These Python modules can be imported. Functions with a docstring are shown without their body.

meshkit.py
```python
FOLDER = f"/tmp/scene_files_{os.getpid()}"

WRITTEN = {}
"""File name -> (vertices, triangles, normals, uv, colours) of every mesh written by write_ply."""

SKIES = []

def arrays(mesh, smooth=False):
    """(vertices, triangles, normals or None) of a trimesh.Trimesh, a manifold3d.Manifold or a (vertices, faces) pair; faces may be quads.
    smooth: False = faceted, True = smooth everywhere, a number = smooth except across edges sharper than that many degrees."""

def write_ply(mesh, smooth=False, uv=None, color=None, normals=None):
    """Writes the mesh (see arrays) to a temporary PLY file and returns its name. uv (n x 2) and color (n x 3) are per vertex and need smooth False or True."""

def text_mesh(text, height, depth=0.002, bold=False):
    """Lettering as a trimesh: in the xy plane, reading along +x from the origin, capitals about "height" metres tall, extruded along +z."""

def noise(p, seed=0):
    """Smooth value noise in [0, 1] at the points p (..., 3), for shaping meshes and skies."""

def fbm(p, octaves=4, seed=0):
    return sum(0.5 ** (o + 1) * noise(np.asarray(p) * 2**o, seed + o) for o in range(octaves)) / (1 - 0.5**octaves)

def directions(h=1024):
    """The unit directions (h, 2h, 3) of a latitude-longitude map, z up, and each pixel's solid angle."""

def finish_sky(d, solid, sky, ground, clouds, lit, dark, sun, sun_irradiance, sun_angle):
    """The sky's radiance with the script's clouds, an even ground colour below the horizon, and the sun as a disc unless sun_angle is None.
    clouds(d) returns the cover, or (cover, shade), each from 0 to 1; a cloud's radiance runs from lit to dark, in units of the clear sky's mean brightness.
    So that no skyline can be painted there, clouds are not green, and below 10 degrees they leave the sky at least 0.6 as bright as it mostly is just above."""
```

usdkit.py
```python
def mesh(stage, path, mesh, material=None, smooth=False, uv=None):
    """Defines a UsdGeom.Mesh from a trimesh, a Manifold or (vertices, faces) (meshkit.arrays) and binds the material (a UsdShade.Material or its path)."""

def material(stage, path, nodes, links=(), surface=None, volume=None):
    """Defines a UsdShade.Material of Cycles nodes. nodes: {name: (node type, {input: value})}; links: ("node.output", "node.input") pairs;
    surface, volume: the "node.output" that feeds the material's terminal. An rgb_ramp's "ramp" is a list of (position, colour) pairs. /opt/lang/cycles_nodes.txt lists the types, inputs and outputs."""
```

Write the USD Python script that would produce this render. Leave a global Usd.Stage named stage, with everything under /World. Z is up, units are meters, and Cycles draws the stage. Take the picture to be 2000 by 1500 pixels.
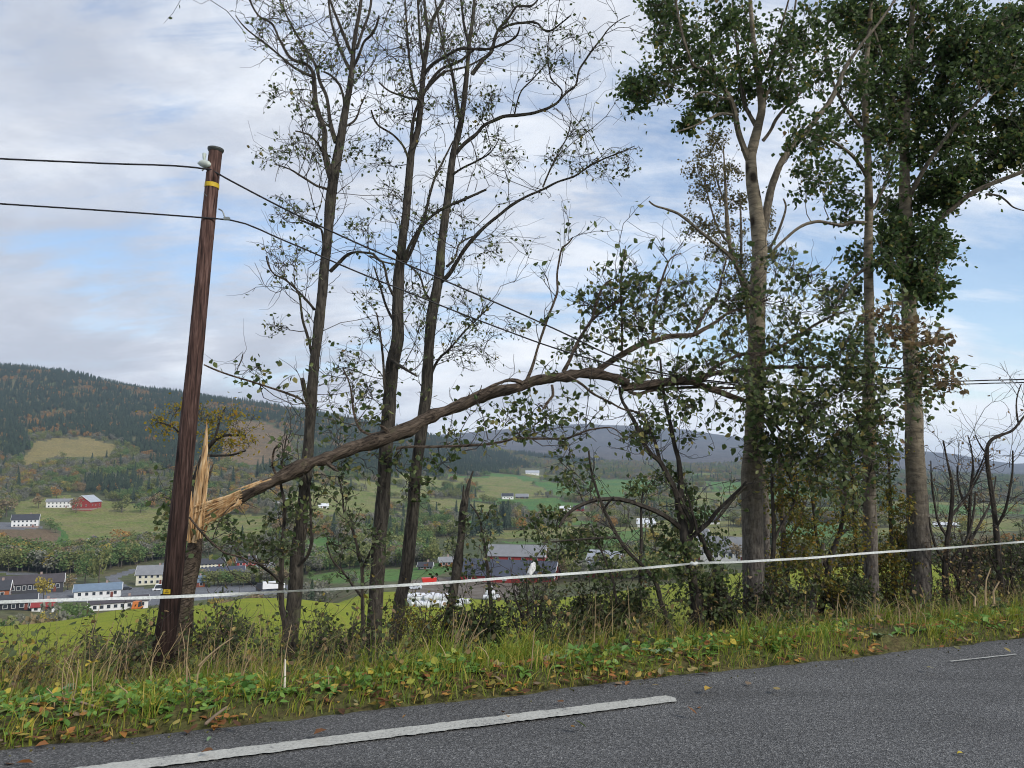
import math, random
import numpy as np, trimesh, usdkit, meshkit
from pxr import Usd, UsdGeom, UsdLux, UsdShade, Gf, Sdf, Vt
from scipy.interpolate import PchipInterpolator, RegularGridInterpolator
from scipy.sparse import coo_matrix
from scipy.sparse.csgraph import connected_components

rng = np.random.default_rng(7)
stage = Usd.Stage.CreateInMemory()
UsdGeom.SetStageUpAxis(stage, 'Z')
UsdGeom.Xform.Define(stage, '/World')

# ---------------------------------------------------------------- camera, sky, sun
FPX, HORIZON, EYE = 1450.0, 915.0, 1.6          # focal length and horizon row in photo pixels, eye height in metres
PITCH = math.atan((HORIZON - 750.0) / FPX)
CP, SP = math.cos(PITCH), math.sin(PITCH)
cam = UsdGeom.Camera.Define(stage, '/World/camera')
cam.CreateHorizontalApertureAttr(36.0)
cam.CreateFocalLengthAttr(36.0 * FPX / 2000.0)
cam.CreateClippingRangeAttr(Gf.Vec2f(0.05, 60000.0))
cam.CreateExposureAttr(0.92)
cx = UsdGeom.Xformable(cam)
cx.AddTranslateOp().Set(Gf.Vec3d(0, 0, EYE))
cx.AddRotateXOp().Set(90.0 + math.degrees(PITCH))

HAZE = 0.000075
SUN = np.array([0.62, -0.55, 0.56]); SUN /= np.linalg.norm(SUN)      # direction towards the sun
sun_el, sun_rot = math.asin(SUN[2]), math.atan2(SUN[0], SUN[1])
sky_mat = usdkit.material(stage, '/World/Looks/sky', {
    'tc': ('texture_coordinate', {}),
    'sep': ('separate_xyz', {}),
    'zz': ('math', {'math_type': 'maximum', 'value2': 0.0}),
    'za': ('math', {'math_type': 'add', 'value2': 0.30}),
    'px': ('math', {'math_type': 'divide'}), 'py': ('math', {'math_type': 'divide'}),
    'p': ('combine_xyz', {'z': 0.0}),
    'm1': ('mapping', {'location': (2.3, 4.4, 0.0), 'rotation': (0, 0, -0.45), 'scale': (0.9, 1.5, 1.0)}),
    'n1': ('noise_texture', {'scale': 1.7, 'detail': 9.0, 'roughness': 0.60, 'distortion': 0.25}),
    'm3': ('mapping', {'location': (1.0, 5.0, 0.0), 'rotation': (0, 0, -0.45), 'scale': (0.8, 2.6, 1.0)}),
    'n3': ('noise_texture', {'scale': 4.6, 'detail': 7.0, 'roughness': 0.62, 'distortion': 0.5}),
    'm2': ('mapping', {'location': (11.0, 2.0, 4.0), 'scale': (1.0, 1.5, 1.0)}),
    'n2': ('noise_texture', {'scale': 2.0, 'detail': 8.0, 'roughness': 0.6, 'distortion': 0.3}),
    'bias': ('math', {'math_type': 'multiply_add', 'value2': -0.085, 'value3': -0.008}),
    'st': ('math', {'math_type': 'multiply_add', 'value2': 0.42}),
    'cs': ('math', {'math_type': 'add'}),
    'cov': ('rgb_ramp', {'ramp': [(0.0, (0.10,) * 3), (0.56, (0.22,) * 3), (0.66, (0.55,) * 3), (0.75, (0.90,) * 3), (0.86, (1, 1, 1))]}),
    'bri': ('rgb_ramp', {'ramp': [(0.30, (4.0, 4.3, 4.95)), (0.42, (4.7, 5.0, 5.65)), (0.54, (6.15, 6.45, 6.95)), (0.70, (7.35, 7.55, 7.85))]}),
    'bb': ('math', {'math_type': 'multiply_add', 'value2': 0.15}), 'hz': ('map_range', {'from_min': 0.0, 'from_max': 0.16, 'to_min': 0.34, 'to_max': 0.0, 'clamp': True}), 'ch': ('math', {'math_type': 'add'}),
    'sky': ('sky_texture', {'sky_type': 'single_scattering', 'sun_disc': False, 'sun_elevation': sun_el, 'sun_rotation': sun_rot, 'aerosol_density': 0.6}),
    'sat': ('hsv', {'saturation': 1.18, 'value': 1.30}),
    'mix': ('mix_color', {'use_clamp': False}),
    'bg': ('background_shader', {'strength': 0.075}),
}, [('tc.generated', 'sep.vector'), ('sep.z', 'zz.value1'), ('zz.value', 'za.value1'), ('sep.x', 'px.value1'), ('za.value', 'px.value2'),
    ('sep.y', 'py.value1'), ('za.value', 'py.value2'), ('px.value', 'p.x'), ('py.value', 'p.y'), ('p.vector', 'm1.vector'), ('m1.vector', 'n1.vector'),
    ('p.vector', 'm2.vector'), ('m2.vector', 'n2.vector'), ('p.vector', 'm3.vector'), ('m3.vector', 'n3.vector'), ('px.value', 'bias.value1'), ('n3.fac', 'st.value1'), ('n1.fac', 'st.value3'), ('st.value', 'cs.value1'), ('bias.value', 'cs.value2'),
    ('px.value', 'bb.value1'), ('n2.fac', 'bb.value3'), ('sep.z', 'hz.value'), ('cs.value', 'ch.value1'), ('hz.result', 'ch.value2'), ('ch.value', 'cov.fac'), ('bb.value', 'bri.fac'), ('cov.color', 'mix.fac'), ('sky.color', 'sat.color'), ('sat.color', 'mix.a'), ('bri.color', 'mix.b'), ('mix.result', 'bg.color')], surface='bg.background')
dome = UsdLux.DomeLight.Define(stage, '/World/sky')
dome.CreateIntensityAttr(1.0)
UsdShade.MaterialBindingAPI.Apply(dome.GetPrim()).Bind(sky_mat)
sun = UsdLux.DistantLight.Define(stage, '/World/sun')
sun.CreateIntensityAttr(0.4); sun.CreateAngleAttr(14.0); sun.CreateNormalizeAttr(True)
sun.CreateColorAttr(Gf.Vec3f(1.0, 0.95, 0.87))
q = Gf.Rotation(Gf.Vec3d(0, 0, -1), Gf.Vec3d(*(-SUN)))
UsdGeom.Xformable(sun).AddTransformOp().Set(Gf.Matrix4d().SetRotate(q))

# ---------------------------------------------------------------- helpers: naming, materials, meshes
used = {}
def path_for(parent, name):
    base = (parent if isinstance(parent, str) else str(parent.GetPath())) + '/' + name
    n = used.get(base, 0); used[base] = n + 1
    return base if n == 0 else f'{base}_{n:03d}'
def tag(prim, label=None, category=None, group=None, kind=None):
    for k, v in (('label', label), ('category', category), ('group', group), ('kind', kind)):
        if v: prim.SetCustomDataByKey(k, v)
    return prim
ISLAND = set()          # materials that give every loose piece its own tone
def put(path, mesh, m, smooth=False):
    g = usdkit.mesh(stage, path, mesh, m, smooth=smooth)
    if m is not None and str(m.GetPath()) in ISLAND:
        f = np.array(g.GetFaceVertexIndicesAttr().Get()).reshape(-1, 3); n = len(g.GetPointsAttr().Get())
        e = np.vstack([f[:, :2], f[:, 1:]]); k, lab = connected_components(coo_matrix((np.ones(len(e), np.int8), (e[:, 0], e[:, 1])), (n, n)), directed=False)
        r = np.random.default_rng(k).random(k).astype(np.float32)
        UsdGeom.PrimvarsAPI(g).CreatePrimvar('rnd', Sdf.ValueTypeNames.FloatArray, 'vertex').Set(Vt.FloatArray.FromNumpy(r[lab]))
    return g
def obj(name, mesh, m, parent='/World', smooth=False, **kw):
    return tag(put(path_for(parent, name), mesh, m, smooth).GetPrim(), **kw)
def thing(name, label=None, category=None, loc=(0, 0, 0), rotz=0.0, scale=None, **kw):
    x = UsdGeom.Xform.Define(stage, path_for('/World', name))
    x.AddTranslateOp().Set(Gf.Vec3d(*map(float, loc)))
    if rotz: x.AddRotateZOp().Set(math.degrees(rotz))
    if scale is not None: x.AddScaleOp().Set(Gf.Vec3f(*np.broadcast_to(scale, 3).astype(float).tolist()))
    return tag(x.GetPrim(), label, category, **kw)
def copy_of(src, name, label, category, loc, rotz=0.0, scale=1.0, **kw):
    p = thing(name, label, category, loc, rotz, scale, **kw)
    p.GetReferences().AddInternalReference(src); p.SetInstanceable(True)
    return p
def mat(name, nodes, links, surface='p.BSDF', volume=None):
    return usdkit.material(stage, '/World/Looks/' + name, nodes, links, surface=surface, volume=volume)
def noisy(name, stops, scale=3.0, detail=5.0, rough=0.8, stretch=(1, 1, 1), bump=0.0, bump_scale=None, coord='geometry.position', spec=0.3, rot=(0, 0, 0), distort=0.0):
    """Colour ramp over a noise in world coordinates, with optional relief."""
    nd = {'g': ('geometry', {}), 'm': ('mapping', {'scale': stretch, 'rotation': rot}), 'n': ('noise_texture', {'scale': scale, 'detail': detail, 'roughness': 0.6, 'distortion': distort}),
          'r': ('rgb_ramp', {'ramp': stops}), 'p': ('principled_bsdf', {'roughness': rough, 'specular_ior_level': spec})}
    ln = [('g.position', 'm.vector'), ('m.vector', 'n.vector'), ('n.fac', 'r.fac'), ('r.color', 'p.base_color')]
    if bump:
        nd['n2'] = ('noise_texture', {'scale': bump_scale or scale * 4, 'detail': 4.0}); nd['b'] = ('bump', {'strength': 1.0, 'distance': bump})
        ln += [('m.vector', 'n2.vector'), ('n2.fac', 'b.height'), ('b.normal', 'p.normal')]
    return mat(name, nd, ln)
def plain(name, col, rough=0.7, var=0.18, scale=2.0, spec=0.3, metallic=0.0):
    a = tuple(c * (1 - var) for c in col); b = tuple(min(1, c * (1 + var)) for c in col)
    return mat(name, {'g': ('geometry', {}), 'n': ('noise_texture', {'scale': scale, 'detail': 5.0}), 'r': ('rgb_ramp', {'ramp': [(0.3, a), (0.7, b)]}),
                      'p': ('principled_bsdf', {'roughness': rough, 'specular_ior_level': spec, 'metallic': metallic})},
               [('g.position', 'n.vector'), ('n.fac', 'r.fac'), ('r.color', 'p.base_color')])
def leafy(name, stops, trans=0.35, rough=0.55, coord='island'):
    """Leaves: one tone per leaf (each leaf is an island), partly translucent."""
    ISLAND.add('/World/Looks/' + name)
    return mat(name, {'g': ('attribute', {'attribute': 'rnd'}), 'r': ('rgb_ramp', {'ramp': stops}),
                      'p': ('principled_bsdf', {'roughness': rough, 'specular_ior_level': 0.35}), 't': ('translucent_bsdf', {}), 'mx': ('mix_closure', {'fac': trans})},
               [('g.fac', 'r.fac'), ('r.color', 'p.base_color'), ('r.color', 't.color'), ('p.BSDF', 'mx.closure1'), ('t.BSDF', 'mx.closure2')], surface='mx.closure')
def join(parts):
    vs, fs, n = [], [], 0
    for v, f in parts:
        vs.append(v); fs.append(np.asarray(f) + n); n += len(v)
    return np.vstack(vs), np.vstack(fs)
def box(sx, sy, sz, c=(0, 0, 0), rz=0.0):
    m = trimesh.creation.box([sx, sy, sz]); v = np.array(m.vertices)
    if rz: v = v @ np.array([[math.cos(rz), math.sin(rz), 0], [-math.sin(rz), math.cos(rz), 0], [0, 0, 1]])
    return v + np.array(c), np.array(m.faces)

def ray(u, v):
    x, up = (np.asarray(u, float) - 1000) / FPX, (750 - np.asarray(v, float)) / FPX
    return x, CP - up * SP, SP + up * CP
def P(u, v, Y):
    x, y, z = ray(u, v); k = np.asarray(Y) / y
    return np.stack(np.broadcast_arrays(x * k, y * k, EYE + z * k), -1)
def project(p):
    p = np.asarray(p, float); y, z = p[..., 1], p[..., 2] - EYE
    d = y * CP + z * SP; up = -y * SP + z * CP
    return 1000 + FPX * p[..., 0] / d, 750 - FPX * up / d
def zrow(v, Y):
    return float(P(1000, v, Y)[2])

# ---------------------------------------------------------------- the ground: bank, near field, valley, hills
RD = np.array([math.sin(math.radians(70)), math.cos(math.radians(70))])       # along the road
RN = np.array([-RD[1], RD[0]])                                              # from the road down to the valley
E0 = np.array([0.0, P(1000, 1349, 1.0)[1]]); E0[1] = EYE / ((EYE - P(1000, 1349, 1.0)[2]))
def s_of(x, y): return (x - E0[0]) * RN[0] + (y - E0[1]) * RN[1]
def t_of(x, y): return (x - E0[0]) * RD[0] + (y - E0[1]) * RD[1]
def at_st(s, t): return E0[0] + RN[0] * s + RD[0] * t, E0[1] + RN[1] * s + RD[1] * t
R = lambda v, Y: (Y, zrow(v, Y))
COLS = {
 -900: [(14, -3.0), (100, -22), (150, -42), (250, -50), (430, -54), (600, -40), (1000, 20), (1500, 140), (2000, 290), (2400, 330), (9000, 330)],
 0: [(14, -2.7), R(1228, 100), (150, -40), R(1204, 250), R(1152, 330), R(1120, 390), R(1100, 430), R(1070, 480), R(1054, 520), R(1035, 560), R(1025, 600), R(992, 700), R(950, 850), R(905, 1000), R(858, 1200), R(800, 1500), R(718, 2000), (2300, 296), (9000, 320)],
 250: [(14, -2.5), R(1192, 115), (165, -42), (250, -50), R(1160, 330), R(1125, 400), R(1100, 450), R(1068, 520), R(1040, 600), R(1005, 700), R(955, 850), R(915, 1000), R(870, 1200), R(822, 1500), R(760, 2000), (2300, 232), (9000, 240)],
 500: [(14, -2.4), R(1166, 150), (205, -44), (300, -50), R(1147, 350), R(1125, 400), R(1095, 450), R(1063, 520), R(1018, 650), R(972, 800), R(925, 1000), R(880, 1300), R(835, 1600), R(794, 2100), (2500, 186), (9000, 220)],
 750: [(14, -2.2), R(1174, 170), R(1140, 250), R(1118, 330), R(1085, 450), R(1045, 600), R(1000, 800), R(965, 1000), R(918, 1300), R(875, 1700), R(836, 2200), (2600, 128), (4500, 170), (6000, 240), (9000, 260)],
 1000: [(14, -2.0), R(1180, 190), R(1150, 250), R(1105, 330), R(1070, 450), R(1035, 600), R(1005, 800), R(975, 1000), R(945, 1300), R(918, 1800), R(893, 2300), R(884, 2800), (3300, 50), R(868, 4200), R(838, 6000), (7000, 340), (9000, 320)],
 1120: [(14, -2.0), R(1172, 195), R(1130, 270), R(1108, 330), R(1070, 450), R(1035, 600), R(998, 850), R(960, 1150), R(935, 1600), R(910, 2300), R(890, 3000), R(860, 4800), R(829, 6000), (7000, 360), (9000, 320)],
 1300: [(15, -2.0), R(1150, 150), R(1118, 300), R(1068, 450), R(1035, 600), R(990, 900), R(950, 1300), R(927, 1900), R(907, 2600), R(887, 3500), R(855, 5000), R(836, 6000), (7000, 330), (9000, 300)],
 1500: [(17, -2.0), R(1118, 150), R(1090, 350), R(1060, 450), R(1020, 650), R(975, 1000), R(945, 1500), R(920, 2200), R(903, 3000), R(880, 4500), R(862, 6000), (7000, 220), (9000, 200)],
 1850: [(19, -1.9), R(1105, 150), R(1085, 350), R(1015, 600), R(980, 1000), R(952, 1500), R(928, 2500), R(908, 4000), R(886, 6000), (7000, 120), (9000, 100)],
 2000: [(20, -1.9), R(1105, 150), R(1085, 350), R(1015, 600), R(982, 1000), R(957, 1500), R(934, 2500), R(922, 4000), R(906, 6000), (7000, 40), (9000, 30)],
 3200: [(30, -2.2), (150, -18), (350, -42), (600, -45), (1000, -45), (2500, -30), (6000, 40), (9000, 40)],
}
LY = np.linspace(math.log(10), math.log(9500), 420)
ua = np.array(sorted(COLS)); aa = (ua - 1000) / FPX / 1.0066
tab = []
for u in ua:
    c = np.array(COLS[u]); f = PchipInterpolator(np.log(c[:, 0]), c[:, 1], extrapolate=True)
    y = np.clip(LY, math.log(c[0, 0]), math.log(c[-1, 0])); z = f(y)
    z = np.where(LY < math.log(c[0, 0]), c[0, 1] + 0.19 * (c[0, 0] - np.exp(LY)), z); tab.append(z)
A_FINE = np.linspace(aa[0], aa[-1], 400)
tab = PchipInterpolator(aa, np.array(tab), axis=0)(A_FINE)
TAB = RegularGridInterpolator((A_FINE, LY), tab, bounds_error=False, fill_value=None)
def sstep(x, a, b):
    t = np.clip((x - a) / (b - a), 0, 1); return t * t * (3 - 2 * t)
def ground(x, y):
    x, y = np.asarray(x, float), np.asarray(y, float)
    s, t = s_of(x, y), t_of(x, y)
    yy = np.maximum(y, 10.0)
    far = TAB(np.stack([np.clip(x / yy, aa[0], aa[-1]), np.log(np.clip(yy, 10, 9400))], -1))
    p = np.stack([x, y, 0 * x], -1)
    far = far + (meshkit.fbm(p / 90.0, 4, 3) - 0.5) * np.clip(0.010 * (y - 130), 0, 16) + (meshkit.fbm(p / 14.0, 3, 5) - 0.5) * np.clip((y - 14) * 0.03, 0, 0.8)
    near = np.where(s < 0.25, -0.035 + 0.12 * sstep(s, -0.1, 0.25), 0.085 - 0.205 * (s - 0.25) - 0.012 * np.maximum(s - 2, 0) ** 1.5)
    near = near + (meshkit.fbm(p * 1.7, 4, 9) - 0.5) * 0.22 * sstep(s, 0.1, 1.2) + (meshkit.fbm(p * 7.0, 3, 19) - 0.5) * 0.07 * sstep(s, -0.1, 0.4)
    w = sstep(s, 4.0, 10.0)
    return near * (1 - w) + far * w
def hit(u, v, y0=13.0):
    """Where the line of sight through a photo pixel meets the ground."""
    Y = np.exp(np.linspace(math.log(y0), math.log(9000), 4000))
    p = P(u, v, Y); d = p[:, 2] - ground(p[:, 0], p[:, 1]); i = int(np.argmax(d < 0))
    if i == 0: return p[-1]
    k = d[i - 1] / (d[i - 1] - d[i]); q = p[i - 1] + (p[i] - p[i - 1]) * k
    return q
def drop(x, y): return np.array([x, y, float(ground(x, y))])

# grid in azimuth and distance from the road edge; its faces are handed out to bank, fields, village roads, hills
A = np.concatenate([np.linspace(-1.30, -0.72, 120)[:-1], np.linspace(-0.72, 0.72, 860), np.linspace(0.72, 1.75, 190)[1:]])
S = [-0.16]
while S[-1] < 9: S.append(S[-1] + 0.14 + 0.012 * max(S[-1], 0))
while S[-1] < 8600: S.append(S[-1] * (1.030 if S[-1] < 200 else 1.0155 if S[-1] < 2600 else 1.04))
S = np.array(S)
AA, SS = np.meshgrid(A, S, indexing='ij')
YY = (SS + RN[1] * E0[1]) / (RN[1] + RN[0] * AA); XX = AA * YY
ZZ = ground(XX, YY)
GV = np.stack([XX, YY, ZZ], -1).reshape(-1, 3)
na, ns = AA.shape
ii, jj = np.meshgrid(np.arange(na - 1), np.arange(ns - 1), indexing='ij')
GQ = np.stack([ii * ns + jj, (ii + 1) * ns + jj, (ii + 1) * ns + jj + 1, ii * ns + jj + 1], -1).reshape(-1, 4)
GC = GV[GQ].mean(1); GU = np.stack(project(GC), -1); GS = s_of(GC[:, 0], GC[:, 1])
VN = None
def inside(poly, pts):
    poly = np.asarray(poly, float); x, y = pts[:, 0], pts[:, 1]; c = np.zeros(len(pts), bool)
    for (x1, y1), (x2, y2) in zip(poly, np.roll(poly, -1, 0)):
        if y1 != y2: c ^= ((y1 > y) != (y2 > y)) & (x < (x2 - x1) * (y - y1) / (y2 - y1) + x1)
    return c
def seen_from_here(c):
    return np.ones(len(c), bool)
region = np.zeros(len(GQ), int)         # 0 hillside
region[GS < 7.5] = 1                    # bank
region[(GS >= 7.5) & (GC[:, 1] < 205)] = 2   # near field
FIELDS = [  # photo outline, distance range, name, material, what it is
 ([(40, 903), (70, 862), (130, 856), (175, 856), (228, 868), (215, 890), (190, 894), (100, 894), (60, 906)], (850, 1500), 'stubble'),
 ([(28, 985), (60, 974), (120, 970), (260, 985), (335, 998), (335, 1056), (250, 1056), (190, 1050), (135, 1056), (128, 1038), (108, 1026), (75, 1018), (30, 1003)], (480, 900), 'pasture'),
 ([(-60, 1035), (90, 1034), (117, 1044), (108, 1053), (-60, 1053)], (400, 800), 'ploughed'),
 ([(55, 1056), (108, 1054), (120, 1042), (112, 1030), (128, 1036), (136, 1054), (215, 1060), (232, 1074), (200, 1080), (140, 1086), (100, 1078)], (400, 800), 'lawn'),
 ([(375, 1008), (450, 1004), (525, 1008), (528, 1040), (440, 1053), (378, 1052)], (450, 900), 'pasture'),
 ([(430, 875), (455, 822), (520, 824), (560, 846), (575, 880), (530, 905), (480, 906), (450, 900)], (900, 1900), 'cleared'),
 ([(560, 968), (620, 958), (720, 963), (745, 975), (738, 1000), (640, 1008), (570, 1000)], (600, 1300), 'pasture'),
 ([(596, 1052), (640, 1046), (676, 1066), (705, 1100), (640, 1112), (590, 1106)], (300, 700), 'meadow'),
 ([(600, 1128), (700, 1110), (790, 1112), (860, 1100), (900, 1106), (860, 1124), (800, 1132), (640, 1140)], (200, 500), 'meadow'),
 ([(800, 1134), (870, 1128), (1000, 1132), (1020, 1160), (960, 1172), (800, 1158)], (200, 420), 'farmyard'),
 ([(925, 938), (960, 930), (1010, 934), (1065, 960), (1010, 968), (950, 962)], (900, 2200), 'pasture'),
 ([(1035, 936), (1090, 942), (1135, 958), (1090, 970), (1068, 960)], (900, 2200), 'meadow'),
 ([(830, 978), (880, 972), (960, 984), (990, 998), (930, 1004), (850, 996)], (700, 1300), 'pasture'),
 ([(990, 975), (1100, 978), (1120, 1000), (1040, 998)], (700, 1300), 'meadow'),
 ([(1140, 940), (1200, 935), (1270, 940), (1280, 960), (1200, 976), (1150, 965)], (900, 2200), 'meadow'),
 ([(1375, 942), (1460, 942), (1462, 957), (1390, 959)], (1000, 2500), 'meadow'),
 ([(1310, 968), (1360, 960), (1440, 974), (1452, 988), (1320, 986)], (800, 1800), 'pasture'),
 ([(1316, 992), (1380, 994), (1425, 1008), (1400, 1018), (1325, 1010)], (600, 1500), 'meadow'),
 ([(1150, 1060), (1190, 1042), (1260, 1032), (1262, 1046), (1230, 1066), (1170, 1070)], (380, 800), 'meadow'),
 ([(1370, 1030), (1420, 1026), (1465, 1034), (1465, 1052), (1400, 1050)], (380, 800), 'pasture'),
 ([(1500, 1025), (1600, 1020), (1680, 1030), (1680, 1050), (1520, 1050)], (380, 800), 'meadow'),
 ([(1720, 990), (1800, 982), (1900, 990), (2020, 985), (2020, 1004), (1850, 1010), (1730, 1004)], (700, 1400), 'meadow'),
 ([(1740, 1026), (1850, 1018), (2020, 1024), (2020, 1036), (1800, 1040)], (400, 900), 'pasture'),
 ([(1480, 960), (1600, 955), (1640, 968), (1500, 975)], (900, 2200), 'meadow'),
]
for k, (poly, (y0, y1), kind) in enumerate(FIELDS):
    wob = np.stack([meshkit.noise(GC / 25.0, 31), meshkit.noise(GC / 25.0, 32)], -1) * 8 - 4
    region[(region == 0) & (GC[:, 1] > y0) & (GC[:, 1] < y1) & inside(poly, GU + wob)] = 10 + k
MID = [(540, 945), (760, 925), (1040, 925), (1480, 925), (2020, 935), (2020, 1070), (1480, 1075), (1100, 1085), (900, 1040), (700, 1060), (560, 1010)]
mid = (region == 0) & inside(MID, GU) & (GC[:, 1] > 330) & (GC[:, 1] < 2400)
pn, pk = meshkit.fbm(GC * [1 / 150.0, 1 / 95.0, 0], 4, 81), meshkit.noise(GC * [1 / 260.0, 1 / 160.0, 0], 82)
N0 = len(FIELDS)
region[mid & (pn > 0.60) & (pk < 0.5)] = 10 + N0; region[mid & (pn > 0.585) & (pk >= 0.5)] = 11 + N0; region[mid & (pn < 0.37)] = 12 + N0
ROADS = [
 [(205, 1128), (222, 1122), (250, 1146), (300, 1150), (400, 1143), (575, 1141), (575, 1158), (400, 1170), (290, 1182), (215, 1176), (60, 1176), (60, 1158), (150, 1152), (225, 1156), (228, 1144)],
 [(216, 1124), (270, 1108), (335, 1098), (335, 1102), (275, 1114), (232, 1128)],
 [(-60, 1113), (60, 1119), (150, 1128), (150, 1131), (60, 1123), (-60, 1117)],
 [(-60, 1062), (120, 1063), (120, 1066), (-60, 1066)],
 [(200, 1062), (222, 1063), (215, 1068), (180, 1069), (180, 1065)],
 [(-60, 1022), (18, 1020), (70, 1028), (95, 1030), (60, 1034), (-60, 1034)],
 [(440, 1066), (520, 1050), (600, 1038), (600, 1042), (520, 1054), (440, 1071)],
]
for k, poly in enumerate(ROADS):
    region[(region != 1) & (region != 2) & (GC[:, 1] > 205) & (GC[:, 1] < 900) & inside(poly, GU)] = 100 + k
M = {}
def ground_mat(name, c1, c2, c3, big, fine, fs, bump=0.0, bs=20):
    """Large patches, fine mottling and a speckle, all in world coordinates."""
    nd = {'g': ('geometry', {}), 'n1': ('noise_texture', {'scale': big, 'detail': 6.0, 'roughness': 0.6}), 'n2': ('noise_texture', {'scale': fine, 'detail': 6.0, 'roughness': 0.65}),
          'n3': ('noise_texture', {'scale': fs, 'detail': 3.0}), 'r1': ('rgb_ramp', {'ramp': [(0.38, c1), (0.62, c2)]}), 'r2': ('rgb_ramp', {'ramp': [(0.45, (0, 0, 0)), (0.70, (1, 1, 1))]}),
          'mx': ('mix_color', {'b': c3}), 'r3': ('rgb_ramp', {'ramp': [(0.3, (0.62,) * 3), (0.7, (1.25,) * 3)]}), 'mu': ('mix_color', {'blend_type': 'multiply', 'fac': 1.0, 'use_clamp': False}),
          'p': ('principled_bsdf', {'roughness': 0.9, 'specular_ior_level': 0.15})}
    ln = [('g.position', 'n1.vector'), ('g.position', 'n2.vector'), ('g.position', 'n3.vector'), ('n1.fac', 'r1.fac'), ('n2.fac', 'r2.fac'), ('r1.color', 'mx.a'), ('r2.color', 'mx.fac'),
          ('mx.result', 'mu.a'), ('n3.fac', 'r3.fac'), ('r3.color', 'mu.b'), ('mu.result', 'p.base_color')]
    if bump:
        nd['nb'] = ('noise_texture', {'scale': bs, 'detail': 5.0}); nd['b'] = ('bump', {'distance': bump}); ln += [('g.position', 'nb.vector'), ('nb.fac', 'b.height'), ('b.normal', 'p.normal')]
    return mat(name, nd, ln)
M['hill'] = ground_mat('hill_ground', (0.075, 0.090, 0.042), (0.135, 0.115, 0.062), (0.090, 0.110, 0.042), 0.012, 0.05, 0.25)
M['bank'] = ground_mat('bank_soil', (0.070, 0.072, 0.026), (0.110, 0.105, 0.036), (0.085, 0.060, 0.030), 0.9, 5.0, 30.0, 0.05, 18)
M['near'] = ground_mat('near_field_grass', (0.175, 0.225, 0.014), (0.235, 0.265, 0.020), (0.265, 0.262, 0.032), 0.10, 0.9, 6.0, 0.06, 7)
M['pasture'] = ground_mat('pasture_grass', (0.125, 0.165, 0.036), (0.205, 0.190, 0.066), (0.200, 0.180, 0.085), 0.03, 0.12, 0.5)
M['meadow'] = ground_mat('meadow_grass', (0.060, 0.150, 0.040), (0.100, 0.175, 0.040), (0.110, 0.150, 0.050), 0.02, 0.10, 0.5)
M['lawn'] = ground_mat('lawn_grass', (0.045, 0.130, 0.025), (0.070, 0.145, 0.030), (0.10, 0.14, 0.04), 0.04, 0.15, 0.6)
M['stubble'] = ground_mat('stubble_soil', (0.200, 0.165, 0.060), (0.240, 0.190, 0.075), (0.170, 0.150, 0.060), 0.02, 0.10, 0.5)
M['ploughed'] = ground_mat('ploughed_soil', (0.150, 0.105, 0.065), (0.175, 0.120, 0.070), (0.120, 0.100, 0.050), 0.03, 0.2, 0.6)
M['cleared'] = ground_mat('cleared_ground', (0.150, 0.105, 0.058), (0.190, 0.130, 0.070), (0.085, 0.075, 0.045), 0.02, 0.06, 0.3)
M['farmyard'] = ground_mat('yard_gravel', (0.130, 0.105, 0.080), (0.190, 0.165, 0.140), (0.105, 0.085, 0.060), 0.08, 0.4, 1.5)
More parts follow.
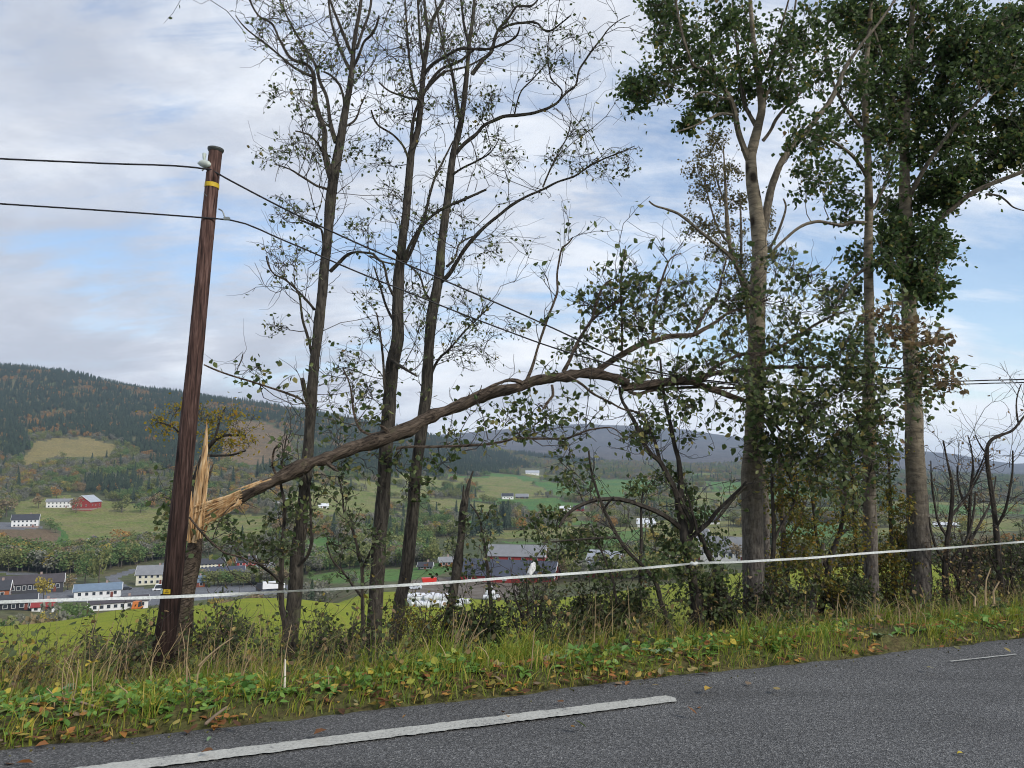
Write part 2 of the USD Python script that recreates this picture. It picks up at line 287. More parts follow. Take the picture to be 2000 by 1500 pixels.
M['asphalt_far'] = ground_mat('old_asphalt', (0.145, 0.15, 0.16), (0.18, 0.185, 0.195), (0.13, 0.13, 0.14), 0.05, 0.3, 1.2)
M['verge_soil'] = M['bank']

def sub(mask):
    f = GQ[mask]; ids, inv = np.unique(f, return_inverse=True)
    return GV[ids], inv.reshape(-1, 4)
obj('bank', sub(region == 1), M['bank'], smooth=True, kind='structure')
obj('near_field', sub(region == 2), M['near'], smooth=True, kind='structure')
M['heath'] = ground_mat('mountain_heath', (0.080, 0.074, 0.074), (0.112, 0.096, 0.088), (0.060, 0.066, 0.062), 0.0022, 0.008, 0.04)
obj('hills', sub((region == 0) & (GC[:, 1] < 2750)), M['hill'], smooth=True, kind='structure')
obj('mountain', sub((region == 0) & (GC[:, 1] >= 2750)), M['heath'], smooth=True, kind='structure')
for k, (_, _, kind) in enumerate(FIELDS):
    if (region == 10 + k).any(): obj('field', sub(region == 10 + k), M[kind], smooth=True, kind='structure')
for k, kind in ((0, 'meadow'), (1, 'pasture'), (2, 'pasture')):
    obj('field', sub(region == 10 + N0 + k), M[kind], smooth=True, kind='structure')
for k in range(len(ROADS)):
    if (region == 100 + k).any(): obj('village_road', sub(region == 100 + k), M['asphalt_far'], smooth=True, kind='structure')

# the hillside behind the road (out of view, it only bounces light)
ts = np.linspace(-90, 90, 60); sb = np.concatenate([np.linspace(-7.4, -12, 8), np.linspace(-14, -90, 14)])
TT, SB = np.meshgrid(ts, sb, indexing='ij'); x, y = at_st(SB, TT)
z = -0.03 + np.maximum(-7.4 - SB, 0) * 0.22 + (meshkit.fbm(np.stack([x, y, 0 * x], -1) / 6.0, 3) - 0.5) * np.minimum(-7.4 - SB, 2) * 0.5
i, j = np.meshgrid(np.arange(59), np.arange(21), indexing='ij')
obj('hillside', (np.stack([x, y, z], -1).reshape(-1, 3), np.stack([i * 22 + j, i * 22 + j + 1, (i + 1) * 22 + j + 1, (i + 1) * 22 + j], -1).reshape(-1, 4)), M['bank'], smooth=True, kind='structure')

# ---------------------------------------------------------------- the road
M['asphalt'] = mat('asphalt', {
    'g': ('geometry', {}), 'n1': ('noise_texture', {'scale': 1.1, 'detail': 5.0}), 'v': ('voronoi_texture', {'scale': 130.0}), 'v2': ('voronoi_texture', {'scale': 190.0}), 'n2': ('noise_texture', {'scale': 42.0, 'detail': 4.0, 'roughness': 0.7}),
    'r1': ('rgb_ramp', {'ramp': [(0.3, (0.106, 0.105, 0.104)), (0.7, (0.137, 0.136, 0.135))]}),
    'sx': ('separate_color', {}), 'r2': ('rgb_ramp', {'ramp': [(0.0, (0.50,) * 3), (0.45, (0.85,) * 3), (0.8, (1.2,) * 3), (0.95, (1.8, 1.8, 1.75)), (1.0, (2.3, 2.3, 2.2))]}),
    'r3': ('rgb_ramp', {'ramp': [(0.32, (0.45,) * 3), (0.55, (1.05,) * 3), (0.75, (1.45,) * 3)]}),
    'mu': ('mix_color', {'blend_type': 'multiply', 'fac': 1.0, 'use_clamp': False}), 'mu2': ('mix_color', {'blend_type': 'multiply', 'fac': 1.0, 'use_clamp': False}), 'mu3': ('mix_color', {'blend_type': 'multiply', 'fac': 1.0, 'use_clamp': False}), 'mt': ('mapping', {'rotation': (0, 0, -0.349), 'scale': (0.10, 1.3, 1.0)}), 'nt': ('noise_texture', {'scale': 1.0, 'detail': 5.0}), 'rt': ('rgb_ramp', {'ramp': [(0.35, (0.74,) * 3), (0.5, (1.0,) * 3), (0.68, (1.20,) * 3)]}),
    'h': ('math', {'math_type': 'multiply_add', 'value2': 0.8}), 'b': ('bump', {'distance': 0.012, 'strength': 1.0}), 'p': ('principled_bsdf', {'roughness': 0.82, 'specular_ior_level': 0.35})},
    [('g.position', 'n1.vector'), ('g.position', 'v.vector'), ('g.position', 'v2.vector'), ('g.position', 'n2.vector'), ('n1.fac', 'r1.fac'), ('v.color', 'sx.color'), ('sx.r', 'r2.fac'), ('n2.fac', 'r3.fac'),
     ('r1.color', 'mu.a'), ('r2.color', 'mu.b'), ('mu.result', 'mu2.a'), ('r3.color', 'mu2.b'), ('mu2.result', 'mu3.a'), ('g.position', 'mt.vector'), ('mt.vector', 'nt.vector'), ('nt.fac', 'rt.fac'), ('rt.color', 'mu3.b'), ('mu3.result', 'p.base_color'), ('v.distance', 'h.value1'), ('n2.fac', 'h.value3'), ('h.value', 'b.height'), ('b.normal', 'p.normal')])
M['paint'] = mat('road_paint', {
    'g': ('geometry', {}), 'n': ('noise_texture', {'scale': 55.0, 'detail': 4.0, 'roughness': 0.7}), 'n1': ('noise_texture', {'scale': 4.0, 'detail': 3.0}), 'ad': ('math', {'math_type': 'multiply_add', 'value2': 0.35}),
    'r': ('rgb_ramp', {'ramp': [(0.46, (0.13, 0.13, 0.13)), (0.58, (0.36, 0.355, 0.32)), (0.78, (0.47, 0.465, 0.42))]}), 'b': ('bump', {'distance': 0.008}), 'p': ('principled_bsdf', {'roughness': 0.7})},
    [('g.position', 'n.vector'), ('g.position', 'n1.vector'), ('n1.fac', 'ad.value1'), ('n.fac', 'ad.value3'), ('ad.value', 'r.fac'), ('r.color', 'p.base_color'), ('n.fac', 'b.height'), ('b.normal', 'p.normal')])
road = thing('road', kind='structure')
tt = np.concatenate([np.linspace(-120, -9, 40)[:-1], np.arange(-9, 24, 0.05), np.linspace(24, 160, 50)])
edge = (meshkit.fbm(np.stack([tt * 1.3, 0 * tt, 0 * tt], -1), 5, 21) - 0.5) * 0.20 + (meshkit.noise(np.stack([tt * 9, 0 * tt, 0 * tt], -1), 4) - 0.5) * 0.04
ss = [None, -0.12, -0.4, -1.0, -1.8, -2.6, -3.6, -5.0, -7.4]
rows = []
for s0 in ss:
    s1 = edge if s0 is None else np.full(len(tt), s0)
    x, y = at_st(s1, tt); z = np.full(len(tt), 0.0) - (0.022 if s0 is None else 0.0) + (meshkit.noise(np.stack([tt * 0.8, s1, 0 * tt], -1), 8) - 0.5) * 0.012
    rows.append(np.stack([x, y, z], -1))
RV = np.stack(rows, 1); n, m = RV.shape[:2]
i, j = np.meshgrid(np.arange(n - 1), np.arange(m - 1), indexing='ij')
obj('asphalt', (RV.reshape(-1, 3), np.stack([i * m + j, i * m + j + 1, (i + 1) * m + j + 1, (i + 1) * m + j], -1).reshape(-1, 4)), M['asphalt'], road, smooth=True)
def on_road(u, v):
    x, y, z = ray(u, v); k = -EYE / z; return np.array([x * k, y * k])
def stripe(p0, p1, w, wob=0.012, round_end=True):
    p0, p1 = np.array(p0), np.array(p1); d = p1 - p0; L = np.linalg.norm(d); d /= L; nn = np.array([-d[1], d[0]])
    k = int(L / 0.03) + 2; t = np.linspace(0, L, k)
    ends = np.sqrt(np.clip(1 - np.clip((0.05 - np.minimum(t, L - t)) / 0.05, 0, 1) ** 2, 0.02, 1)) if round_end else 1.0
    sa = (w / 2 + (rng.random(k) - 0.5) * wob) * ends; sb = (w / 2 + (rng.random(k) - 0.5) * wob) * ends
    a = p0 + t[:, None] * d + nn * sa[:, None]; b = p0 + t[:, None] * d - nn * sb[:, None]
    v = np.vstack([np.c_[a, np.full(k, 0.0115)], np.c_[b, np.full(k, 0.0115)]]); i = np.arange(k - 1)
    return v, np.stack([i + k, i + k + 1, i + 1, i], -1)
e = on_road(1318, 1366); dl = on_road(742, 1438) - e; dl /= np.linalg.norm(dl)
obj('painted_dash', stripe(e + dl * 6.5, e, 0.142, 0.014), M['paint'], road, label='long white painted dash ending mid-road')
obj('painted_scratch', stripe(on_road(1857, 1294), on_road(1985, 1280), 0.018, 0.008, False), M['paint'], road, label='thin faint white scratch on the asphalt')
e2 = on_road(2600, 1220); obj('painted_dash', stripe(e2, e2 - dl * 3.0, 0.19), M['paint'], road)
# ---------------------------------------------------------------- valley: trees
def quads(c, size, g, flat=0.0):
    """One leaf-clump quad (bent, 2 triangles) per centre, randomly turned."""
    n = len(c); a = g.normal(size=(n, 3)); a[:, 2] *= (1 - flat); a /= np.linalg.norm(a, axis=1, keepdims=True)
    b = np.cross(a, g.normal(size=(n, 3))); b /= np.linalg.norm(b, axis=1, keepdims=True); d = np.cross(a, b)
    s = np.broadcast_to(size, (n,))[:, None]
    v = np.stack([c + b * s, c + d * s * 0.7 + a * s * 0.15, c - b * s * 0.9, c - d * s * 0.75 - a * s * 0.1], 1).reshape(-1, 3)
    k = np.arange(n)[:, None] * 4
    return v, np.vstack([np.hstack([k, k + 1, k + 2]), np.hstack([k, k + 2, k + 3])])
def ring_tube(p, r, sides=6, rough=0.0, seed=0, twist=0.0):
    """A tube through points p with radii r: (vertices, quads), ends closed by cones of quads collapsed to the centre."""
    p = np.asarray(p, float); r = np.broadcast_to(np.asarray(r, float), (len(p),))
    t = np.gradient(p, axis=0); t /= np.linalg.norm(t, axis=1, keepdims=True) + 1e-12
    ref = np.array([0.31, 0.95, 0.05]); ref = ref if abs(t[0] @ ref) < 0.9 else np.array([1.0, 0, 0])
    a = np.cross(t, ref); a /= np.linalg.norm(a, axis=1, keepdims=True) + 1e-12; b = np.cross(t, a)
    ang = np.arange(sides) * 2 * np.pi / sides
    dirs = np.cos(ang)[None, :, None] * a[:, None] + np.sin(ang)[None, :, None] * b[:, None]
    rr = r[:, None] * np.ones((1, sides))
    if rough:
        q = p[:, None] + dirs * r[:, None, None]
        rr = rr * (1 + rough * (meshkit.fbm(q * np.array([9.0, 9.0, 3.0]) , 3, seed) - 0.5) * 2)
    v = (p[:, None] + dirs * rr[..., None]).reshape(-1, 3)
    i, j = np.meshgrid(np.arange(len(p) - 1), np.arange(sides), indexing='ij')
    f = np.stack([i * sides + j, i * sides + (j + 1) % sides, (i + 1) * sides + (j + 1) % sides, (i + 1) * sides + j], -1).reshape(-1, 4)
    n = len(v); v = np.vstack([v, p[0], p[-1]]); k = np.arange(sides); o = (len(p) - 1) * sides
    f = np.vstack([f, np.stack([(k + 1) % sides, k, np.full(sides, n), np.full(sides, n)], -1), np.stack([o + k, o + (k + 1) % sides, np.full(sides, n + 1), np.full(sides, n + 1)], -1)])
    return v, f
def tris(f):
    f = np.asarray(f)
    if f.shape[1] == 3: return f
    t = np.vstack([f[:, [0, 1, 2]], f[:, [0, 2, 3]]]); return t[(t[:, 0] != t[:, 1]) & (t[:, 1] != t[:, 2]) & (t[:, 0] != t[:, 2])]
def jt(parts): return join([(v, tris(f)) for v, f in parts])

FOL = {
 'olive': [(0.0, (0.110, 0.130, 0.040)), (0.5, (0.170, 0.185, 0.058)), (1.0, (0.235, 0.240, 0.085))],
 'green': [(0.0, (0.068, 0.120, 0.038)), (0.5, (0.110, 0.170, 0.052)), (1.0, (0.165, 0.225, 0.072))],
 'brown': [(0.0, (0.160, 0.122, 0.068)), (0.5, (0.230, 0.175, 0.095)), (1.0, (0.300, 0.230, 0.130))],
 'orange': [(0.0, (0.240, 0.125, 0.038)), (0.5, (0.330, 0.180, 0.052)), (1.0, (0.400, 0.240, 0.072))],
 'yellow': [(0.0, (0.250, 0.190, 0.040)), (0.5, (0.330, 0.260, 0.050)), (1.0, (0.400, 0.320, 0.075))],
 'spruce': [(0.0, (0.020, 0.036, 0.024)), (0.5, (0.034, 0.055, 0.035)), (1.0, (0.052, 0.075, 0.042))],
 'grey': [(0.0, (0.130, 0.132, 0.100)), (0.5, (0.185, 0.182, 0.138)), (1.0, (0.240, 0.232, 0.178))],
}
FM = {k: leafy('far_leaves_' + k, v, trans=0.2, rough=0.8) for k, v in FOL.items()}
M['far_bark'] = plain('far_bark', (0.09, 0.075, 0.06), 0.9)
def crown_points(g, n, kind):
    lobes = [(0.0, 0.0, 0.62, 0.30, 0.34)] + [(0.22 * math.cos(q), 0.22 * math.sin(q), z, 0.20, 0.19) for q, z in zip(g.uniform(0, 6.28, 7), g.uniform(0.34, 0.84, 7))]
    pts = []
    for k in range(n):
        lx, ly, lz, lr, lh = lobes[g.integers(len(lobes))]
        d = g.normal(size=3); d /= np.linalg.norm(d); q = g.uniform(0.55, 1.0) ** 0.6
        pts.append((lx + d[0] * lr * q, ly + d[1] * lr * q, lz + d[2] * lh * q))
    return np.array(pts)
def broadleaf(seed, n=260, size=0.055):
    g = np.random.default_rng(seed); c = crown_points(g, n, 0)
    cr = quads(c, g.uniform(0.6, 1.25, n) * size, g)
    tr = ring_tube([(0, 0, -0.06), (0.01, 0, 0.2), (0.0, 0.01, 0.45), (0, 0, 0.8)], [0.028, 0.02, 0.014, 0.003], 5)
    return cr, tr
def conifer(seed, tiers=9):
    g = np.random.default_rng(seed); parts = []
    for k in range(tiers):
        h = 0.10 + 0.86 * k / tiers; r = 0.20 * (1 - (k / tiers)) ** 0.85 + 0.018; m = 9
        q = np.arange(m) * 2 * np.pi / m + g.uniform(0, 1); rr = r * g.uniform(0.65, 1.2, m)
        v = np.vstack([[(0, 0, h + 0.15)], np.c_[np.cos(q) * rr, np.sin(q) * rr, h - g.uniform(0.0, 0.05, m)], np.c_[np.cos(q + 0.35) * rr * 0.5, np.sin(q + 0.35) * rr * 0.5, np.full(m, h + 0.03)]])
        i = np.arange(m); f = np.vstack([np.c_[0 * i, 1 + i, 1 + m + i], np.c_[0 * i, 1 + m + i, 1 + (i + 1) % m]]); parts.append((v, f))
    return join(parts), ring_tube([(0, 0, -0.05), (0, 0, 0.5), (0, 0, 0.98)], [0.02, 0.012, 0.002], 5)
SHAPES = {('b', k): broadleaf(100 + k) for k in range(4)} | {('s', k): conifer(200 + k) for k in range(3)}

# woodland: one mass, far away; prototypes stand inside the instancer
inst_root = UsdGeom.PointInstancer.Define(stage, '/World/woodland')
tag(inst_root.GetPrim(), kind='stuff')
protos, pindex = [], {}
for kind in FOL:
    for k in range(3):
        base = f'/World/woodland/prototypes/{kind}_tree_{k}'
        UsdGeom.Xform.Define(stage, base)
        (cv, cf), (tv, tf) = SHAPES[('s' if kind == 'spruce' else 'b', k)]
        if kind == 'grey' and True: cv = cv.copy()
        put(base + '/crown', (cv, tris(cf)), FM[kind]); put(base + '/trunk', (tv, tris(tf)), M['far_bark'])
        pindex[kind, k] = len(protos); protos.append(Sdf.Path(base))
inst_root.CreatePrototypesRel().SetTargets(protos)

BUILD = []      # (u0, u1, v0, v1) of every building in the photo, so that no wood grows in front of one
def keep_clear(u0, u1, v0, v1): BUILD.append((u0, u1, v0, v1))
for b in [(15, 75, 1000, 1034), (90, 140, 972, 995), (140, 200, 966, 996), (118, 182, 1055, 1078), (165, 206, 1047, 1068), (-20, 122, 1122, 1166), (-20, 70, 1158, 1194), (60, 105, 1172, 1197), (148, 232, 1138, 1168), (178, 290, 1158, 1192),
          (264, 330, 1102, 1144), (372, 480, 1088, 1130), (374, 400, 1122, 1148), (462, 545, 1086, 1116), (500, 550, 1136, 1156), (214, 300, 1100, 1180), (858, 1215, 1050, 1140), (815, 845, 1095, 1115), (790, 1010, 1120, 1190), (1360, 1460, 1036, 1100), (1240, 1285, 1008, 1032),
          (620, 642, 980, 994), (975, 1030, 962, 976), (1376, 1412, 1010, 1026), (560, 590, 965, 980), (1020, 1060, 915, 930), (1085, 1150, 985, 1000)]: keep_clear(*b)
field_polys = [np.array(p, float) for p, _, _ in FIELDS] + [np.array(p, float) for p in ROADS]
HILLWOOD = [(-80, 690), (0, 700), (250, 740), (560, 790), (700, 812), (900, 850), (960, 885), (880, 900), (700, 895), (600, 860), (470, 815), (440, 905), (380, 935), (325, 925), (262, 880), (225, 858), (60, 848), (-80, 890)]
SPRUCES = [[(600, 880), (980, 885), (1040, 915), (900, 935), (740, 935), (600, 915)], [(915, 1000), (1000, 1000), (1000, 1052), (920, 1050)], [(500, 890), (560, 900), (570, 930), (500, 935)], [(160, 940), (270, 940), (280, 965), (170, 968)], [(1120, 860), (1240, 890), (1140, 910), (1000, 890)], [(0, 860), (50, 850), (60, 890), (0, 900)]]
g = np.random.default_rng(11)
ok = (region == 0) & (GC[:, 1] > 212) & (GC[:, 1] < 2700) & (np.abs(GC[:, 0] / GC[:, 1]) < 0.80)
fa = GQ[ok]; ar = 0.5 * np.linalg.norm(np.cross(GV[fa[:, 2]] - GV[fa[:, 0]], GV[fa[:, 3]] - GV[fa[:, 1]]), axis=1)
dist = GC[ok][:, 1]; spacing = np.interp(dist, [200, 500, 1000, 2000, 2700], [6.0, 6.2, 7.5, 10.0, 12.5])
lam = ar / spacing ** 2 * np.where(dist > 450, 1.15, 1.0)
cnt = g.poisson(lam); src = np.repeat(np.arange(len(fa)), cnt)
w = g.dirichlet([1, 1, 1, 1], len(src)); pts = (GV[fa[src]] * w[..., None]).sum(1)
pu, pv = project(pts); pxm = FPX / pts[:, 1]
patch = meshkit.fbm(pts * [1 / 60.0, 1 / 60.0, 0], 4, 41); patch2 = meshkit.fbm(pts * [1 / 35.0, 1 / 35.0, 0], 3, 51); rnd = g.random(len(pts))
PU = np.stack([pu, pv], -1)
isfir = inside(HILLWOOD, PU) & (patch < 0.60) & (rnd < 0.93)
for q in SPRUCES: isfir |= inside(q, PU) & (rnd < 0.85)
isfir |= (rnd < 0.025)
kinds = np.where(isfir, 'spruce', np.where(patch2 < 0.36, 'green', np.where(patch2 < 0.50, 'olive', np.where(patch2 < 0.60, 'grey', np.where(rnd < 0.40, 'brown', np.where(rnd < 0.62, 'olive', np.where(rnd < 0.82, 'yellow', 'orange')))))))
kinds = np.where(inside(HILLWOOD, PU) & ~isfir, np.where(rnd > 0.6, 'orange', 'brown'), kinds)
H = np.where(isfir, g.uniform(11, 19, len(pts)), g.uniform(5.0, 11.0, len(pts))) * np.where(pts[:, 1] < 420, 0.75, 1.0)
keep = np.ones(len(pts), bool)
hp = H * pxm
for u0, u1, v0, v1 in BUILD:
    keep &= ~((pu > u0 - 0.35 * hp - 2) & (pu < u1 + 0.35 * hp + 2) & (pv > v0) & (pv - hp < v1) & (pv < v1 + 90))
hitfield = np.zeros(len(pts), bool)
for poly in field_polys:
    for fr in (0.0, 0.45, 0.85): hitfield |= inside(poly, np.stack([pu, pv - fr * hp], -1))
keep &= ~(hitfield & (g.random(len(pts)) < 0.93))
VILLAGE = [(-80, 1108), (140, 1118), (330, 1092), (480, 1080), (600, 1100), (640, 1170), (300, 1200), (-80, 1215)]
keep &= ~(inside(VILLAGE, PU) & (g.random(len(pts)) < 0.86))
keep &= ~((patch2 > 0.60) & (~isfir) & (g.random(len(pts)) < 0.4))
pts, H, kinds = pts[keep], H[keep], kinds[keep]
BELTS = [([(-80, 1078), (130, 1094), (225, 1082), (340, 1066), (345, 1086), (270, 1102), (150, 1124), (-80, 1112)], 4.2, 9.5, 13), ([(385, 1142), (560, 1134), (560, 1142), (390, 1148)], 3.5, 6, 8), ([(560, 1090), (720, 1085), (860, 1095), (860, 1106), (700, 1110), (560, 1128)], 5.0, 6, 10), ([(1090, 1100), (1350, 1070), (1350, 1110), (1210, 1140), (1090, 1135)], 5.5, 5, 9)]
for poly, sp, h0, h1 in BELTS:
    okb = inside(poly, GU) & (GC[:, 1] > 205) & (GC[:, 1] < 700); fb = GQ[okb]; ab = 0.5 * np.linalg.norm(np.cross(GV[fb[:, 2]] - GV[fb[:, 0]], GV[fb[:, 3]] - GV[fb[:, 1]]), axis=1)
    sb_ = np.repeat(np.arange(len(fb)), g.poisson(ab / sp ** 2)); wb = g.dirichlet([1, 1, 1, 1], len(sb_)); pb = (GV[fb[sb_]] * wb[..., None]).sum(1)
    pts = np.vstack([pts, pb]); H = np.r_[H, g.uniform(h0, h1, len(pb))]; kinds = np.r_[kinds, g.choice(['olive', 'green', 'grey', 'brown', 'yellow'], len(pb), p=[.38, .3, .2, .09, .03])]
inst_root.CreatePositionsAttr(Vt.Vec3fArray.FromNumpy(pts.astype(np.float32)))
inst_root.CreateProtoIndicesAttr(Vt.IntArray.FromNumpy(np.array([pindex[k, i % 3] for i, k in enumerate(kinds)], np.int32)))
wide = np.where(kinds == 'spruce', 1.0, g.uniform(0.8, 1.35, len(pts)))
inst_root.CreateScalesAttr(Vt.Vec3fArray.FromNumpy(np.stack([H * wide, H * wide, H], -1).astype(np.float32)))
an = g.uniform(0, 2 * np.pi, len(pts))
qs = np.stack([np.cos(an / 2), 0 * an, 0 * an, np.sin(an / 2)], -1)
inst_root.CreateOrientationsAttr(Vt.QuathArray([Gf.Quath(float(x[0]), float(x[1]), float(x[2]), float(x[3])) for x in qs]))
print('woodland trees', len(pts))

first = {}
def valley_tree(u, v, hpx, kind, label, wide=1.0, name=None, y0=212.0, shape=None, group=None, at=None, hm=None):
    p = np.array(at) if at is not None else hit(u, v, y0); h = hm or hpx * p[1] / FPX
    nm = name or ('spruce_tree' if kind == 'spruce' else 'broadleaf_tree'); k = (kind, (len(first) if shape is None else shape) % (3 if kind == 'spruce' else 4))
    if nm == 'valley_bush': k = k + ('bush',)
    sc = np.array([h * wide, h * wide, h]); rz = float(rng.uniform(0, 6.28)); p = p - [0, 0, 0.03 * h]
    if k in first: return copy_of(first[k], nm, label, 'bush' if 'bush' in nm else 'tree', p, rz, sc, group=group)
    t = thing(nm, label, 'bush' if 'bush' in nm else 'tree', p, rz, sc, group=group)
    (cv, cf), (tv, tf) = SHAPES[('s' if kind == 'spruce' else 'b', k[1])]
    obj('crown', (cv, tris(cf)), FM[kind], t); obj('trunk', (tv, tris(tf)), M['far_bark'], t)
    first[k] = str(t.GetPath())
for a in [
 (35, 962, 42, 'spruce', 'dark spruce standing alone above the white villa at the left edge'),
 (208, 894, 17, 'spruce', 'small dark conifer on the right border of the yellow field'),
 (110, 974, 26, 'orange', 'orange brown tree behind the long white farmhouse'),
 (75, 993, 26, 'brown', 'round brown bushy tree left of the white farmhouse', 1.3),
 (148, 1002, 32, 'brown', 'brown tree between white farmhouse and red barn', 1.0),
 (238, 1001, 30, 'olive', 'broad olive bushy tree right of the red barn', 1.6),
 (275, 1001, 26, 'green', 'green bushy tree at the right end of the barn pasture', 1.4),
 (12, 1010, 40, 'brown', 'brown tree behind the white villa at the left edge', 1.2),
 (98, 1120, 42, 'yellow', 'yellow tree in front of the dark tree belt above the village'),
 (166, 1140, 50, 'green', 'dark green tree beside the village junction', 1.0),
 (193, 1143, 76, 'olive', 'tall olive tree next to the village junction', 0.7),
 (200, 1108, 46, 'yellow', 'yellow topped tree at the upper end of the tree belt', 0.8),
 (132, 1152, 30, 'brown', 'low rust brown tree right of the long dark building', 1.2),
 (84, 1178, 52, 'yellow', 'thin yellow brown tree in front of the long dark building', 0.8),
 (4, 1062, 24, 'orange', 'small orange tree by the narrow road at the left edge'),
 (235, 1062, 28, 'orange', 'rust coloured tree right of the white bungalow', 1.6),
 (280, 1090, 36, 'brown', 'brown tree behind the cream house with the grey roof', 1.3),
 (405, 1146, 27, 'olive', 'olive hedge bush right of the small orange shed', 1.5),
 (440, 1145, 27, 'green', 'green hedge bush under the long white row house', 1.5),
 (475, 1146, 26, 'olive', 'olive hedge bush behind the main road, left of the truck', 1.5),
 (505, 1140, 28, 'brown', 'brown hedge bush above the cab of the truck', 1.3),
 (452, 1108, 20, 'orange', 'orange tree between row house and red house'),
 (455, 946, 36, 'spruce', 'tall dark spruce left of the cleared slope foot'),
 (432, 940, 28, 'spruce', 'smaller dark spruce beside the tall one under the cleared slope'),
 (466, 925, 22, 'spruce', 'thin spruce standing on the cleared slope'),
 (940, 1046, 52, 'spruce', 'leftmost tall spruce of the grove above the barns'),
 (958, 1048, 58, 'spruce', 'tallest spruce of the grove above the barns'),
 (975, 1047, 50, 'spruce', 'third spruce of the grove above the barns'),
 (925, 1040, 40, 'spruce', 'short spruce at the left end of the grove above the barns'),
 (885, 1092, 40, 'olive', 'round olive yellow tree left of the red barns', 1.2),
 (1200, 1092, 48, 'green', 'dark green tree right of the grey roofed red barn', 0.9),
 (920, 958, 24, 'orange', 'bright orange tree at the left end of the pale field'),
 (1018, 1036, 28, 'orange', 'orange tree above the barns, left one'),
 (1060, 1044, 24, 'yellow', 'yellow tree above the barns, beside the orange one'),
 (1195, 1036, 28, 'orange', 'rust orange tree beside the small sloping green field'),
 (1270, 1075, 40, 'yellow', 'yellow tree left of the white church'),
 (1440, 1100, 40, 'brown', 'brown thin tree in front of the white church'),
 (620, 1030, 34, 'orange', 'orange brown tree above the sloping meadow'),
 (560, 1090, 36, 'green', 'green tree at the left end of the sloping meadow', 1.2)]:
    valley_tree(*a[:5], *(a[5:]))
for k, (u, Y, hm, kind, wd, lab) in enumerate([
 (-8, 165, 12.5, 'green', 0.9, 'green bush below the black building, leftmost of the belt behind the field'), (28, 160, 12, 'olive', 0.9, 'olive bush below the black building with white windows'), (62, 165, 12, 'green', 0.85, 'green bush below the small red house'),
 (100, 160, 13, 'brown', 0.7, 'brown leafless looking bush behind the near field crest'), (128, 165, 15, 'grey', 0.6, 'pale grey tree with bare limbs behind the field crest'), (168, 165, 14, 'green', 0.8, 'bright green bush behind the field crest'),
 (205, 168, 12.5, 'olive', 0.85, 'olive bush below the long white workshop'), (240, 170, 11.5, 'grey', 0.8, 'grey green low bush at the right end of the belt behind the field')]):
    x = (u - 1000) / FPX / 1.0066 * Y
    valley_tree(0, 0, 0, kind, lab, wd, 'valley_bush', at=drop(x, Y), hm=hm, shape=k)

# ---------------------------------------------------------------- valley: buildings
WALL = {k: plain('wall_' + k, c, 0.75, 0.06, 0.8) for k, c in dict(white=(0.66, 0.66, 0.64), cream=(0.60, 0.57, 0.44), red=(0.27, 0.035, 0.03), black=(0.022, 0.023, 0.028), dark=(0.05, 0.05, 0.055), orange=(0.32, 0.10, 0.04), pink=(0.42, 0.33, 0.30), stone=(0.30, 0.22, 0.19), brown=(0.16, 0.05, 0.035)).items()}
ROOF = {k: plain('roof_' + k, c, 0.6, 0.10, 0.5) for k, c in dict(slate=(0.045, 0.047, 0.055), grey=(0.20, 0.205, 0.215), light=(0.36, 0.38, 0.41), blue=(0.14, 0.19, 0.25), brown=(0.060, 0.052, 0.056), red=(0.22, 0.03, 0.03), white=(0.6, 0.62, 0.64), darkblue=(0.055, 0.062, 0.085)).items()}
M['pane'] = mat('window_glass', {'p': ('principled_bsdf', {'base_color': (0.035, 0.042, 0.052), 'roughness': 0.12})}, [])
M['white_trim'] = plain('white_trim', (0.70, 0.70, 0.69), 0.5, 0.03)
def gable_body(L, D, h, rise):
    x, y = L / 2, D / 2
    v = np.array([[sx * x, sy * y, z] for sx in (-1, 1) for sy in (-1, 1) for z in (-4.0, h)] + [[-x, 0, h + rise], [x, 0, h + rise]], float)
    f = [(0, 4, 5), (0, 5, 1), (2, 3, 7), (2, 7, 6), (0, 1, 3), (0, 3, 2), (1, 8, 3), (4, 6, 7), (4, 7, 5), (5, 7, 9), (1, 5, 9), (1, 9, 8), (3, 8, 9), (3, 9, 7)]
    return v, np.array(f)
def roof_slabs(L, D, h, rise, over=0.5, th=0.22):
    parts = []; x = L / 2 + over; run = D / 2; sl = rise / run
    for s in (-1, 1):
        y0, z0 = s * (run + over), h - over * sl + 0.03; y1, z1 = 0.0, h + rise + 0.03
        v = np.array([[-x, y0, z0], [x, y0, z0], [x, y1, z1], [-x, y1, z1]]); v = np.vstack([v, v + [0, 0, th]])
        f = np.array([(0, 1, 2), (0, 2, 3), (4, 6, 5), (4, 7, 6), (0, 4, 5), (0, 5, 1), (1, 5, 6), (1, 6, 2), (3, 2, 6), (3, 6, 7), (0, 3, 7), (0, 7, 4)]); parts.append((v, f if s < 0 else f[:, ::-1]))
    return parts
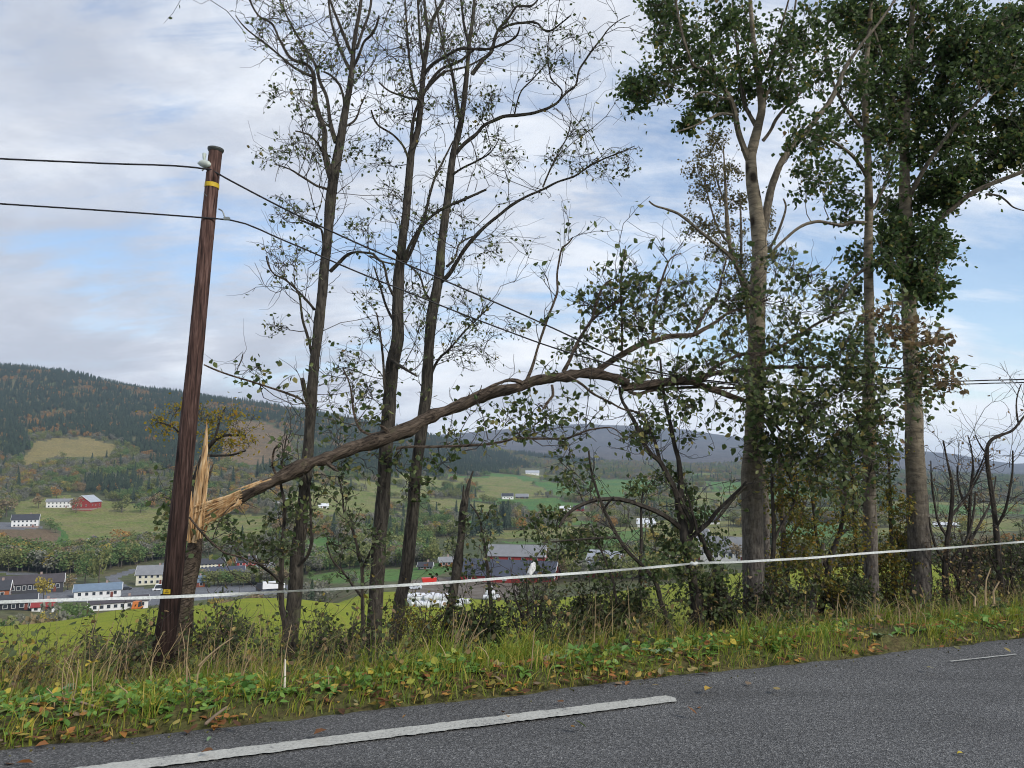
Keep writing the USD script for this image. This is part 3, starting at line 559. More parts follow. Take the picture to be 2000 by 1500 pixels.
def house(label, cat, u, v, wpx, hpx, rpx, depth=0.6, yaw=0.0, wall='white', roof='slate', rows=1, cols=4, name='house', gcols=2, grows=1, chimney=1, trim=True, wsize=1.0, base=None, deep=None, at=None, door=True, wcol='pane'):
    p = hit(u, v, 212.0) if at is None else np.array(at); s = p[1] / FPX
    yr = math.radians(yaw) + math.atan2(-p[0], p[1])        # yaw is measured from facing the line of sight
    L, h, rise = wpx * s, hpx * s, max(rpx * s, 0.4); D = deep or L * depth
    t = thing(name, label, cat, p + np.array([-math.sin(yr), math.cos(yr), 0]) * D / 2 * (1 if abs(yaw) < 50 else 0.6), yr)
    obj('wall', gable_body(L, D, h, rise), WALL[wall], t)
    r = roof_slabs(L, D, h, rise)
    rf = obj('roof', jt(r), ROOF[roof], t)
    if chimney: obj('chimney', box(0.8, 0.8, 1.8, (L * 0.18, 0.3, h + rise + 0.2)), WALL['stone' if wall != 'black' else 'dark'], rf)
    ww, wh = min(1.15 * wsize, L / max(cols, 1) * 0.5), min(1.25 * wsize, h / max(rows, 1) * 0.5)
    def win(x, y, z, face):
        fr = box(*((ww + 0.24, 0.10, wh + 0.24) if face == 'y' else (0.10, ww + 0.24, wh + 0.24)), (x, y, z)); d = 0.05
        o = -d if face == 'y' else (d if x > 0 else -d)
        f = obj('window', fr, M['white_trim'], t)
        obj('pane', box(*((ww, 0.06, wh) if face == 'y' else (0.06, ww, wh)), (x, y + o, z) if face == 'y' else (x + o, y, z)), M[wcol], f)
    for i in range(rows):
        z = h * (i + 0.55) / rows
        for j in range(cols): win((j + 0.5) / cols * L * 0.92 - L * 0.46, -D / 2 - 0.03, z, 'y')
    side = 1 if p[0] < 0 else -1
    for sd in (side, -side):
        for i in range(grows):
            z = h * (i + 0.55) / max(rows, 1)
            for j in range(gcols): win(sd * (L / 2 + 0.03), ((j + 0.5) / gcols - 0.5) * D * 0.8, z, 'x')
    if door: obj('door', box(1.0, 0.12, 2.1, (L * 0.5 * (0.92 if cols else 0.1) - L * 0.92 / max(cols, 1) * 1.0, -D / 2 - 0.035, 1.05)), WALL['brown'], t)
    if trim:
        for sx in (-1, 1):
            for sy in (-1, 1):
                a = np.array([sx * (L / 2 + 0.52), sy * (D / 2 + 0.5), h - 0.5 * rise / (D / 2) + 0.02]); b = np.array([sx * (L / 2 + 0.52), 0, h + rise + 0.05])
                obj('bargeboard', jt([ring_tube([a, b], 0.16, 4)]), M['white_trim'], t)
    if base: obj('base', box(L + 0.1, D + 0.1, base, (0, 0, base / 2 - 0.6)), WALL['stone'], t)
    return t
house('long white two storey farmhouse with grey roof on the hillside pasture', 'house', 114, 992, 42, 12, 5, 0.4, -8, 'white', 'grey', 2, 6)
house('red barn with pale metal roof and gable facing the village', 'barn', 180, 994, 40, 14, 12, 0.85, 62, 'red', 'light', 1, 3, 'barn', 3, 1, 0, base=1.6)
house('white villa with dark roof and terrace at the left edge', 'house', 48, 1030, 44, 15, 9, 0.5, -6, 'white', 'slate', 2, 6, base=1.4)
house('long white bungalow with dark roof below the pasture', 'house', 150, 1073, 48, 8, 7, 0.35, -14, 'white', 'slate', 1, 5)
house('white garage with black roof beside the bungalow', 'garage', 187, 1066, 26, 9, 8, 0.8, 70, 'white', 'slate', 1, 2, 'garage', 2)
house('long dark brown building with black roof left of the village', 'building', 52, 1159, 118, 19, 13, 0.22, -3, 'dark', 'brown', 1, 12, 'building', 1, wsize=1.3)
house('rust red building with grey roof cut by the left edge', 'building', -8, 1172, 40, 20, 14, 0.6, -10, 'orange', 'slate', 1, 2, 'building')
house('black house with white framed windows near the left edge', 'house', 34, 1192, 58, 15, 12, 0.5, -4, 'black', 'slate', 1, 4)
house('small white house with dark red roof beside the black house', 'house', 83, 1195, 36, 11, 10, 0.6, -8, 'white', 'red', 1, 3)
house('white building with pale blue metal roof by the village road', 'building', 190, 1167, 78, 14, 10, 0.35, -4, 'white', 'blue', 1, 6, 'building')
house('long low workshop with rosy roof and white wall by the main road', 'workshop', 232, 1191, 100, 14, 7, 0.35, 3, 'white', 'brown', 1, 8, 'workshop')
house('cream house with grey roof left of the pole above the village road', 'house', 296, 1142, 56, 20, 14, 0.5, -12, 'cream', 'grey', 2, 5)
house('upper white row house with dark roof right of the pole', 'row house', 406, 1110, 58, 9, 8, 0.3, 6, 'cream', 'slate', 2, 8, 'row_house')
house('lower and longer white row house with blue grey roof right of the pole', 'row house', 424, 1129, 100, 10, 9, 0.2, 5, 'white', 'darkblue', 1, 12, 'row_house')
house('small orange shed with blue roof behind the stump', 'shed', 386, 1147, 26, 11, 9, 0.6, 4, 'orange', 'blue', 1, 2, 'shed')
house('red house with dark roof above the truck', 'house', 482, 1106, 36, 9, 9, 0.6, 15, 'red', 'slate', 1, 3)
house('white house with grey roof right of the red house', 'house', 520, 1118, 30, 9, 8, 0.6, 12, 'white', 'grey', 1, 3)
house('large red barn with long blue black roof nearest the white bales', 'barn', 985, 1138, 190, 13, 25, 0.34, -16, 'red', 'darkblue', 1, 5, 'barn', 2, 1, 0)
house('red barn with grey roof behind the largest barn', 'barn', 1008, 1100, 110, 14, 18, 0.35, -10, 'red', 'grey', 1, 4, 'barn', 2, 1, 0)
house('red barn with light grey roof at the right end of the farm', 'barn', 1174, 1128, 66, 24, 24, 0.6, -28, 'red', 'light', 1, 4, 'barn', 2, 1, 0)
house('orange house with grey roof left of the barns', 'house', 872, 1106, 24, 9, 7, 0.7, 10, 'orange', 'grey', 1, 2)
house('dark low house left of the orange house', 'house', 830, 1112, 26, 6, 6, 0.6, -8, 'dark', 'slate', 1, 2)
house('white church with long grey roof left of the pale trunk', 'church', 1420, 1096, 88, 20, 24, 0.4, -6, 'white', 'grey', 1, 6, 'church', 1, 1, 0, wsize=1.6)
house('white tower like porch at the left end of the church', 'porch', 1374, 1094, 18, 44, 14, 1.0, -6, 'white', 'grey', 2, 1, 'porch', 1, 1, 0)
house('white roofed shed above the sloping green field', 'shed', 1262, 1030, 34, 7, 9, 0.6, -4, 'white', 'white', 1, 2, 'shed', 1, 1, 0)
house('small white cabin on the pale field behind the first trunk', 'cabin', 632, 993, 18, 5, 4, 0.6, 4, 'white', 'white', 1, 2, 'cabin', 1, 1, 0)
house('white farmhouse with dark roof in the middle of the valley', 'house', 992, 975, 22, 6, 5, 0.6, 8, 'white', 'slate', 1, 3)
house('grey farm shed beside the white farmhouse in mid valley', 'shed', 1020, 974, 24, 4, 5, 0.5, 4, 'dark', 'grey', 1, 2, 'shed', 1, 1, 0)
house('white house in the green fields beyond the arched branch', 'house', 1104, 998, 20, 5, 4, 0.6, 4, 'white', 'white', 1, 3)
house('red shed in the green fields beyond the arched branch', 'shed', 1130, 998, 20, 5, 5, 0.6, -5, 'red', 'slate', 1, 2, 'shed', 1, 1, 0)
house('white house above the church with dark roof', 'house', 1392, 1024, 26, 8, 6, 0.6, 6, 'white', 'slate', 1, 3)
house('pale farm far up the valley under the hazy mountain', 'house', 1040, 927, 26, 4, 4, 0.4, 4, 'white', 'light', 1, 4)
house('far white house on the upper right valley side', 'house', 1352, 935, 14, 4, 3, 0.6, 0, 'white', 'grey', 1, 2)
house('grey roofed house on the green strip left of the first trunk', 'house', 548, 985, 26, 6, 5, 0.6, 0, 'white', 'grey', 1, 3)
house('far pale building right of the middle birch trunk', 'building', 1740, 1018, 40, 5, 5, 0.3, 3, 'pink', 'white', 1, 6, 'building', 1, 1, 0)
house('far long white building behind the bare shrub', 'building', 1850, 1030, 44, 5, 4, 0.3, 3, 'white', 'white', 1, 6, 'building', 1, 1, 0)

# ---------------------------------------------------------------- valley: vehicles and bales
M['tyre'] = plain('tyre_rubber', (0.02, 0.02, 0.02), 0.8)
def vehicle(label, cat, u, v, L, W, h, colour, kind, yaw=0.0, name='car', at=None):
    p = hit(u, v, 206.0); yr = math.radians(yaw) + math.atan2(-p[0], p[1]); t = thing(name, label, cat, p + [0, 0, 0.02], yr)
    cm = plain('paint_' + name + '_' + str(int(u)), colour, 0.35, 0.04, 0.5, 0.5)
    def extr(prof, w, z0=0.0):
        prof = np.array(prof); n = len(prof); vv = np.vstack([np.c_[prof[:, 0], np.full(n, -w / 2), prof[:, 1]], np.c_[prof[:, 0] * 0.99, np.full(n, w / 2), prof[:, 1]]])
        i = np.arange(n); f = [np.c_[i, (i + 1) % n, n + (i + 1) % n], np.c_[i, n + (i + 1) % n, n + i]]
        c1, c2 = len(vv), len(vv) + 1; vv = np.vstack([vv, vv[:n].mean(0), vv[n:].mean(0)])
        f += [np.c_[(i + 1) % n, i, np.full(n, c1)], np.c_[n + i, n + (i + 1) % n, np.full(n, c2)]]
        return vv, np.vstack(f)
    if kind == 'car':
        obj('body', extr([(-L / 2, .3), (-L / 2, .85), (-L * .42, .95), (-L * .30, h), (L * .18, h), (L * .30, .95), (L / 2, .8), (L / 2, .3)], W), cm, t)
        obj('side_window', extr([(-L * .36, .98), (-L * .28, h - .1), (L * .15, h - .1), (L * .25, .98)], W + 0.04), M['pane'], t)
        wx = (-L * .32, L * .32); wr = 0.32
    elif kind == 'truck':
        obj('trailer', box(L * .76, W, h - 1.0, (L * .11, 0, 1.0 + (h - 1.0) / 2)), cm, t)
        obj('cab', extr([(-L / 2, .5), (-L / 2, 2.0), (-L * .46, h - .6), (-L * .30, h - .6), (-L * .30, .5)], W * .96), WALL['black'], t)
        obj('windscreen', extr([(-L * .503, 1.9), (-L * .47, h - .8), (-L * .44, h - .8), (-L * .44, 1.9)], W * .86), M['pane'], t)
        obj('chassis', box(L * .78, W * .5, .35, (L * .08, 0, .8)), M['tyre'], t); wx = (-L * .40, L * .22, L * .32, L * .42); wr = 0.5
    else:
        obj('body', extr([(-L / 2, .7), (-L / 2 - .3, h), (L / 2 + .3, h), (L / 2, .7)], W), cm, t)
        obj('drawbar', box(1.6, .2, .2, (L / 2 + .7, 0, .7)), M['tyre'], t); wx = (-L * .15, L * .2); wr = 0.5
    for x in wx:
        for sy in (-1, 1):
            c = trimesh.creation.cylinder(wr, 0.26, sections=14); c.apply_transform(trimesh.transformations.rotation_matrix(np.pi / 2, [1, 0, 0])); c.apply_translation([x, sy * W * 0.46, wr]); obj('wheel', c, M['tyre'], t)
vehicle('white articulated truck with dark cab on the main road', 'truck', 528, 1154, 12, 2.5, 3.9, (0.75, 0.75, 0.75), 'truck', 4, 'truck')
vehicle('white camper van parked at the village road, beside the pole', 'van', 312, 1153, 6, 2.2, 2.6, (0.72, 0.72, 0.72), 'car', 0, 'van')
vehicle('dark pickup on the narrow road left of the bungalow', 'car', 82, 1066, 7.5, 2.3, 2.7, (0.05, 0.05, 0.055), 'car', 0)
vehicle('black car at the village junction', 'car', 247, 1152, 4.4, 1.8, 1.5, (0.03, 0.03, 0.035), 'car', 0)
vehicle('orange loader in front of the long workshop', 'loader', 268, 1190, 4.5, 2.2, 3.0, (0.55, 0.17, 0.03), 'car', 60, 'loader')
vehicle('red farm trailer behind the white bales', 'trailer', 838, 1142, 4.4, 2.2, 2.3, (0.55, 0.03, 0.02), 'wagon', 10, 'farm_trailer')
vehicle('silver car parked behind the white bales', 'car', 808, 1151, 4.6, 1.8, 1.5, (0.50, 0.54, 0.60), 'car', -170)
M['wrap'] = mat('bale_wrap', {'g': ('geometry', {}), 'n': ('noise_texture', {'scale': 5.0, 'detail': 4.0}), 'b': ('bump', {'distance': 0.05}), 'p': ('principled_bsdf', {'base_color': (0.60, 0.61, 0.64), 'roughness': 0.4})}, [('g.position', 'n.vector'), ('n.fac', 'b.height'), ('b.normal', 'p.normal')])
bale = trimesh.creation.revolve(np.array([[0, -.6], [.52, -.6], [.62, -.53], [.66, -.3], [.66, .3], [.62, .53], [.52, .6], [0, .6]]), sections=20)
bale.apply_transform(trimesh.transformations.rotation_matrix(np.pi / 2, [0, 1, 0])); bale.vertices += (meshkit.noise(bale.vertices * 3, 4) - 0.5)[:, None] * 0.09
bale.apply_translation([0, 0, 0.62])
b0 = None
def add_bale(p, rz, label, group):
    global b0
    if b0 is None:
        b0 = thing('wrapped_bale', label, 'bale', p, rz, group=group); obj('wrapping', bale, M['wrap'], b0, smooth=40)
    else: copy_of(str(b0.GetPath()), 'wrapped_bale', label, 'bale', p, rz, group=group)
for row, (v0, ua_, ub_, nb) in enumerate([(1186, 822, 862, 5), (1184, 806, 900, 11), (1180, 796, 912, 13)]):
    for k in range(nb):
        u = ua_ + (ub_ - ua_) * k / (nb - 1); q = hit(u, v0 + 1.5 * math.sin(k * 2.1)); 
        for lv in range(2 if row > 0 and k < nb * 0.75 else 1):
            add_bale(q + [rng.uniform(-.1, .1), 0.3 * lv, 1.16 * lv], rng.uniform(-0.35, 0.35) + (0.9 if rng.random() < .3 else 0), 'white wrapped bale in the large heap beyond the near field', 'white bales in the large heap')
for k, (u, v, lv) in enumerate([(948, 1171, 0), (956, 1172, 0), (964, 1171, 0), (971, 1170, 0), (953, 1171, 1), (962, 1171, 1), (957, 1171, 2)]):
    add_bale(hit(u, v) + [0, 0.2 * lv, 1.15 * lv], rng.uniform(-.5, .5), 'white wrapped bale in the small heap right of the broken snag', 'white bales in the small heap')
# ---------------------------------------------------------------- foreground trees: materials
def bark(name, dark, light, moss, moss_at=(0.56, 0.68), stretch=(30, 30, 7.0), bumpd=0.03, bands=False, lower=None, turn=0.0):
    nd = {'g': ('geometry', {}), 'm': ('mapping', {'mapping_type': 'texture', 'rotation': (0, turn, 0), 'scale': tuple(1.0 / x for x in stretch)}), 'n': ('noise_texture', {'scale': 1.0, 'detail': 7.0, 'roughness': 0.65, 'distortion': 0.6}),
          'r': ('rgb_ramp', {'ramp': [(0.34, dark), (0.47, tuple((a + b) * 0.42 for a, b in zip(dark, light))), (0.66, light)]}),
          'nm': ('noise_texture', {'scale': 3.2, 'detail': 6.0, 'roughness': 0.7}), 'rm': ('rgb_ramp', {'ramp': [(moss_at[0], (0, 0, 0)), (moss_at[1], (1, 1, 1))]}),
          'mx': ('mix_color', {'b': moss}), 'b': ('bump', {'distance': bumpd, 'strength': 1.0}), 'p': ('principled_bsdf', {'roughness': 0.85, 'specular_ior_level': 0.2})}
    ln = [('g.position', 'm.vector'), ('m.vector', 'n.vector'), ('n.fac', 'r.fac'), ('g.position', 'nm.vector'), ('nm.fac', 'rm.fac'), ('r.color', 'mx.a'), ('rm.color', 'mx.fac'), ('n.fac', 'b.height'), ('b.normal', 'p.normal')]
    out = 'mx.result'
    if bands:      # dark cross bands and scars, and a dark fissured foot
        nd |= {'mb': ('mapping', {'scale': (2.5, 2.5, 26.0)}), 'nb': ('noise_texture', {'scale': 1.0, 'detail': 5.0, 'roughness': 0.7}), 'rb': ('rgb_ramp', {'ramp': [(0.56, (1, 1, 1)), (0.68, (0.34, 0.32, 0.30))]}),
               'ms': ('mapping', {'scale': (3.2, 3.2, 1.9)}), 'vs': ('voronoi_texture', {'scale': 1.0}), 'rs': ('rgb_ramp', {'ramp': [(0.10, (0.16, 0.14, 0.13)), (0.19, (1, 1, 1))]}),
               'mu': ('mix_color', {'blend_type': 'multiply', 'fac': 1.0}), 'mu2': ('mix_color', {'blend_type': 'multiply', 'fac': 1.0}),
               'sz': ('separate_xyz', {}), 'zr': ('map_range', {'from_min': lower[0], 'from_max': lower[1], 'to_min': 1.0, 'to_max': 0.0, 'clamp': True}), 'zn': ('math', {'math_type': 'multiply_add', 'value2': 0.9, 'value3': 0.0}), 'zc': ('math', {'math_type': 'multiply', 'use_clamp': True}),
               'mf': ('mapping', {'scale': (34, 34, 10)}), 'nf': ('noise_texture', {'scale': 1.0, 'detail': 7.0, 'roughness': 0.7}), 'rf': ('rgb_ramp', {'ramp': [(0.36, (0.030, 0.026, 0.024)), (0.52, (0.105, 0.092, 0.080)), (0.68, (0.215, 0.192, 0.165))]}), 'mz': ('mix_color', {})}
        ln += [('g.position', 'mb.vector'), ('mb.vector', 'nb.vector'), ('nb.fac', 'rb.fac'), ('g.position', 'ms.vector'), ('ms.vector', 'vs.vector'), ('vs.distance', 'rs.fac'), ('mx.result', 'mu.a'), ('rb.color', 'mu.b'), ('mu.result', 'mu2.a'), ('rs.color', 'mu2.b'),
               ('g.position', 'sz.vector'), ('sz.z', 'zr.value'), ('zr.result', 'mz.fac'), ('g.position', 'mf.vector'), ('mf.vector', 'nf.vector'), ('nf.fac', 'rf.fac'), ('mu2.result', 'mz.a'), ('rf.color', 'mz.b')]
        out = 'mz.result'
    return mat(name, nd, ln + [(out, 'p.base_color')])
BK = {
 'alder': bark('alder_bark', (0.020, 0.017, 0.015), (0.105, 0.092, 0.074), (0.110, 0.112, 0.060)),
 'fallen': bark('torn_bark', (0.020, 0.015, 0.012), (0.190, 0.145, 0.108), (0.105, 0.100, 0.055), (0.60, 0.72), (7, 42, 42), 0.05, turn=-0.42),
 'snag': bark('snag_bark', (0.022, 0.019, 0.016), (0.110, 0.095, 0.076), (0.13, 0.12, 0.07), (0.62, 0.72), (22, 22, 9), 0.04),
 'aspen': bark('aspen_bark', (0.105, 0.088, 0.062), (0.255, 0.212, 0.148), (0.215, 0.205, 0.120), (0.60, 0.75), (7, 7, 14), 0.012, True, (0.3, 2.2)),
 'limb': bark('aspen_limb_bark', (0.060, 0.050, 0.040), (0.190, 0.160, 0.115), (0.13, 0.12, 0.06), (0.62, 0.74), (20, 20, 12), 0.008),
 'shrub': bark('shrub_bark', (0.020, 0.017, 0.015), (0.075, 0.064, 0.052), (0.07, 0.07, 0.03), (0.66, 0.76), (20, 20, 8), 0.01),
}
M['twig'] = plain('twig_bark', (0.060, 0.050, 0.042), 0.85, 0.3, 6)
M['twig_pale'] = plain('pale_twig_bark', (0.130, 0.110, 0.080), 0.85, 0.3, 6)
LF = {
 'alder': leafy('alder_leaves', [(0.0, (0.055, 0.075, 0.028)), (0.5, (0.090, 0.118, 0.048)), (0.8, (0.140, 0.170, 0.078)), (0.93, (0.180, 0.185, 0.088)), (0.97, (0.24, 0.19, 0.05)), (1.0, (0.16, 0.11, 0.05))], 0.35),
 'fallen': leafy('fallen_tree_leaves', [(0.0, (0.050, 0.078, 0.024)), (0.5, (0.085, 0.122, 0.042)), (0.8, (0.165, 0.195, 0.070)), (0.93, (0.240, 0.245, 0.100)), (1.0, (0.26, 0.21, 0.06))], 0.40),
 'aspen': leafy('aspen_leaves', [(0.0, (0.036, 0.064, 0.020)), (0.6, (0.068, 0.112, 0.034)), (0.93, (0.130, 0.180, 0.055)), (0.98, (0.26, 0.22, 0.05)), (1.0, (0.20, 0.13, 0.05))], 0.5),
 'birch': leafy('birch_leaves', [(0.0, (0.075, 0.070, 0.030)), (0.5, (0.115, 0.110, 0.045)), (0.85, (0.165, 0.135, 0.050)), (1.0, (0.22, 0.16, 0.04))], 0.4),
 'yellow': leafy('yellow_leaves', [(0.0, (0.220, 0.185, 0.022)), (0.5, (0.340, 0.265, 0.028)), (0.85, (0.430, 0.290, 0.032)), (1.0, (0.42, 0.20, 0.03))], 0.5),
 'thicket': leafy('thicket_leaves', [(0.0, (0.075, 0.095, 0.022)), (0.45, (0.155, 0.160, 0.032)), (0.8, (0.270, 0.215, 0.036)), (1.0, (0.330, 0.190, 0.036))], 0.5),
 'tan': leafy('tan_leaves', [(0.0, (0.150, 0.095, 0.050)), (0.5, (0.220, 0.150, 0.075)), (1.0, (0.26, 0.21, 0.10))], 0.35),
 'bush': leafy('bush_leaves', [(0.0, (0.030, 0.045, 0.016)), (0.5, (0.052, 0.072, 0.024)), (0.85, (0.090, 0.105, 0.038)), (0.95, (0.16, 0.15, 0.05)), (1.0, (0.16, 0.09, 0.04))], 0.3),
}
# ---------------------------------------------------------------- foreground trees: builder
def unit(a): return a / (np.linalg.norm(a, axis=-1, keepdims=True) + 1e-12)
def leaf_mesh(c, L, g, tips=None, hang=0.35, broad=0.72):
    """Ovate leaves folded along the midrib: 6 corners, 4 triangles each. c: stalk ends, tips: preferred pointing."""
    n = len(c); ax = g.normal(size=(n, 3)); ax = unit(ax) + (0 if tips is None else tips) + np.array([0.25, 0, -hang]); ax = unit(ax)
    nr = unit(np.cross(ax, g.normal(size=(n, 3)))); sd = np.cross(ax, nr); L = np.broadcast_to(L, (n,))[:, None]; wd = L * broad * g.uniform(0.8, 1.15, (n, 1)); fold = g.uniform(0.05, 0.35, (n, 1)); curl = g.uniform(-0.15, 0.3, (n, 1))
    c = c + ax * L * 0.25
    v = np.stack([c, c + ax * L * .38 + sd * wd * .5 + nr * wd * fold * .5, c + ax * L * .72 + sd * wd * .36 + nr * (wd * fold * .4 - L * curl * .4), c + ax * L - nr * L * curl, c + ax * L * .72 - sd * wd * .36 + nr * (wd * fold * .4 - L * curl * .4), c + ax * L * .38 - sd * wd * .5 + nr * wd * fold * .5], 1).reshape(-1, 3)
    k = np.arange(n)[:, None] * 6
    return v, np.vstack([np.hstack([k, k + 1, k + 2]), np.hstack([k, k + 2, k + 3]), np.hstack([k, k + 3, k + 4]), np.hstack([k, k + 4, k + 5])])
def curve(p, step=0.06, r=None):
    p = np.asarray(p, float); d = np.r_[0, np.cumsum(np.linalg.norm(np.diff(p, axis=0), axis=1))]; keep = np.r_[True, np.diff(d) > 1e-6]; p, d = p[keep], d[keep]
    n = max(3, int(d[-1] / step) + 1); t = np.linspace(0, d[-1], n)
    q = PchipInterpolator(d, p, axis=0)(t)
    return (q, None) if r is None else (q, np.interp(t, d, np.asarray(r)[keep]))
def twig_mesh(tw):
    """Many thin tapering three sided tubes with the same number of points, built at once."""
    by = {}
    for p, r0, r1 in tw: by.setdefault(len(p), []).append((p, r0, r1))
    out = []
    for m, lst in by.items():
        p = np.array([x[0] for x in lst]); r = np.linspace(0, 1, m)[None] * 1.0; r = np.array([x[1] for x in lst])[:, None] * (1 - r) + np.array([x[2] for x in lst])[:, None] * r
        t = unit(np.gradient(p, axis=1)); a = unit(np.cross(t, np.array([0.3, 0.9, 0.2]))); b = np.cross(t, a); ang = np.arange(3) * 2 * np.pi / 3
        v = p[:, :, None] + r[..., None, None] * (np.cos(ang)[:, None] * a[:, :, None] + np.sin(ang)[:, None] * b[:, :, None])
        i, j = np.meshgrid(np.arange(m - 1), np.arange(3), indexing='ij')
        q = np.stack([i * 3 + j, i * 3 + (j + 1) % 3, (i + 1) * 3 + (j + 1) % 3, (i + 1) * 3 + j], -1).reshape(-1, 4)
        off = (np.arange(len(lst)) * m * 3)[:, None, None]
        out.append((v.reshape(-1, 3), tris((q[None] + off).reshape(-1, 4))))
    return join(out)
class Tree:
    def __init__(s, name, label, cat, Y, bk, leaf, seed, leaf_size=0.062, group=None, twig='twig'):
        leaf_size *= 0.86
        s.name, s.label, s.cat, s.Y, s.bk, s.leaf, s.ls, s.group, s.twig = name, label, cat, Y, bk, leaf, leaf_size, group, twig
        s.g = np.random.default_rng(seed); s.seed = seed; s.grow = 1.0; s.spread = 0.05; s.limbs = []; s.skel = []; s.rad = []; s.tw = []; s.lc = {}; s.thing = None; s.extra = []
    def limb(s, pts, Y=None, name='limb', rough=0.10, sink=0.0, sides=None, wiggle=0.0):
        """A traced stem: (column, row, width) in the photo, at depth Y (a number or start and end)."""
        pts = np.array(pts, float); Y = s.Y if Y is None else Y; y = np.linspace(*((Y, Y) if np.isscalar(Y) else Y), len(pts))
        p = P(pts[:, 0], pts[:, 1], y); r = pts[:, 2] / 2 * np.linalg.norm(p - [0, 0, EYE], axis=1) / np.hypot(FPX, np.hypot(pts[:, 0] - 1000, pts[:, 1] - 750))
        if sink: p = np.vstack([p[0] - [0, 0, sink], p]); r = np.r_[r[0] * 1.25, r]
        q, rr = curve(p, max(0.03, min(0.08, r.mean() * 1.2)), r)
        if wiggle: q = q + (np.stack([meshkit.noise(q * 3.1 + k * 17, s.seed) for k in range(3)], -1) - 0.5) * wiggle * np.linspace(0.2, 1, len(q))[:, None]
        s.limbs.append((name, q, rr, rough, sides or int(np.clip(r.max() * 120, 5, 18)))); s.skel.append(q[::3]); s.rad.append(rr[::3]); return s
    def path(s, a, b, n=7, bow=0.18, up=0.12):
        d = b - a; L = np.linalg.norm(d); t = np.linspace(0, 1, n)[:, None]; o = s.g.normal(size=3) * bow * L + [0, 0, up * L]
        j = np.cumsum(s.g.normal(size=(n, 3)), 0) * 0.035 * L; j -= j[-1] * t
        return a + d * t + o * (4 * t * (1 - t)) * 0.5 + j
    def leaves_on(s, p, k, spread=0.03, kind=None):
        if k <= 0: return
        t = s.g.uniform(0.25, 1.0, k) * (len(p) - 1); i = np.minimum(t.astype(int), len(p) - 2); c = p[i] + (p[i + 1] - p[i]) * (t - i)[:, None]
        s.lc.setdefault(kind or s.leaf, []).append(c + s.g.normal(size=c.shape) * spread)
    def side(s, p, n, L, r, leaves, kind=None, up=0.15):
        for k in range(n):
            t = s.g.uniform(0.25, 0.95) * (len(p) - 1); i = int(t); a = p[i]; d = unit(p[min(i + 1, len(p) - 1)] - p[max(i - 1, 0)]); d = unit(d * 0.8 + unit(s.g.normal(size=3)) * 0.9 + [0, 0, up])
            q = s.path(a, a + d * L * s.g.uniform(0.5, 1.3), 5, 0.25, 0.05); s.tw.append((q, r, r * 0.45)); s.leaves_on(q, leaves if np.isscalar(leaves) else s.g.integers(*leaves), 0.02, kind)
    def blob(s, u, v, ru, rv, n=10, leaves=4, dY=0.0, kind=None, sub=0.011, twl=2, hang_from=None):
        Y = s.Y + dY; C = P(u, v, Y); k = Y / FPX; sk = np.vstack(s.skel); rd = np.concatenate(s.rad)
        R3 = np.array([ru * k, 0.5 * (ru + rv) * k, rv * k]) * s.grow; src = C - [0, 0, R3[2] * 0.9] if hang_from is None else hang_from
        i = int(np.argmin(np.linalg.norm((sk - src) * [1, 0.8, 1], axis=1) + 0.25 * np.maximum(sk[:, 2] - C[2], 0))); a = sk[i]
        main = s.path(a, C + s.g.normal(size=3) * R3 * 0.2, 9, 0.12, 0.10); rm = min(sub, rd[i] * 0.6); s.tw.append((main, rm, rm * 0.45))
        for _ in range(n):
            d = s.g.normal(size=3); d = d / np.linalg.norm(d) * s.g.uniform(0.35, 1.0) ** 0.5; b = C + d * R3; st = main[s.g.integers(3, 9)]
            q = s.path(st, b, 7, 0.2, 0.10); s.tw.append((q, rm * 0.55, 0.0028)); s.leaves_on(q, leaves, s.spread, kind); s.side(q, twl, np.linalg.norm(b - st) * 0.45 + 0.05, 0.0032, (max(leaves - 3, 0), leaves + 1), kind)
        return s
    def lace(s, per_m, L, leaves=(0, 3), which=None, up=0.45, r=0.006, z_min=-9, twl=2, kind=None):
        """Fine twigs along the traced limbs."""
        for k, (nm, q, rr, _, _) in enumerate(s.limbs):
            if which is not None and nm not in which: continue
            ln = np.linalg.norm(np.diff(q, axis=0), axis=1).sum()
            for _ in range(s.g.poisson(per_m * ln)):
                i = int(s.g.uniform(0.15, 1.0) * (len(q) - 2)); a = q[i]
                if a[2] < z_min: continue
                d = unit(q[min(i + 2, len(q) - 1)] - q[max(i - 2, 0)]); d = unit(d * 0.5 + unit(s.g.normal(size=3)) + [0, 0, up]); l = L * s.g.uniform(0.4, 1.4)
                p = s.path(a, a + d * l, 7, 0.28, 0.08); r0 = min(r, rr[i] * 0.6); s.tw.append((p, r0, 0.0028)); s.leaves_on(p, s.g.integers(*leaves), 0.02, kind); s.side(p, twl, l * 0.5, 0.0031, leaves, kind)
        return s
    def build(s):
        base = s.limbs[0][1][0].copy(); t = thing(s.name, s.label, s.cat, base, group=s.group); s.thing, s.base = t, base
        for k, (nm, q, rr, rough, sides) in enumerate(s.limbs):
            v, f = ring_tube(q - base, rr, sides, 0.0 if rough == 0 else rough * 2.2, s.seed + k); obj(nm, (v, tris(f)), BK['limb' if s.bk == 'aspen' and nm != 'trunk' and rr.max() < 0.075 else s.bk], t, smooth=50)
        if s.tw: v, f = twig_mesh(s.tw); obj('twigs', (v - base, f), M[s.twig], t, smooth=True, kind='stuff')
        for kind, c in s.lc.items():
            c = np.vstack(c); v, f = leaf_mesh(c - base, s.ls * s.g.uniform(0.65, 1.25, len(c)), s.g); obj('leaves', (v, f), LF[kind], t, kind='stuff')
        return s
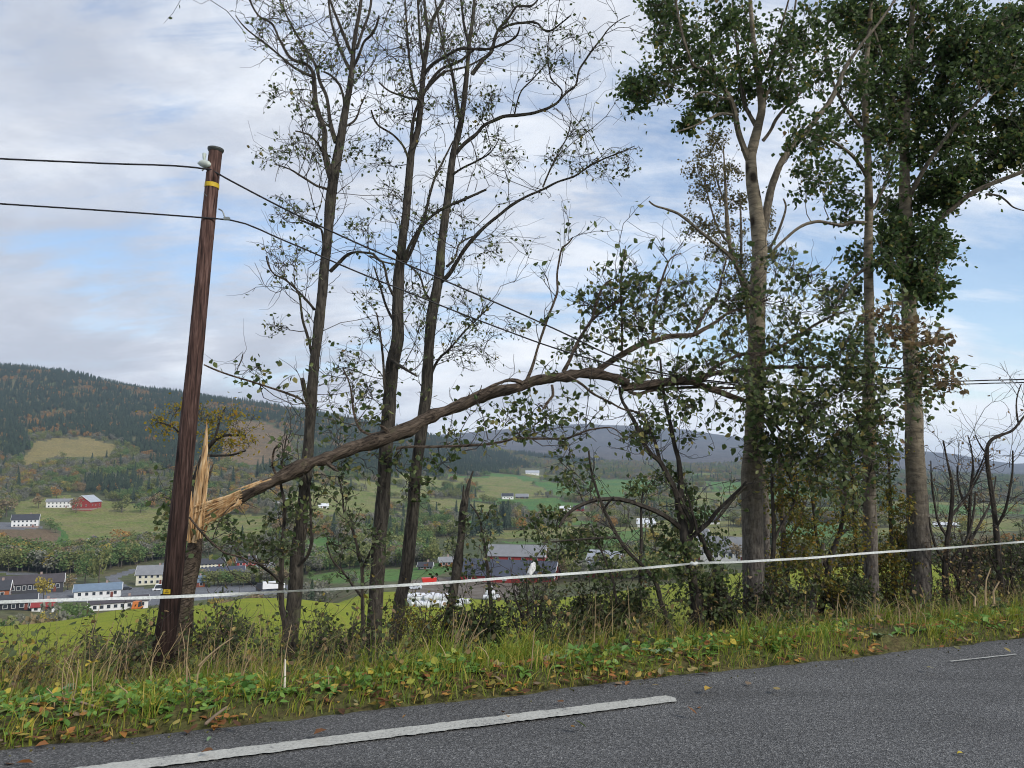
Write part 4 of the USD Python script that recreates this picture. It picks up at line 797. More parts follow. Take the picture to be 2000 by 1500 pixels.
    def blobs(s, lst, **kw):
        for b in lst: s.blob(*b[:4], **{**kw, **(b[4] if len(b) > 4 else {}), 'dY': (b[4] if len(b) > 4 else {}).get('dY', float(s.g.uniform(-0.5, 0.5)))})
        return s

# ---------------------------------------------------------------- three tall thin alders on the left
T1 = Tree('alder_tree', 'tall thin alder nearest the pole, crown spreading left at the top', 'tree', 8.5, 'alder', 'alder', 1, 0.053)
T1.limb([(563, 1292, 36.0), (572, 1200, 29.0), (580, 1100, 26.0), (590, 1000, 23.0), (600, 900, 22.0), (607, 800, 20.5), (613, 720, 20.0), (622, 640, 20.0), (632, 540, 19.0), (640, 460, 17.0), (645, 400, 20.0), (652, 345, 21.0), (662, 290, 17.0), (672, 230, 14.0), (686, 150, 11.0), (692, 80, 8.0), (704, 10, 6.0), (712, -90, 4.0), (715, -200, 3.0)], name='trunk', sink=0.5)
T1.limb([(648, 350, 15), (638, 318, 14), (633, 290, 12), (634, 262, 12), (626, 232, 11), (615, 195, 10), (612, 145, 9), (604, 130, 7), (570, 115, 6), (545, 75, 5), (530, 45, 5), (508, 33, 4), (490, 5, 4), (478, -40, 3)], (8.5, 8.1))
T1.limb([(613, 150, 7), (580, 135, 5), (545, 107, 4), (505, 75, 3.5), (480, 55, 3), (460, 30, 2)], (8.2, 7.9))
T1.limb([(656, 278, 10), (645, 240, 8), (638, 190, 7), (625, 160, 7), (617, 130, 6), (600, 100, 5), (575, 60, 5), (555, 20, 4), (535, -30, 3)], (8.5, 8.8))
T1.limb([(672, 205, 6), (665, 170, 5), (650, 150, 5), (632, 140, 4)], (8.5, 8.6))
T1.limb([(683, 135, 8), (668, 105, 6), (655, 70, 5), (645, 30, 5), (640, -40, 4)], (8.5, 8.9))
T1.limb([(686, 105, 8), (674, 75, 7), (660, 40, 6), (645, 0, 5), (635, -60, 4)], (8.5, 8.3))
T1.limb([(690, 130, 7), (700, 110, 6), (712, 80, 5), (725, 68, 5), (735, 50, 5), (740, 30, 4)], (8.5, 8.2))
T1.limb([(697, 95, 6), (708, 60, 6), (722, 20, 5), (730, -50, 4)], (8.5, 8.9))
T1.limb([(633, 306, 5), (620, 280, 4), (600, 262, 3.5), (577, 256, 3)], (8.5, 8.2))
T1.limb([(648, 372, 6), (625, 365, 5), (590, 345, 4), (565, 330, 3), (535, 320, 2)], (8.5, 8.0))
T1.limb([(614, 605, 6), (600, 588, 5), (575, 562, 4), (555, 545, 4), (535, 535, 3), (520, 500, 3)], (8.5, 8.0))
T1.limb([(609, 690, 6), (600, 655, 6), (590, 620, 5), (585, 580, 4), (568, 550, 3)], (8.5, 8.1))
T1.limb([(645, 530, 8), (660, 515, 8), (680, 497, 7), (690, 493, 5), (725, 495, 5), (745, 510, 4), (770, 515, 3)], (8.5, 8.2))
T1.limb([(632, 480, 6), (628, 450, 5), (600, 435, 5), (582, 428, 3)], (8.5, 8.1))
T1.limb([(672, 248, 5), (695, 232, 4), (705, 205, 3), (715, 185, 2)], (8.5, 8.8))
T1.limb([(602, 790, 9), (594, 760, 10), (590, 740, 9)], (8.45, 8.3), name='broken_stub')
T1.lace(5.5, 0.42, (0, 3), which=('limb',), r=0.005); T1.lace(2.6, 0.85, (0, 3), r=0.0055, z_min=2.0, twl=5, up=0.3)
T1.lace(1.1, 0.35, (0, 3), which=('trunk',), r=0.005, z_min=1.5)
T1.blobs([(530, 50, 55, 55), (590, 60, 55, 60), (690, 40, 50, 55), (605, 110, 50, 45), (545, 190, 40, 45), (560, 285, 55, 35), (530, 305, 40, 30), (600, 300, 40, 40), (620, 235, 40, 55), (545, 480, 55, 50), (580, 510, 40, 45), (590, 420, 45, 35), (715, 440, 50, 40), (540, 640, 25, 20), (700, 300, 25, 40), (650, 100, 40, 60), (710, 130, 25, 40), (590, 200, 30, 40), (555, 410, 40, 40)], n=8, leaves=2, sub=0.007, twl=3)
T1.build()
T2 = Tree('alder_tree', 'middle one of the three tall alders, thickest at the foot', 'tree', 8.8, 'alder', 'alder', 2, 0.053)
T2.limb([(728, 1312, 33.0), (733, 1200, 29.0), (738, 1100, 28.5), (746, 1000, 28.0), (752, 900, 27.0), (760, 800, 25.0), (765, 720, 24.0), (777, 655, 24.0), (777, 560, 22.0), (785, 480, 17.0), (793, 420, 16.5), (797, 370, 16.0), (803, 300, 14.0), (817, 250, 12.0), (823, 190, 11.0), (828, 130, 10.0), (835, 80, 9.0), (845, 40, 7.0), (866, 0, 6.0), (890, -80, 4.0), (900, -180, 3.0)], name='trunk', sink=0.5)
T2.limb([(803, 290, 8), (805, 250, 7), (812, 215, 6), (822, 195, 6), (840, 160, 6), (862, 135, 6), (900, 118, 5), (930, 95, 5), (950, 96, 3)], (8.8, 8.4))
T2.limb([(829, 145, 8), (845, 125, 7), (870, 110, 6), (900, 95, 6), (950, 96, 5), (985, 85, 5), (1010, 68, 4), (1015, 52, 3)], (8.8, 8.3))
T2.limb([(833, 175, 7), (850, 155, 6), (870, 140, 5), (910, 130, 4), (960, 100, 3)], (8.8, 9.1))
T2.limb([(826, 195, 6), (810, 170, 5), (800, 120, 5), (795, 60, 4), (790, -20, 3)], (8.8, 8.9))
T2.limb([(830, 140, 6), (822, 90, 5), (818, 40, 5), (815, -40, 4)], (8.8, 8.5))
T2.limb([(838, 70, 7), (832, 30, 6), (825, -40, 5)], (8.8, 9.1))
T2.limb([(801, 330, 6), (790, 290, 5), (770, 265, 4), (735, 240, 4), (725, 215, 3)], (8.8, 8.4))
T2.limb([(822, 195, 5), (795, 190, 4), (765, 180, 4), (740, 160, 3)], (8.8, 8.5))
T2.limb([(790, 515, 9), (805, 485, 8), (815, 460, 8), (830, 420, 7), (838, 385, 6), (850, 345, 5), (865, 315, 4), (885, 275, 3)], (8.8, 8.6))
T2.limb([(785, 520, 7), (795, 490, 7), (825, 440, 6), (860, 410, 6), (905, 390, 6), (950, 370, 4)], (8.8, 8.3))
T2.limb([(781, 505, 7), (775, 495, 7), (768, 490, 6)], (8.7, 8.5), name='broken_stub')
T2.limb([(776, 590, 6), (760, 560, 5), (745, 510, 5), (720, 500, 4)], (8.8, 8.5))
T2.limb([(775, 635, 6), (755, 600, 5), (740, 550, 4), (730, 520, 3)], (8.8, 9.1))
T2.limb([(765, 780, 8), (752, 760, 6), (748, 700, 5), (742, 650, 4), (735, 610, 3)], (8.8, 8.5))
T2.limb([(762, 700, 7), (772, 708, 7), (790, 720, 6), (815, 735, 4)], (8.8, 8.4))
T2.lace(5.5, 0.42, (0, 3), which=('limb',), r=0.005); T2.lace(2.6, 0.85, (0, 3), r=0.0055, z_min=2.0, twl=5, up=0.3); T2.lace(1.2, 0.35, (0, 3), which=('trunk',), r=0.005, z_min=1.2)
T2.blobs([(790, 60, 45, 70), (850, 50, 40, 60), (770, 130, 40, 50), (800, 170, 35, 50), (770, 230, 40, 40), (740, 320, 35, 35), (760, 370, 35, 40), (840, 430, 35, 50), (715, 560, 45, 50), (725, 660, 40, 40), (700, 700, 50, 45), (815, 560, 30, 45), (665, 740, 35, 50), (880, 100, 40, 40), (740, 290, 30, 30), (690, 760, 40, 40), (830, 620, 30, 40)], n=8, leaves=2, sub=0.007, twl=3)
T2.build()
T3 = Tree('alder_tree', 'right one of the three tall alders, long limbs reaching to the right', 'tree', 9.0, 'alder', 'alder', 3, 0.053)
T3.limb([(765, 1312, 27.0), (778, 1200, 24.0), (795, 1100, 24.5), (806, 1000, 25.0), (815, 900, 23.0), (824, 830, 22.5), (832, 770, 22.0), (838, 680, 21.4), (842, 630, 21.0), (856, 545, 20.0), (862, 480, 17.0), (870, 420, 16.0), (878, 360, 15.0), (884, 310, 13.0), (893, 270, 12.0), (903, 225, 10.9), (907, 190, 10.0), (913, 130, 8.7), (915, 100, 8.0), (925, 20, 6.0), (930, -60, 4.0), (935, -160, 3.0)], name='trunk', sink=0.5)
T3.limb([(860, 550, 10), (872, 541, 9), (890, 515, 8), (905, 490, 8), (925, 465, 8), (950, 440, 7), (975, 420, 6), (1000, 400, 6), (1030, 383, 5), (1060, 370, 5), (1090, 355, 4), (1120, 345, 4), (1150, 325, 4), (1180, 310, 3), (1205, 300, 3), (1240, 285, 2)], (9.0, 7.9))
T3.limb([(890, 300, 9), (905, 282, 8), (930, 262, 7), (945, 245, 7), (965, 235, 7), (985, 227, 7), (1010, 225, 7), (1035, 222, 6), (1060, 215, 6), (1085, 203, 5), (1105, 182, 5), (1125, 165, 4), (1130, 140, 4), (1145, 115, 4), (1155, 100, 4), (1175, 75, 3), (1190, 55, 2.5), (1230, 30, 1.5)], (9.0, 8.2))
T3.limb([(922, 145, 10), (945, 115, 8), (960, 100, 7), (968, 70, 7), (975, 55, 6), (988, 42, 6), (1000, 25, 5), (1010, 12, 5), (1035, 12, 5), (1050, 0, 3)], (9.0, 8.7))
T3.limb([(975, 60, 6), (1000, 47, 5), (1035, 43, 5), (1050, 46, 4), (1060, 57, 4), (1075, 60, 4), (1100, 42, 3), (1115, 30, 2)], (8.8, 8.3))
T3.limb([(900, 235, 8), (893, 205, 8), (888, 170, 7), (880, 130, 6), (868, 100, 5), (860, 60, 4), (850, 0, 3)], (9.0, 9.3))
T3.limb([(912, 150, 7), (915, 90, 6), (905, 40, 5), (900, -30, 4)], (9.0, 9.3))
T3.limb([(1090, 200, 4), (1098, 180, 3), (1075, 150, 3), (1070, 100, 2), (1073, 65, 2)], (8.5, 8.2))
T3.limb([(1005, 224, 3.5), (1010, 200, 3), (1018, 178, 3), (1040, 155, 2.5), (1070, 120, 2)], (8.8, 8.5))
T3.limb([(1060, 366, 4), (1075, 330, 3.5), (1090, 300, 3), (1110, 260, 2.5), (1115, 235, 2)], (8.5, 8.3))
T3.limb([(872, 520, 5), (890, 500, 4), (895, 480, 4), (930, 460, 3)], (9.0, 9.4))
T3.limb([(842, 735, 6), (858, 700, 5), (875, 685, 4), (905, 650, 4), (940, 615, 3), (965, 590, 2)], (9.0, 8.6))
T3.limb([(880, 345, 5), (900, 330, 4), (930, 315, 4), (955, 300, 3), (975, 270, 2)], (9.0, 8.6))
T3.limb([(850, 595, 5), (830, 570, 4), (820, 540, 4), (800, 520, 3)], (9.0, 9.3))
T3.lace(5.0, 0.42, (0, 3), which=('limb',), r=0.005); T3.lace(2.6, 0.85, (0, 3), r=0.0055, z_min=2.0, twl=5, up=0.3); T3.lace(1.2, 0.35, (0, 3), which=('trunk',), r=0.005, z_min=1.2)
T3.blobs([(930, 50, 45, 60), (985, 30, 40, 35), (880, 60, 40, 60), (1055, 110, 45, 45), (1120, 90, 40, 40), (955, 180, 30, 35), (970, 280, 40, 40), (900, 420, 40, 40), (1000, 310, 45, 35), (1090, 310, 45, 35), (1140, 325, 45, 35), (1190, 325, 40, 35), (965, 490, 30, 25), (930, 620, 45, 40), (900, 580, 30, 40), (960, 680, 45, 40), (940, 220, 30, 30), (880, 200, 30, 40), (1130, 270, 35, 40), (1220, 330, 20, 35), (905, 700, 35, 30), (1010, 640, 35, 30)], n=8, leaves=2, sub=0.007, twl=3)
T3.build()
sap = Tree('sapling', 'thin straight sapling left of the middle alder', 'tree', 8.4, 'shrub', 'alder', 41)
sap.limb([(708, 1285, 9), (708, 1200, 8), (707, 1110, 8), (700, 1080, 6), (690, 1040, 5), (672, 1000, 4), (668, 960, 3), (660, 930, 2)], name='trunk', sink=0.3).limb([(706, 1165, 6), (690, 1145, 5), (672, 1120, 4), (650, 1095, 4), (638, 1060, 3)], (8.4, 8.0)).limb([(708, 1110, 5), (725, 1075, 5), (735, 1050, 4), (745, 1020, 3)], (8.4, 8.1))
sap.lace(5, 0.35, (1, 4)).blobs([(650, 1050, 40, 40), (690, 1010, 35, 40), (740, 1040, 30, 40)], n=6, leaves=5, sub=0.006).build()
sap = Tree('sapling', 'forked thin sapling leaning against the leftmost alder', 'tree', 8.2, 'shrub', 'alder', 42)
sap.limb([(556, 1230, 12), (549, 1180, 12), (548, 1140, 11), (550, 1080, 9), (554, 1030, 8), (556, 990, 7), (548, 940, 5), (552, 900, 4), (560, 850, 3)], name='trunk', sink=0.3).limb([(588, 1100, 7), (603, 1080, 7), (609, 1050, 7), (607, 1020, 5), (604, 960, 4), (590, 900, 3)], (8.4, 8.2)).limb([(550, 1140, 6), (530, 1120, 5), (510, 1105, 5), (490, 1080, 3)], (8.2, 7.8))
sap.lace(5, 0.4, (1, 4)).blobs([(545, 1010, 40, 40), (520, 1060, 35, 30), (600, 1010, 45, 40), (560, 1070, 30, 30)], n=7, leaves=6, sub=0.006).build()
SN = Tree('broken_snag', 'short broken dead trunk with rough bark, right of the alders', 'dead tree', 8.4, 'snag', 'alder', 5)
SN.limb([(866, 1275, 22.0), (876, 1210, 18.0), (888, 1140, 17.0), (897, 1070, 16.0), (903, 1010, 15.0), (907, 985, 13.0), (912, 960, 9.0), (917, 940, 5.0), (924, 920, 2.5)], name='trunk', rough=0.28, sink=0.4)
SN.limb([(908, 985, 9), (905, 965, 5), (906, 948, 2)], (8.35, 8.3), name='splinter', rough=0.3).limb([(885, 1180, 7), (872, 1165, 5), (868, 1158, 3)], (8.3, 8.2), name='broken_stub')
SN.blobs([(880, 1080, 25, 50), (890, 1150, 30, 40), (915, 1030, 20, 30)], n=4, leaves=5, sub=0.005).build()

# ---------------------------------------------------------------- the broken tree: stump, torn wood, trunk lying over the wires
M['wood'] = mat('fresh_wood', {'g': ('geometry', {}), 'm': ('mapping', {'scale': (26, 26, 5)}), 'n': ('noise_texture', {'scale': 1.0, 'detail': 5.0, 'distortion': 0.4}),
    'r': ('rgb_ramp', {'ramp': [(0.30, (0.22, 0.105, 0.040)), (0.5, (0.47, 0.290, 0.130)), (0.70, (0.68, 0.52, 0.32))]}), 'b': ('bump', {'distance': 0.01}), 'p': ('principled_bsdf', {'roughness': 0.7})},
    [('g.position', 'm.vector'), ('m.vector', 'n.vector'), ('n.fac', 'r.fac'), ('r.color', 'p.base_color'), ('n.fac', 'b.height'), ('b.normal', 'p.normal')])
BT = Tree('broken_tree', 'wind broken tree: torn stump behind the pole, trunk arching over the wires to the right', 'fallen tree', 8.6, 'fallen', 'fallen', 6, 0.085)
BT.grow = 1.25; BT.spread = 0.09
BT.limb([(352, 1262, 40), (360, 1200, 36), (369, 1130, 33), (378, 1080, 31), (384, 1050, 27)], (7.95, 7.85), name='stump', rough=0.16, sink=0.5)
BT.limb([(444, 990, 17.0), (480, 967, 23.6), (520, 945, 25.8), (570, 924, 25.1), (620, 901, 24.3), (650, 890, 24.3), (690, 876, 24.3), (730, 862, 25.8), (765, 850, 27.4), (800, 836, 25.1), (830, 820, 24.3), (870, 803, 22.8), (900, 790, 22.8), (930, 777, 22.0), (960, 766, 21.3), (990, 757, 20.5), (1020, 752, 19.8), (1060, 744, 19.0), (1100, 735, 19.8), (1140, 728, 19.8), (1165, 730, 19.8), (1195, 740, 18.2), (1225, 752, 15.2)], (7.9, 8.6), name='trunk', rough=0.36, wiggle=0.07)
BT.limb([(1215, 757, 15), (1250, 754, 17), (1290, 748, 18), (1330, 744, 17), (1350, 746, 15), (1380, 757, 13), (1405, 765, 12), (1430, 775, 11), (1460, 785, 9), (1490, 800, 7), (1515, 830, 6), (1545, 870, 5)], (8.6, 8.9))
BT.limb([(1350, 745, 12), (1375, 735, 11), (1405, 728, 10), (1450, 724, 9), (1490, 720, 9), (1530, 717, 8), (1580, 718, 6), (1640, 716, 5), (1700, 717, 4), (1760, 720, 3)], (8.7, 9.2))
BT.limb([(1170, 722, 14), (1195, 705, 12), (1220, 690, 12), (1250, 674, 11), (1280, 665, 11), (1310, 657, 11), (1350, 655, 10), (1375, 643, 8), (1400, 628, 7), (1425, 610, 6), (1460, 600, 5), (1500, 585, 4)], (8.6, 9.0))
BT.limb([(1375, 743, 8), (1400, 715, 7), (1420, 705, 7), (1450, 692, 8), (1480, 692, 8), (1510, 685, 7), (1540, 668, 6), (1575, 645, 6), (1610, 625, 5), (1660, 605, 3)], (8.7, 9.3))
BT.limb([(1355, 655, 6), (1372, 620, 6), (1385, 600, 6), (1400, 580, 5), (1410, 540, 4), (1420, 500, 3)], (8.8, 9.0))
BT.limb([(1228, 764, 8), (1245, 770, 8), (1270, 763, 7), (1300, 760, 7), (1350, 757, 6), (1420, 758, 5), (1490, 756, 4)], (8.55, 8.9))
BT.limb([(1475, 800, 8), (1500, 830, 7), (1515, 860, 6), (1530, 900, 5), (1545, 940, 3)], (8.8, 9.1))
BT.limb([(1028, 744, 7), (1040, 715, 6), (1050, 680, 5), (1060, 650, 5), (1072, 615, 5), (1082, 590, 5), (1089, 565, 5), (1088, 540, 4), (1092, 510, 4), (1098, 485, 4), (1110, 475, 3), (1119, 463, 2)], (8.3, 8.2))
BT.limb([(1100, 727, 9), (1112, 705, 8), (1120, 685, 8), (1130, 665, 7), (1142, 645, 6), (1157, 622, 6), (1165, 590, 5), (1178, 560, 5), (1195, 545, 3)], (8.5, 8.5))
BT.limb([(1140, 650, 6), (1155, 628, 5), (1180, 605, 5), (1205, 590, 4), (1215, 580, 3)], (8.5, 8.7))
BT.limb([(1275, 668, 6), (1278, 620, 5), (1283, 580, 5), (1292, 550, 5), (1300, 525, 4), (1310, 505, 3), (1330, 495, 2)], (8.6, 8.7))
BT.limb([(1215, 690, 5), (1215, 620, 4), (1212, 560, 4), (1217, 510, 3), (1222, 480, 2)], (8.6, 8.4))
BT.limb([(775, 876, 7), (800, 873, 6), (840, 873, 6), (880, 872, 6), (920, 870, 6), (950, 868, 6), (985, 862, 5), (1010, 856, 5), (1050, 857, 5), (1100, 857, 5), (1125, 850, 4), (1150, 840, 4), (1190, 835, 3), (1215, 850, 2)], (8.2, 7.7))
BT.limb([(1110, 735, 6), (1135, 750, 6), (1160, 770, 5), (1190, 785, 4), (1220, 800, 4), (1250, 805, 3)], (8.4, 8.2))
BT.limb([(1078, 752, 6), (1080, 770, 6), (1070, 785, 5), (1060, 800, 4)], (8.4, 8.3))
BT.limb([(735, 850, 6), (705, 840, 5), (690, 800, 5), (685, 760, 4), (670, 720, 3)], (8.2, 8.0))
BT.limb([(545, 935, 6), (532, 905, 5), (535, 880, 4), (542, 870, 3)], (8.0, 7.9))
BT.limb([(370, 1010, 4), (395, 1040, 5), (420, 1065, 5), (440, 1080, 4), (470, 1088, 4), (500, 1100, 3), (520, 1105, 2)], (7.7, 7.6))
BT.limb([(398, 712, 3), (420, 722, 3.5), (450, 733, 3.5), (490, 745, 4), (530, 758, 4), (560, 768, 5), (590, 782, 5), (600, 795, 5)], (7.9, 8.3))
BT.limb([(905, 790, 8), (914, 776, 5), (918, 765, 1.5)], (8.05, 8.0), name='broken_stub', rough=0.3).limb([(930, 780, 7), (938, 762, 4), (941, 752, 1.5)], (8.1, 8.05), name='broken_stub', rough=0.3).limb([(765, 850, 12), (752, 838, 8), (744, 832, 5)], (8.15, 8.0), name='broken_stub', rough=0.3).limb([(640, 905, 9), (652, 915, 6), (660, 920, 4)], (8.0, 7.9), name='broken_stub', rough=0.3).limb([(1020, 748, 10), (1000, 742, 8), (970, 750, 6), (935, 768, 4)], (8.25, 8.05), name='bark_flap', rough=0.3)
BT.lace(5.0, 0.70, (0, 3), which=('limb',), r=0.006, twl=4); BT.lace(3.0, 0.45, (0, 4), which=('trunk',), r=0.006)
BT.blobs([(1150, 600, 45, 40), (1190, 560, 50, 40), (1250, 540, 45, 45), (1240, 590, 60, 45), (1310, 600, 55, 45), (1190, 640, 60, 40), (1265, 635, 60, 40), (1350, 610, 45, 45), (1330, 560, 45, 35), (1420, 590, 40, 40), (1130, 680, 40, 35), (1480, 560, 55, 45), (1520, 520, 55, 45), (1560, 590, 60, 50), (1600, 540, 60, 50), (1645, 590, 50, 50), (1440, 650, 45, 40), (1450, 745, 45, 35), (1310, 780, 40, 40), (1330, 720, 40, 25), (1400, 700, 45, 25), (1250, 720, 40, 25)], n=12, leaves=2, sub=0.007, twl=5)
BT.blobs([(1530, 660, 70, 45), (1600, 700, 80, 50), (1670, 660, 50, 50), (1640, 770, 80, 60), (1510, 760, 70, 55), (1560, 820, 80, 60), (1640, 850, 80, 60), (1490, 790, 45, 40), (1690, 740, 50, 60), (1560, 900, 70, 60), (1650, 930, 60, 60), (1720, 800, 45, 60), (1600, 770, 60, 50), (1700, 880, 45, 50), (1490, 860, 40, 50)], n=14, leaves=4, sub=0.007, twl=5)
BT.blobs([(1345, 800, 30, 45), (1400, 830, 40, 40), (1280, 815, 30, 40), (1030, 800, 40, 35), (970, 810, 45, 30), (1060, 830, 35, 30), (1100, 800, 30, 30), (1020, 830, 30, 30), (900, 850, 40, 30), (860, 900, 40, 30), (1110, 900, 40, 30), (1330, 860, 35, 35), (1240, 860, 35, 35), (700, 800, 50, 50), (660, 850, 40, 40), (730, 760, 40, 40), (690, 910, 45, 40), (620, 960, 45, 35), (580, 1000, 40, 35), (450, 1030, 45, 30), (420, 1000, 30, 20), (330, 960, 25, 40), (320, 1000, 30, 30), (480, 1060, 35, 25), (490, 737, 20, 12), (780, 900, 40, 30), (830, 960, 35, 35)], n=6, leaves=4, sub=0.006)
BT.blobs([(1770, 660, 45, 40), (1820, 690, 40, 45), (1830, 740, 40, 40), (1780, 730, 45, 40), (1750, 600, 35, 45), (1800, 780, 40, 35), (1735, 820, 40, 50)], n=10, leaves=4, sub=0.006, dY=0.8)
BT.blobs([(1830, 660, 25, 35), (1835, 720, 25, 35), (1790, 640, 25, 25), (1735, 620, 25, 30), (1690, 830, 40, 40), (1840, 750, 25, 20)], n=7, leaves=5, sub=0.005, kind='tan')
BT.build()
def shard(a, b, w, th, g, bend=0.05, tip=0.12):
    """A torn strip of wood from a to b, ragged and tapering to a point."""
    a, b = np.array(a, float), np.array(b, float); L = np.linalg.norm(b - a); d = (b - a) / L; s1 = unit(np.cross(d, [0.2, -1, 0.3])); s2 = np.cross(d, s1); n = 9; t = np.linspace(0, 1, n)
    wd = w * np.interp(t, [0, 0.55, 0.85, 1], [1, 0.8, 0.45, tip]) * (1 + g.uniform(-0.18, 0.18, n)); tk = th * np.interp(t, [0, 0.7, 1], [1, 0.7, 0.15]); o = np.cumsum(g.normal(size=n)) * bend * w + bend * L * t ** 2 * g.normal() * 0.4
    c = a + d * (L * t)[:, None] + s1 * o[:, None]
    v = np.stack([c + s1 * (wd / 2)[:, None] + s2 * (tk * .3)[:, None], c + s2 * (tk * .6)[:, None] + s1 * (wd * g.uniform(-.2, .2, n))[:, None], c - s1 * (wd / 2)[:, None] + s2 * (tk * .2)[:, None], c - s2 * (tk / 2)[:, None]], 1).reshape(-1, 3)
    i, j = np.meshgrid(np.arange(n - 1), np.arange(4), indexing='ij'); f = np.stack([i * 4 + j, i * 4 + (j + 1) % 4, (i + 1) * 4 + (j + 1) % 4, (i + 1) * 4 + j], -1).reshape(-1, 4); f = np.vstack([f, [[3, 2, 1, 0]], [[(n - 1) * 4, (n - 1) * 4 + 1, (n - 1) * 4 + 2, (n - 1) * 4 + 3]]])
    return v - BT.base, f
gs = np.random.default_rng(66)
SH = [(378, 1045, 411, 824, 17, -.02), (387, 1040, 413, 850, 6, .0), (374, 1050, 402, 870, 15, -.06), (384, 1048, 408, 905, 10, -.05), (366, 1056, 386, 950, 12, -.09), (392, 1052, 409, 975, 8, -.02), (378, 1060, 394, 995, 10, -.11), (398, 1045, 413, 1000, 5, -.03), (370, 1060, 376, 990, 7, -.1)]
for k in range(34):      # torn fibres pulled out of the broken end of the trunk, in two bundles with a dark gap
    f0 = gs.uniform(0, 1); low = k % 2; a0 = np.array([446 + 26 * f0, 984 - 14 * f0 + (8 if low else -7) + gs.normal() * 3.5]); L = gs.uniform(30, 112); dr = np.array([-0.88, 0.48 + (0.10 if low else -0.10)]) + gs.normal(size=2) * 0.06; dr /= np.linalg.norm(dr); b0_ = a0 + dr * L
    SH.append((a0[0], a0[1], b0_[0], b0_[1], gs.uniform(2.0, 8), -0.01 - 0.08 * gs.random()))
for k in range(46):
    f0 = gs.uniform(0, 1); a0 = np.array([444 + 30 * f0, 985 - 16 * f0 + gs.uniform(-11, 11)]); L = gs.uniform(15, 85); dr = np.array([-0.87, 0.48]) + gs.normal(size=2) * 0.13; dr /= np.linalg.norm(dr); b0_ = a0 + dr * L; SH.append((a0[0], a0[1], b0_[0], b0_[1], gs.uniform(0.8, 2.4), -0.12 * gs.random()))
for k in range(22):
    x0 = gs.uniform(368, 398); SH.append((x0, gs.uniform(1010, 1058), x0 + gs.uniform(2, 16), gs.uniform(880, 1000), gs.uniform(0.8, 2.6), -0.11 * gs.random()))
SH += [(512, 940, 462, 957, 5, -.10), (505, 945, 470, 958, 4, -.11), (530, 936, 496, 948, 3, -.11)]
for (u0, v0, u1, v1, wpx, dy) in SH:
    Yb = 7.87 + dy; obj('splinter', (lambda q: (q[0], tris(q[1])))(shard(P(u0, v0, Yb), P(u1, v1, Yb - 0.03), wpx * Yb / FPX, wpx * 0.5 * Yb / FPX, gs, 0.09, 0.06)), M['wood'], BT.thing)
for (u0, v0, u1, v1, wpx, dy) in [(378, 1030, 400, 860, 14, .10), (386, 1000, 412, 905, 10, .12)]:
    Yb = 7.85 + dy; obj('bark_strip', (lambda q: (q[0], tris(q[1])))(shard(P(u0, v0, Yb), P(u1, v1, Yb), wpx * Yb / FPX, 0.03, gs)), BK['fallen'], BT.thing)

# ---------------------------------------------------------------- aspens on the right
B1 = Tree('aspen_tree', 'pale aspen with forked trunk, left one of the three right hand aspens', 'tree', 9.4, 'aspen', 'aspen', 11, 0.075, twig='twig_pale')
B1.grow = 1.25; B1.spread = 0.10
B1.limb([(1470, 1242, 44), (1472, 1150, 41), (1470, 1050, 40), (1468, 950, 41), (1473, 850, 37), (1475, 750, 33), (1478, 650, 31), (1480, 560, 30), (1484, 490, 30), (1480, 440, 27), (1474, 390, 24), (1468, 350, 22), (1466, 310, 21), (1472, 280, 20), (1482, 240, 16), (1488, 210, 15), (1483, 165, 13), (1476, 120, 11), (1470, 60, 9), (1464, -20, 7), (1462, -120, 5)], name='trunk', rough=0.05, sink=0.5)
B1.limb([(1488, 470, 18), (1495, 430, 17), (1500, 400, 16), (1508, 365, 15), (1518, 335, 14), (1530, 310, 14), (1545, 290, 13), (1560, 272, 13), (1580, 250, 12), (1600, 225, 11), (1620, 200, 10), (1635, 170, 9), (1650, 135, 8), (1680, 90, 6), (1720, 40, 5), (1760, -20, 4)], (9.4, 10.0))
B1.limb([(1466, 320, 14), (1452, 285, 12), (1442, 255, 11), (1436, 220, 11), (1427, 193, 10), (1412, 170, 10), (1395, 152, 9), (1375, 138, 8), (1355, 128, 7), (1345, 105, 6), (1335, 75, 6), (1327, 40, 5), (1318, -20, 4)], (9.4, 8.8))
B1.limb([(1479, 250, 9), (1465, 225, 8), (1455, 205, 8), (1449, 170, 8), (1444, 130, 7), (1440, 85, 6), (1433, 30, 5), (1430, -60, 4)], (9.4, 9.9))
B1.limb([(1490, 275, 8), (1505, 255, 7), (1515, 235, 7), (1535, 210, 6), (1560, 185, 5), (1590, 160, 4)], (9.4, 9.2))
B1.limb([(1490, 210, 7), (1500, 180, 7), (1520, 150, 6), (1535, 110, 6), (1545, 60, 5), (1555, 0, 4)], (9.4, 9.7))
B1.limb([(1486, 150, 6), (1500, 120, 6), (1520, 70, 5), (1535, 20, 4), (1550, -40, 3)], (9.4, 9.0))
B1.limb([(1424, 192, 6), (1405, 190, 5), (1390, 183, 5), (1375, 180, 4), (1355, 190, 3)], (9.0, 8.7))
B1.limb([(1430, 225, 6), (1410, 222, 5), (1390, 230, 5), (1370, 240, 4), (1345, 250, 3), (1320, 258, 2)], (9.1, 8.6))
B1.limb([(1470, 580, 9), (1455, 548, 8), (1440, 520, 8), (1420, 495, 8), (1400, 478, 7), (1380, 462, 7), (1360, 445, 6), (1340, 428, 6), (1320, 415, 5), (1300, 408, 5), (1280, 402, 4), (1268, 393, 3)], (9.4, 8.6), name='dead_limb')
B1.limb([(1500, 490, 6), (1515, 465, 6), (1525, 440, 5), (1535, 405, 4), (1530, 388, 3)], (9.4, 9.2), name='dead_limb')
B1.limb([(1455, 950, 9), (1430, 975, 8), (1415, 995, 7), (1395, 1020, 5)], (9.3, 9.0), name='dead_limb')
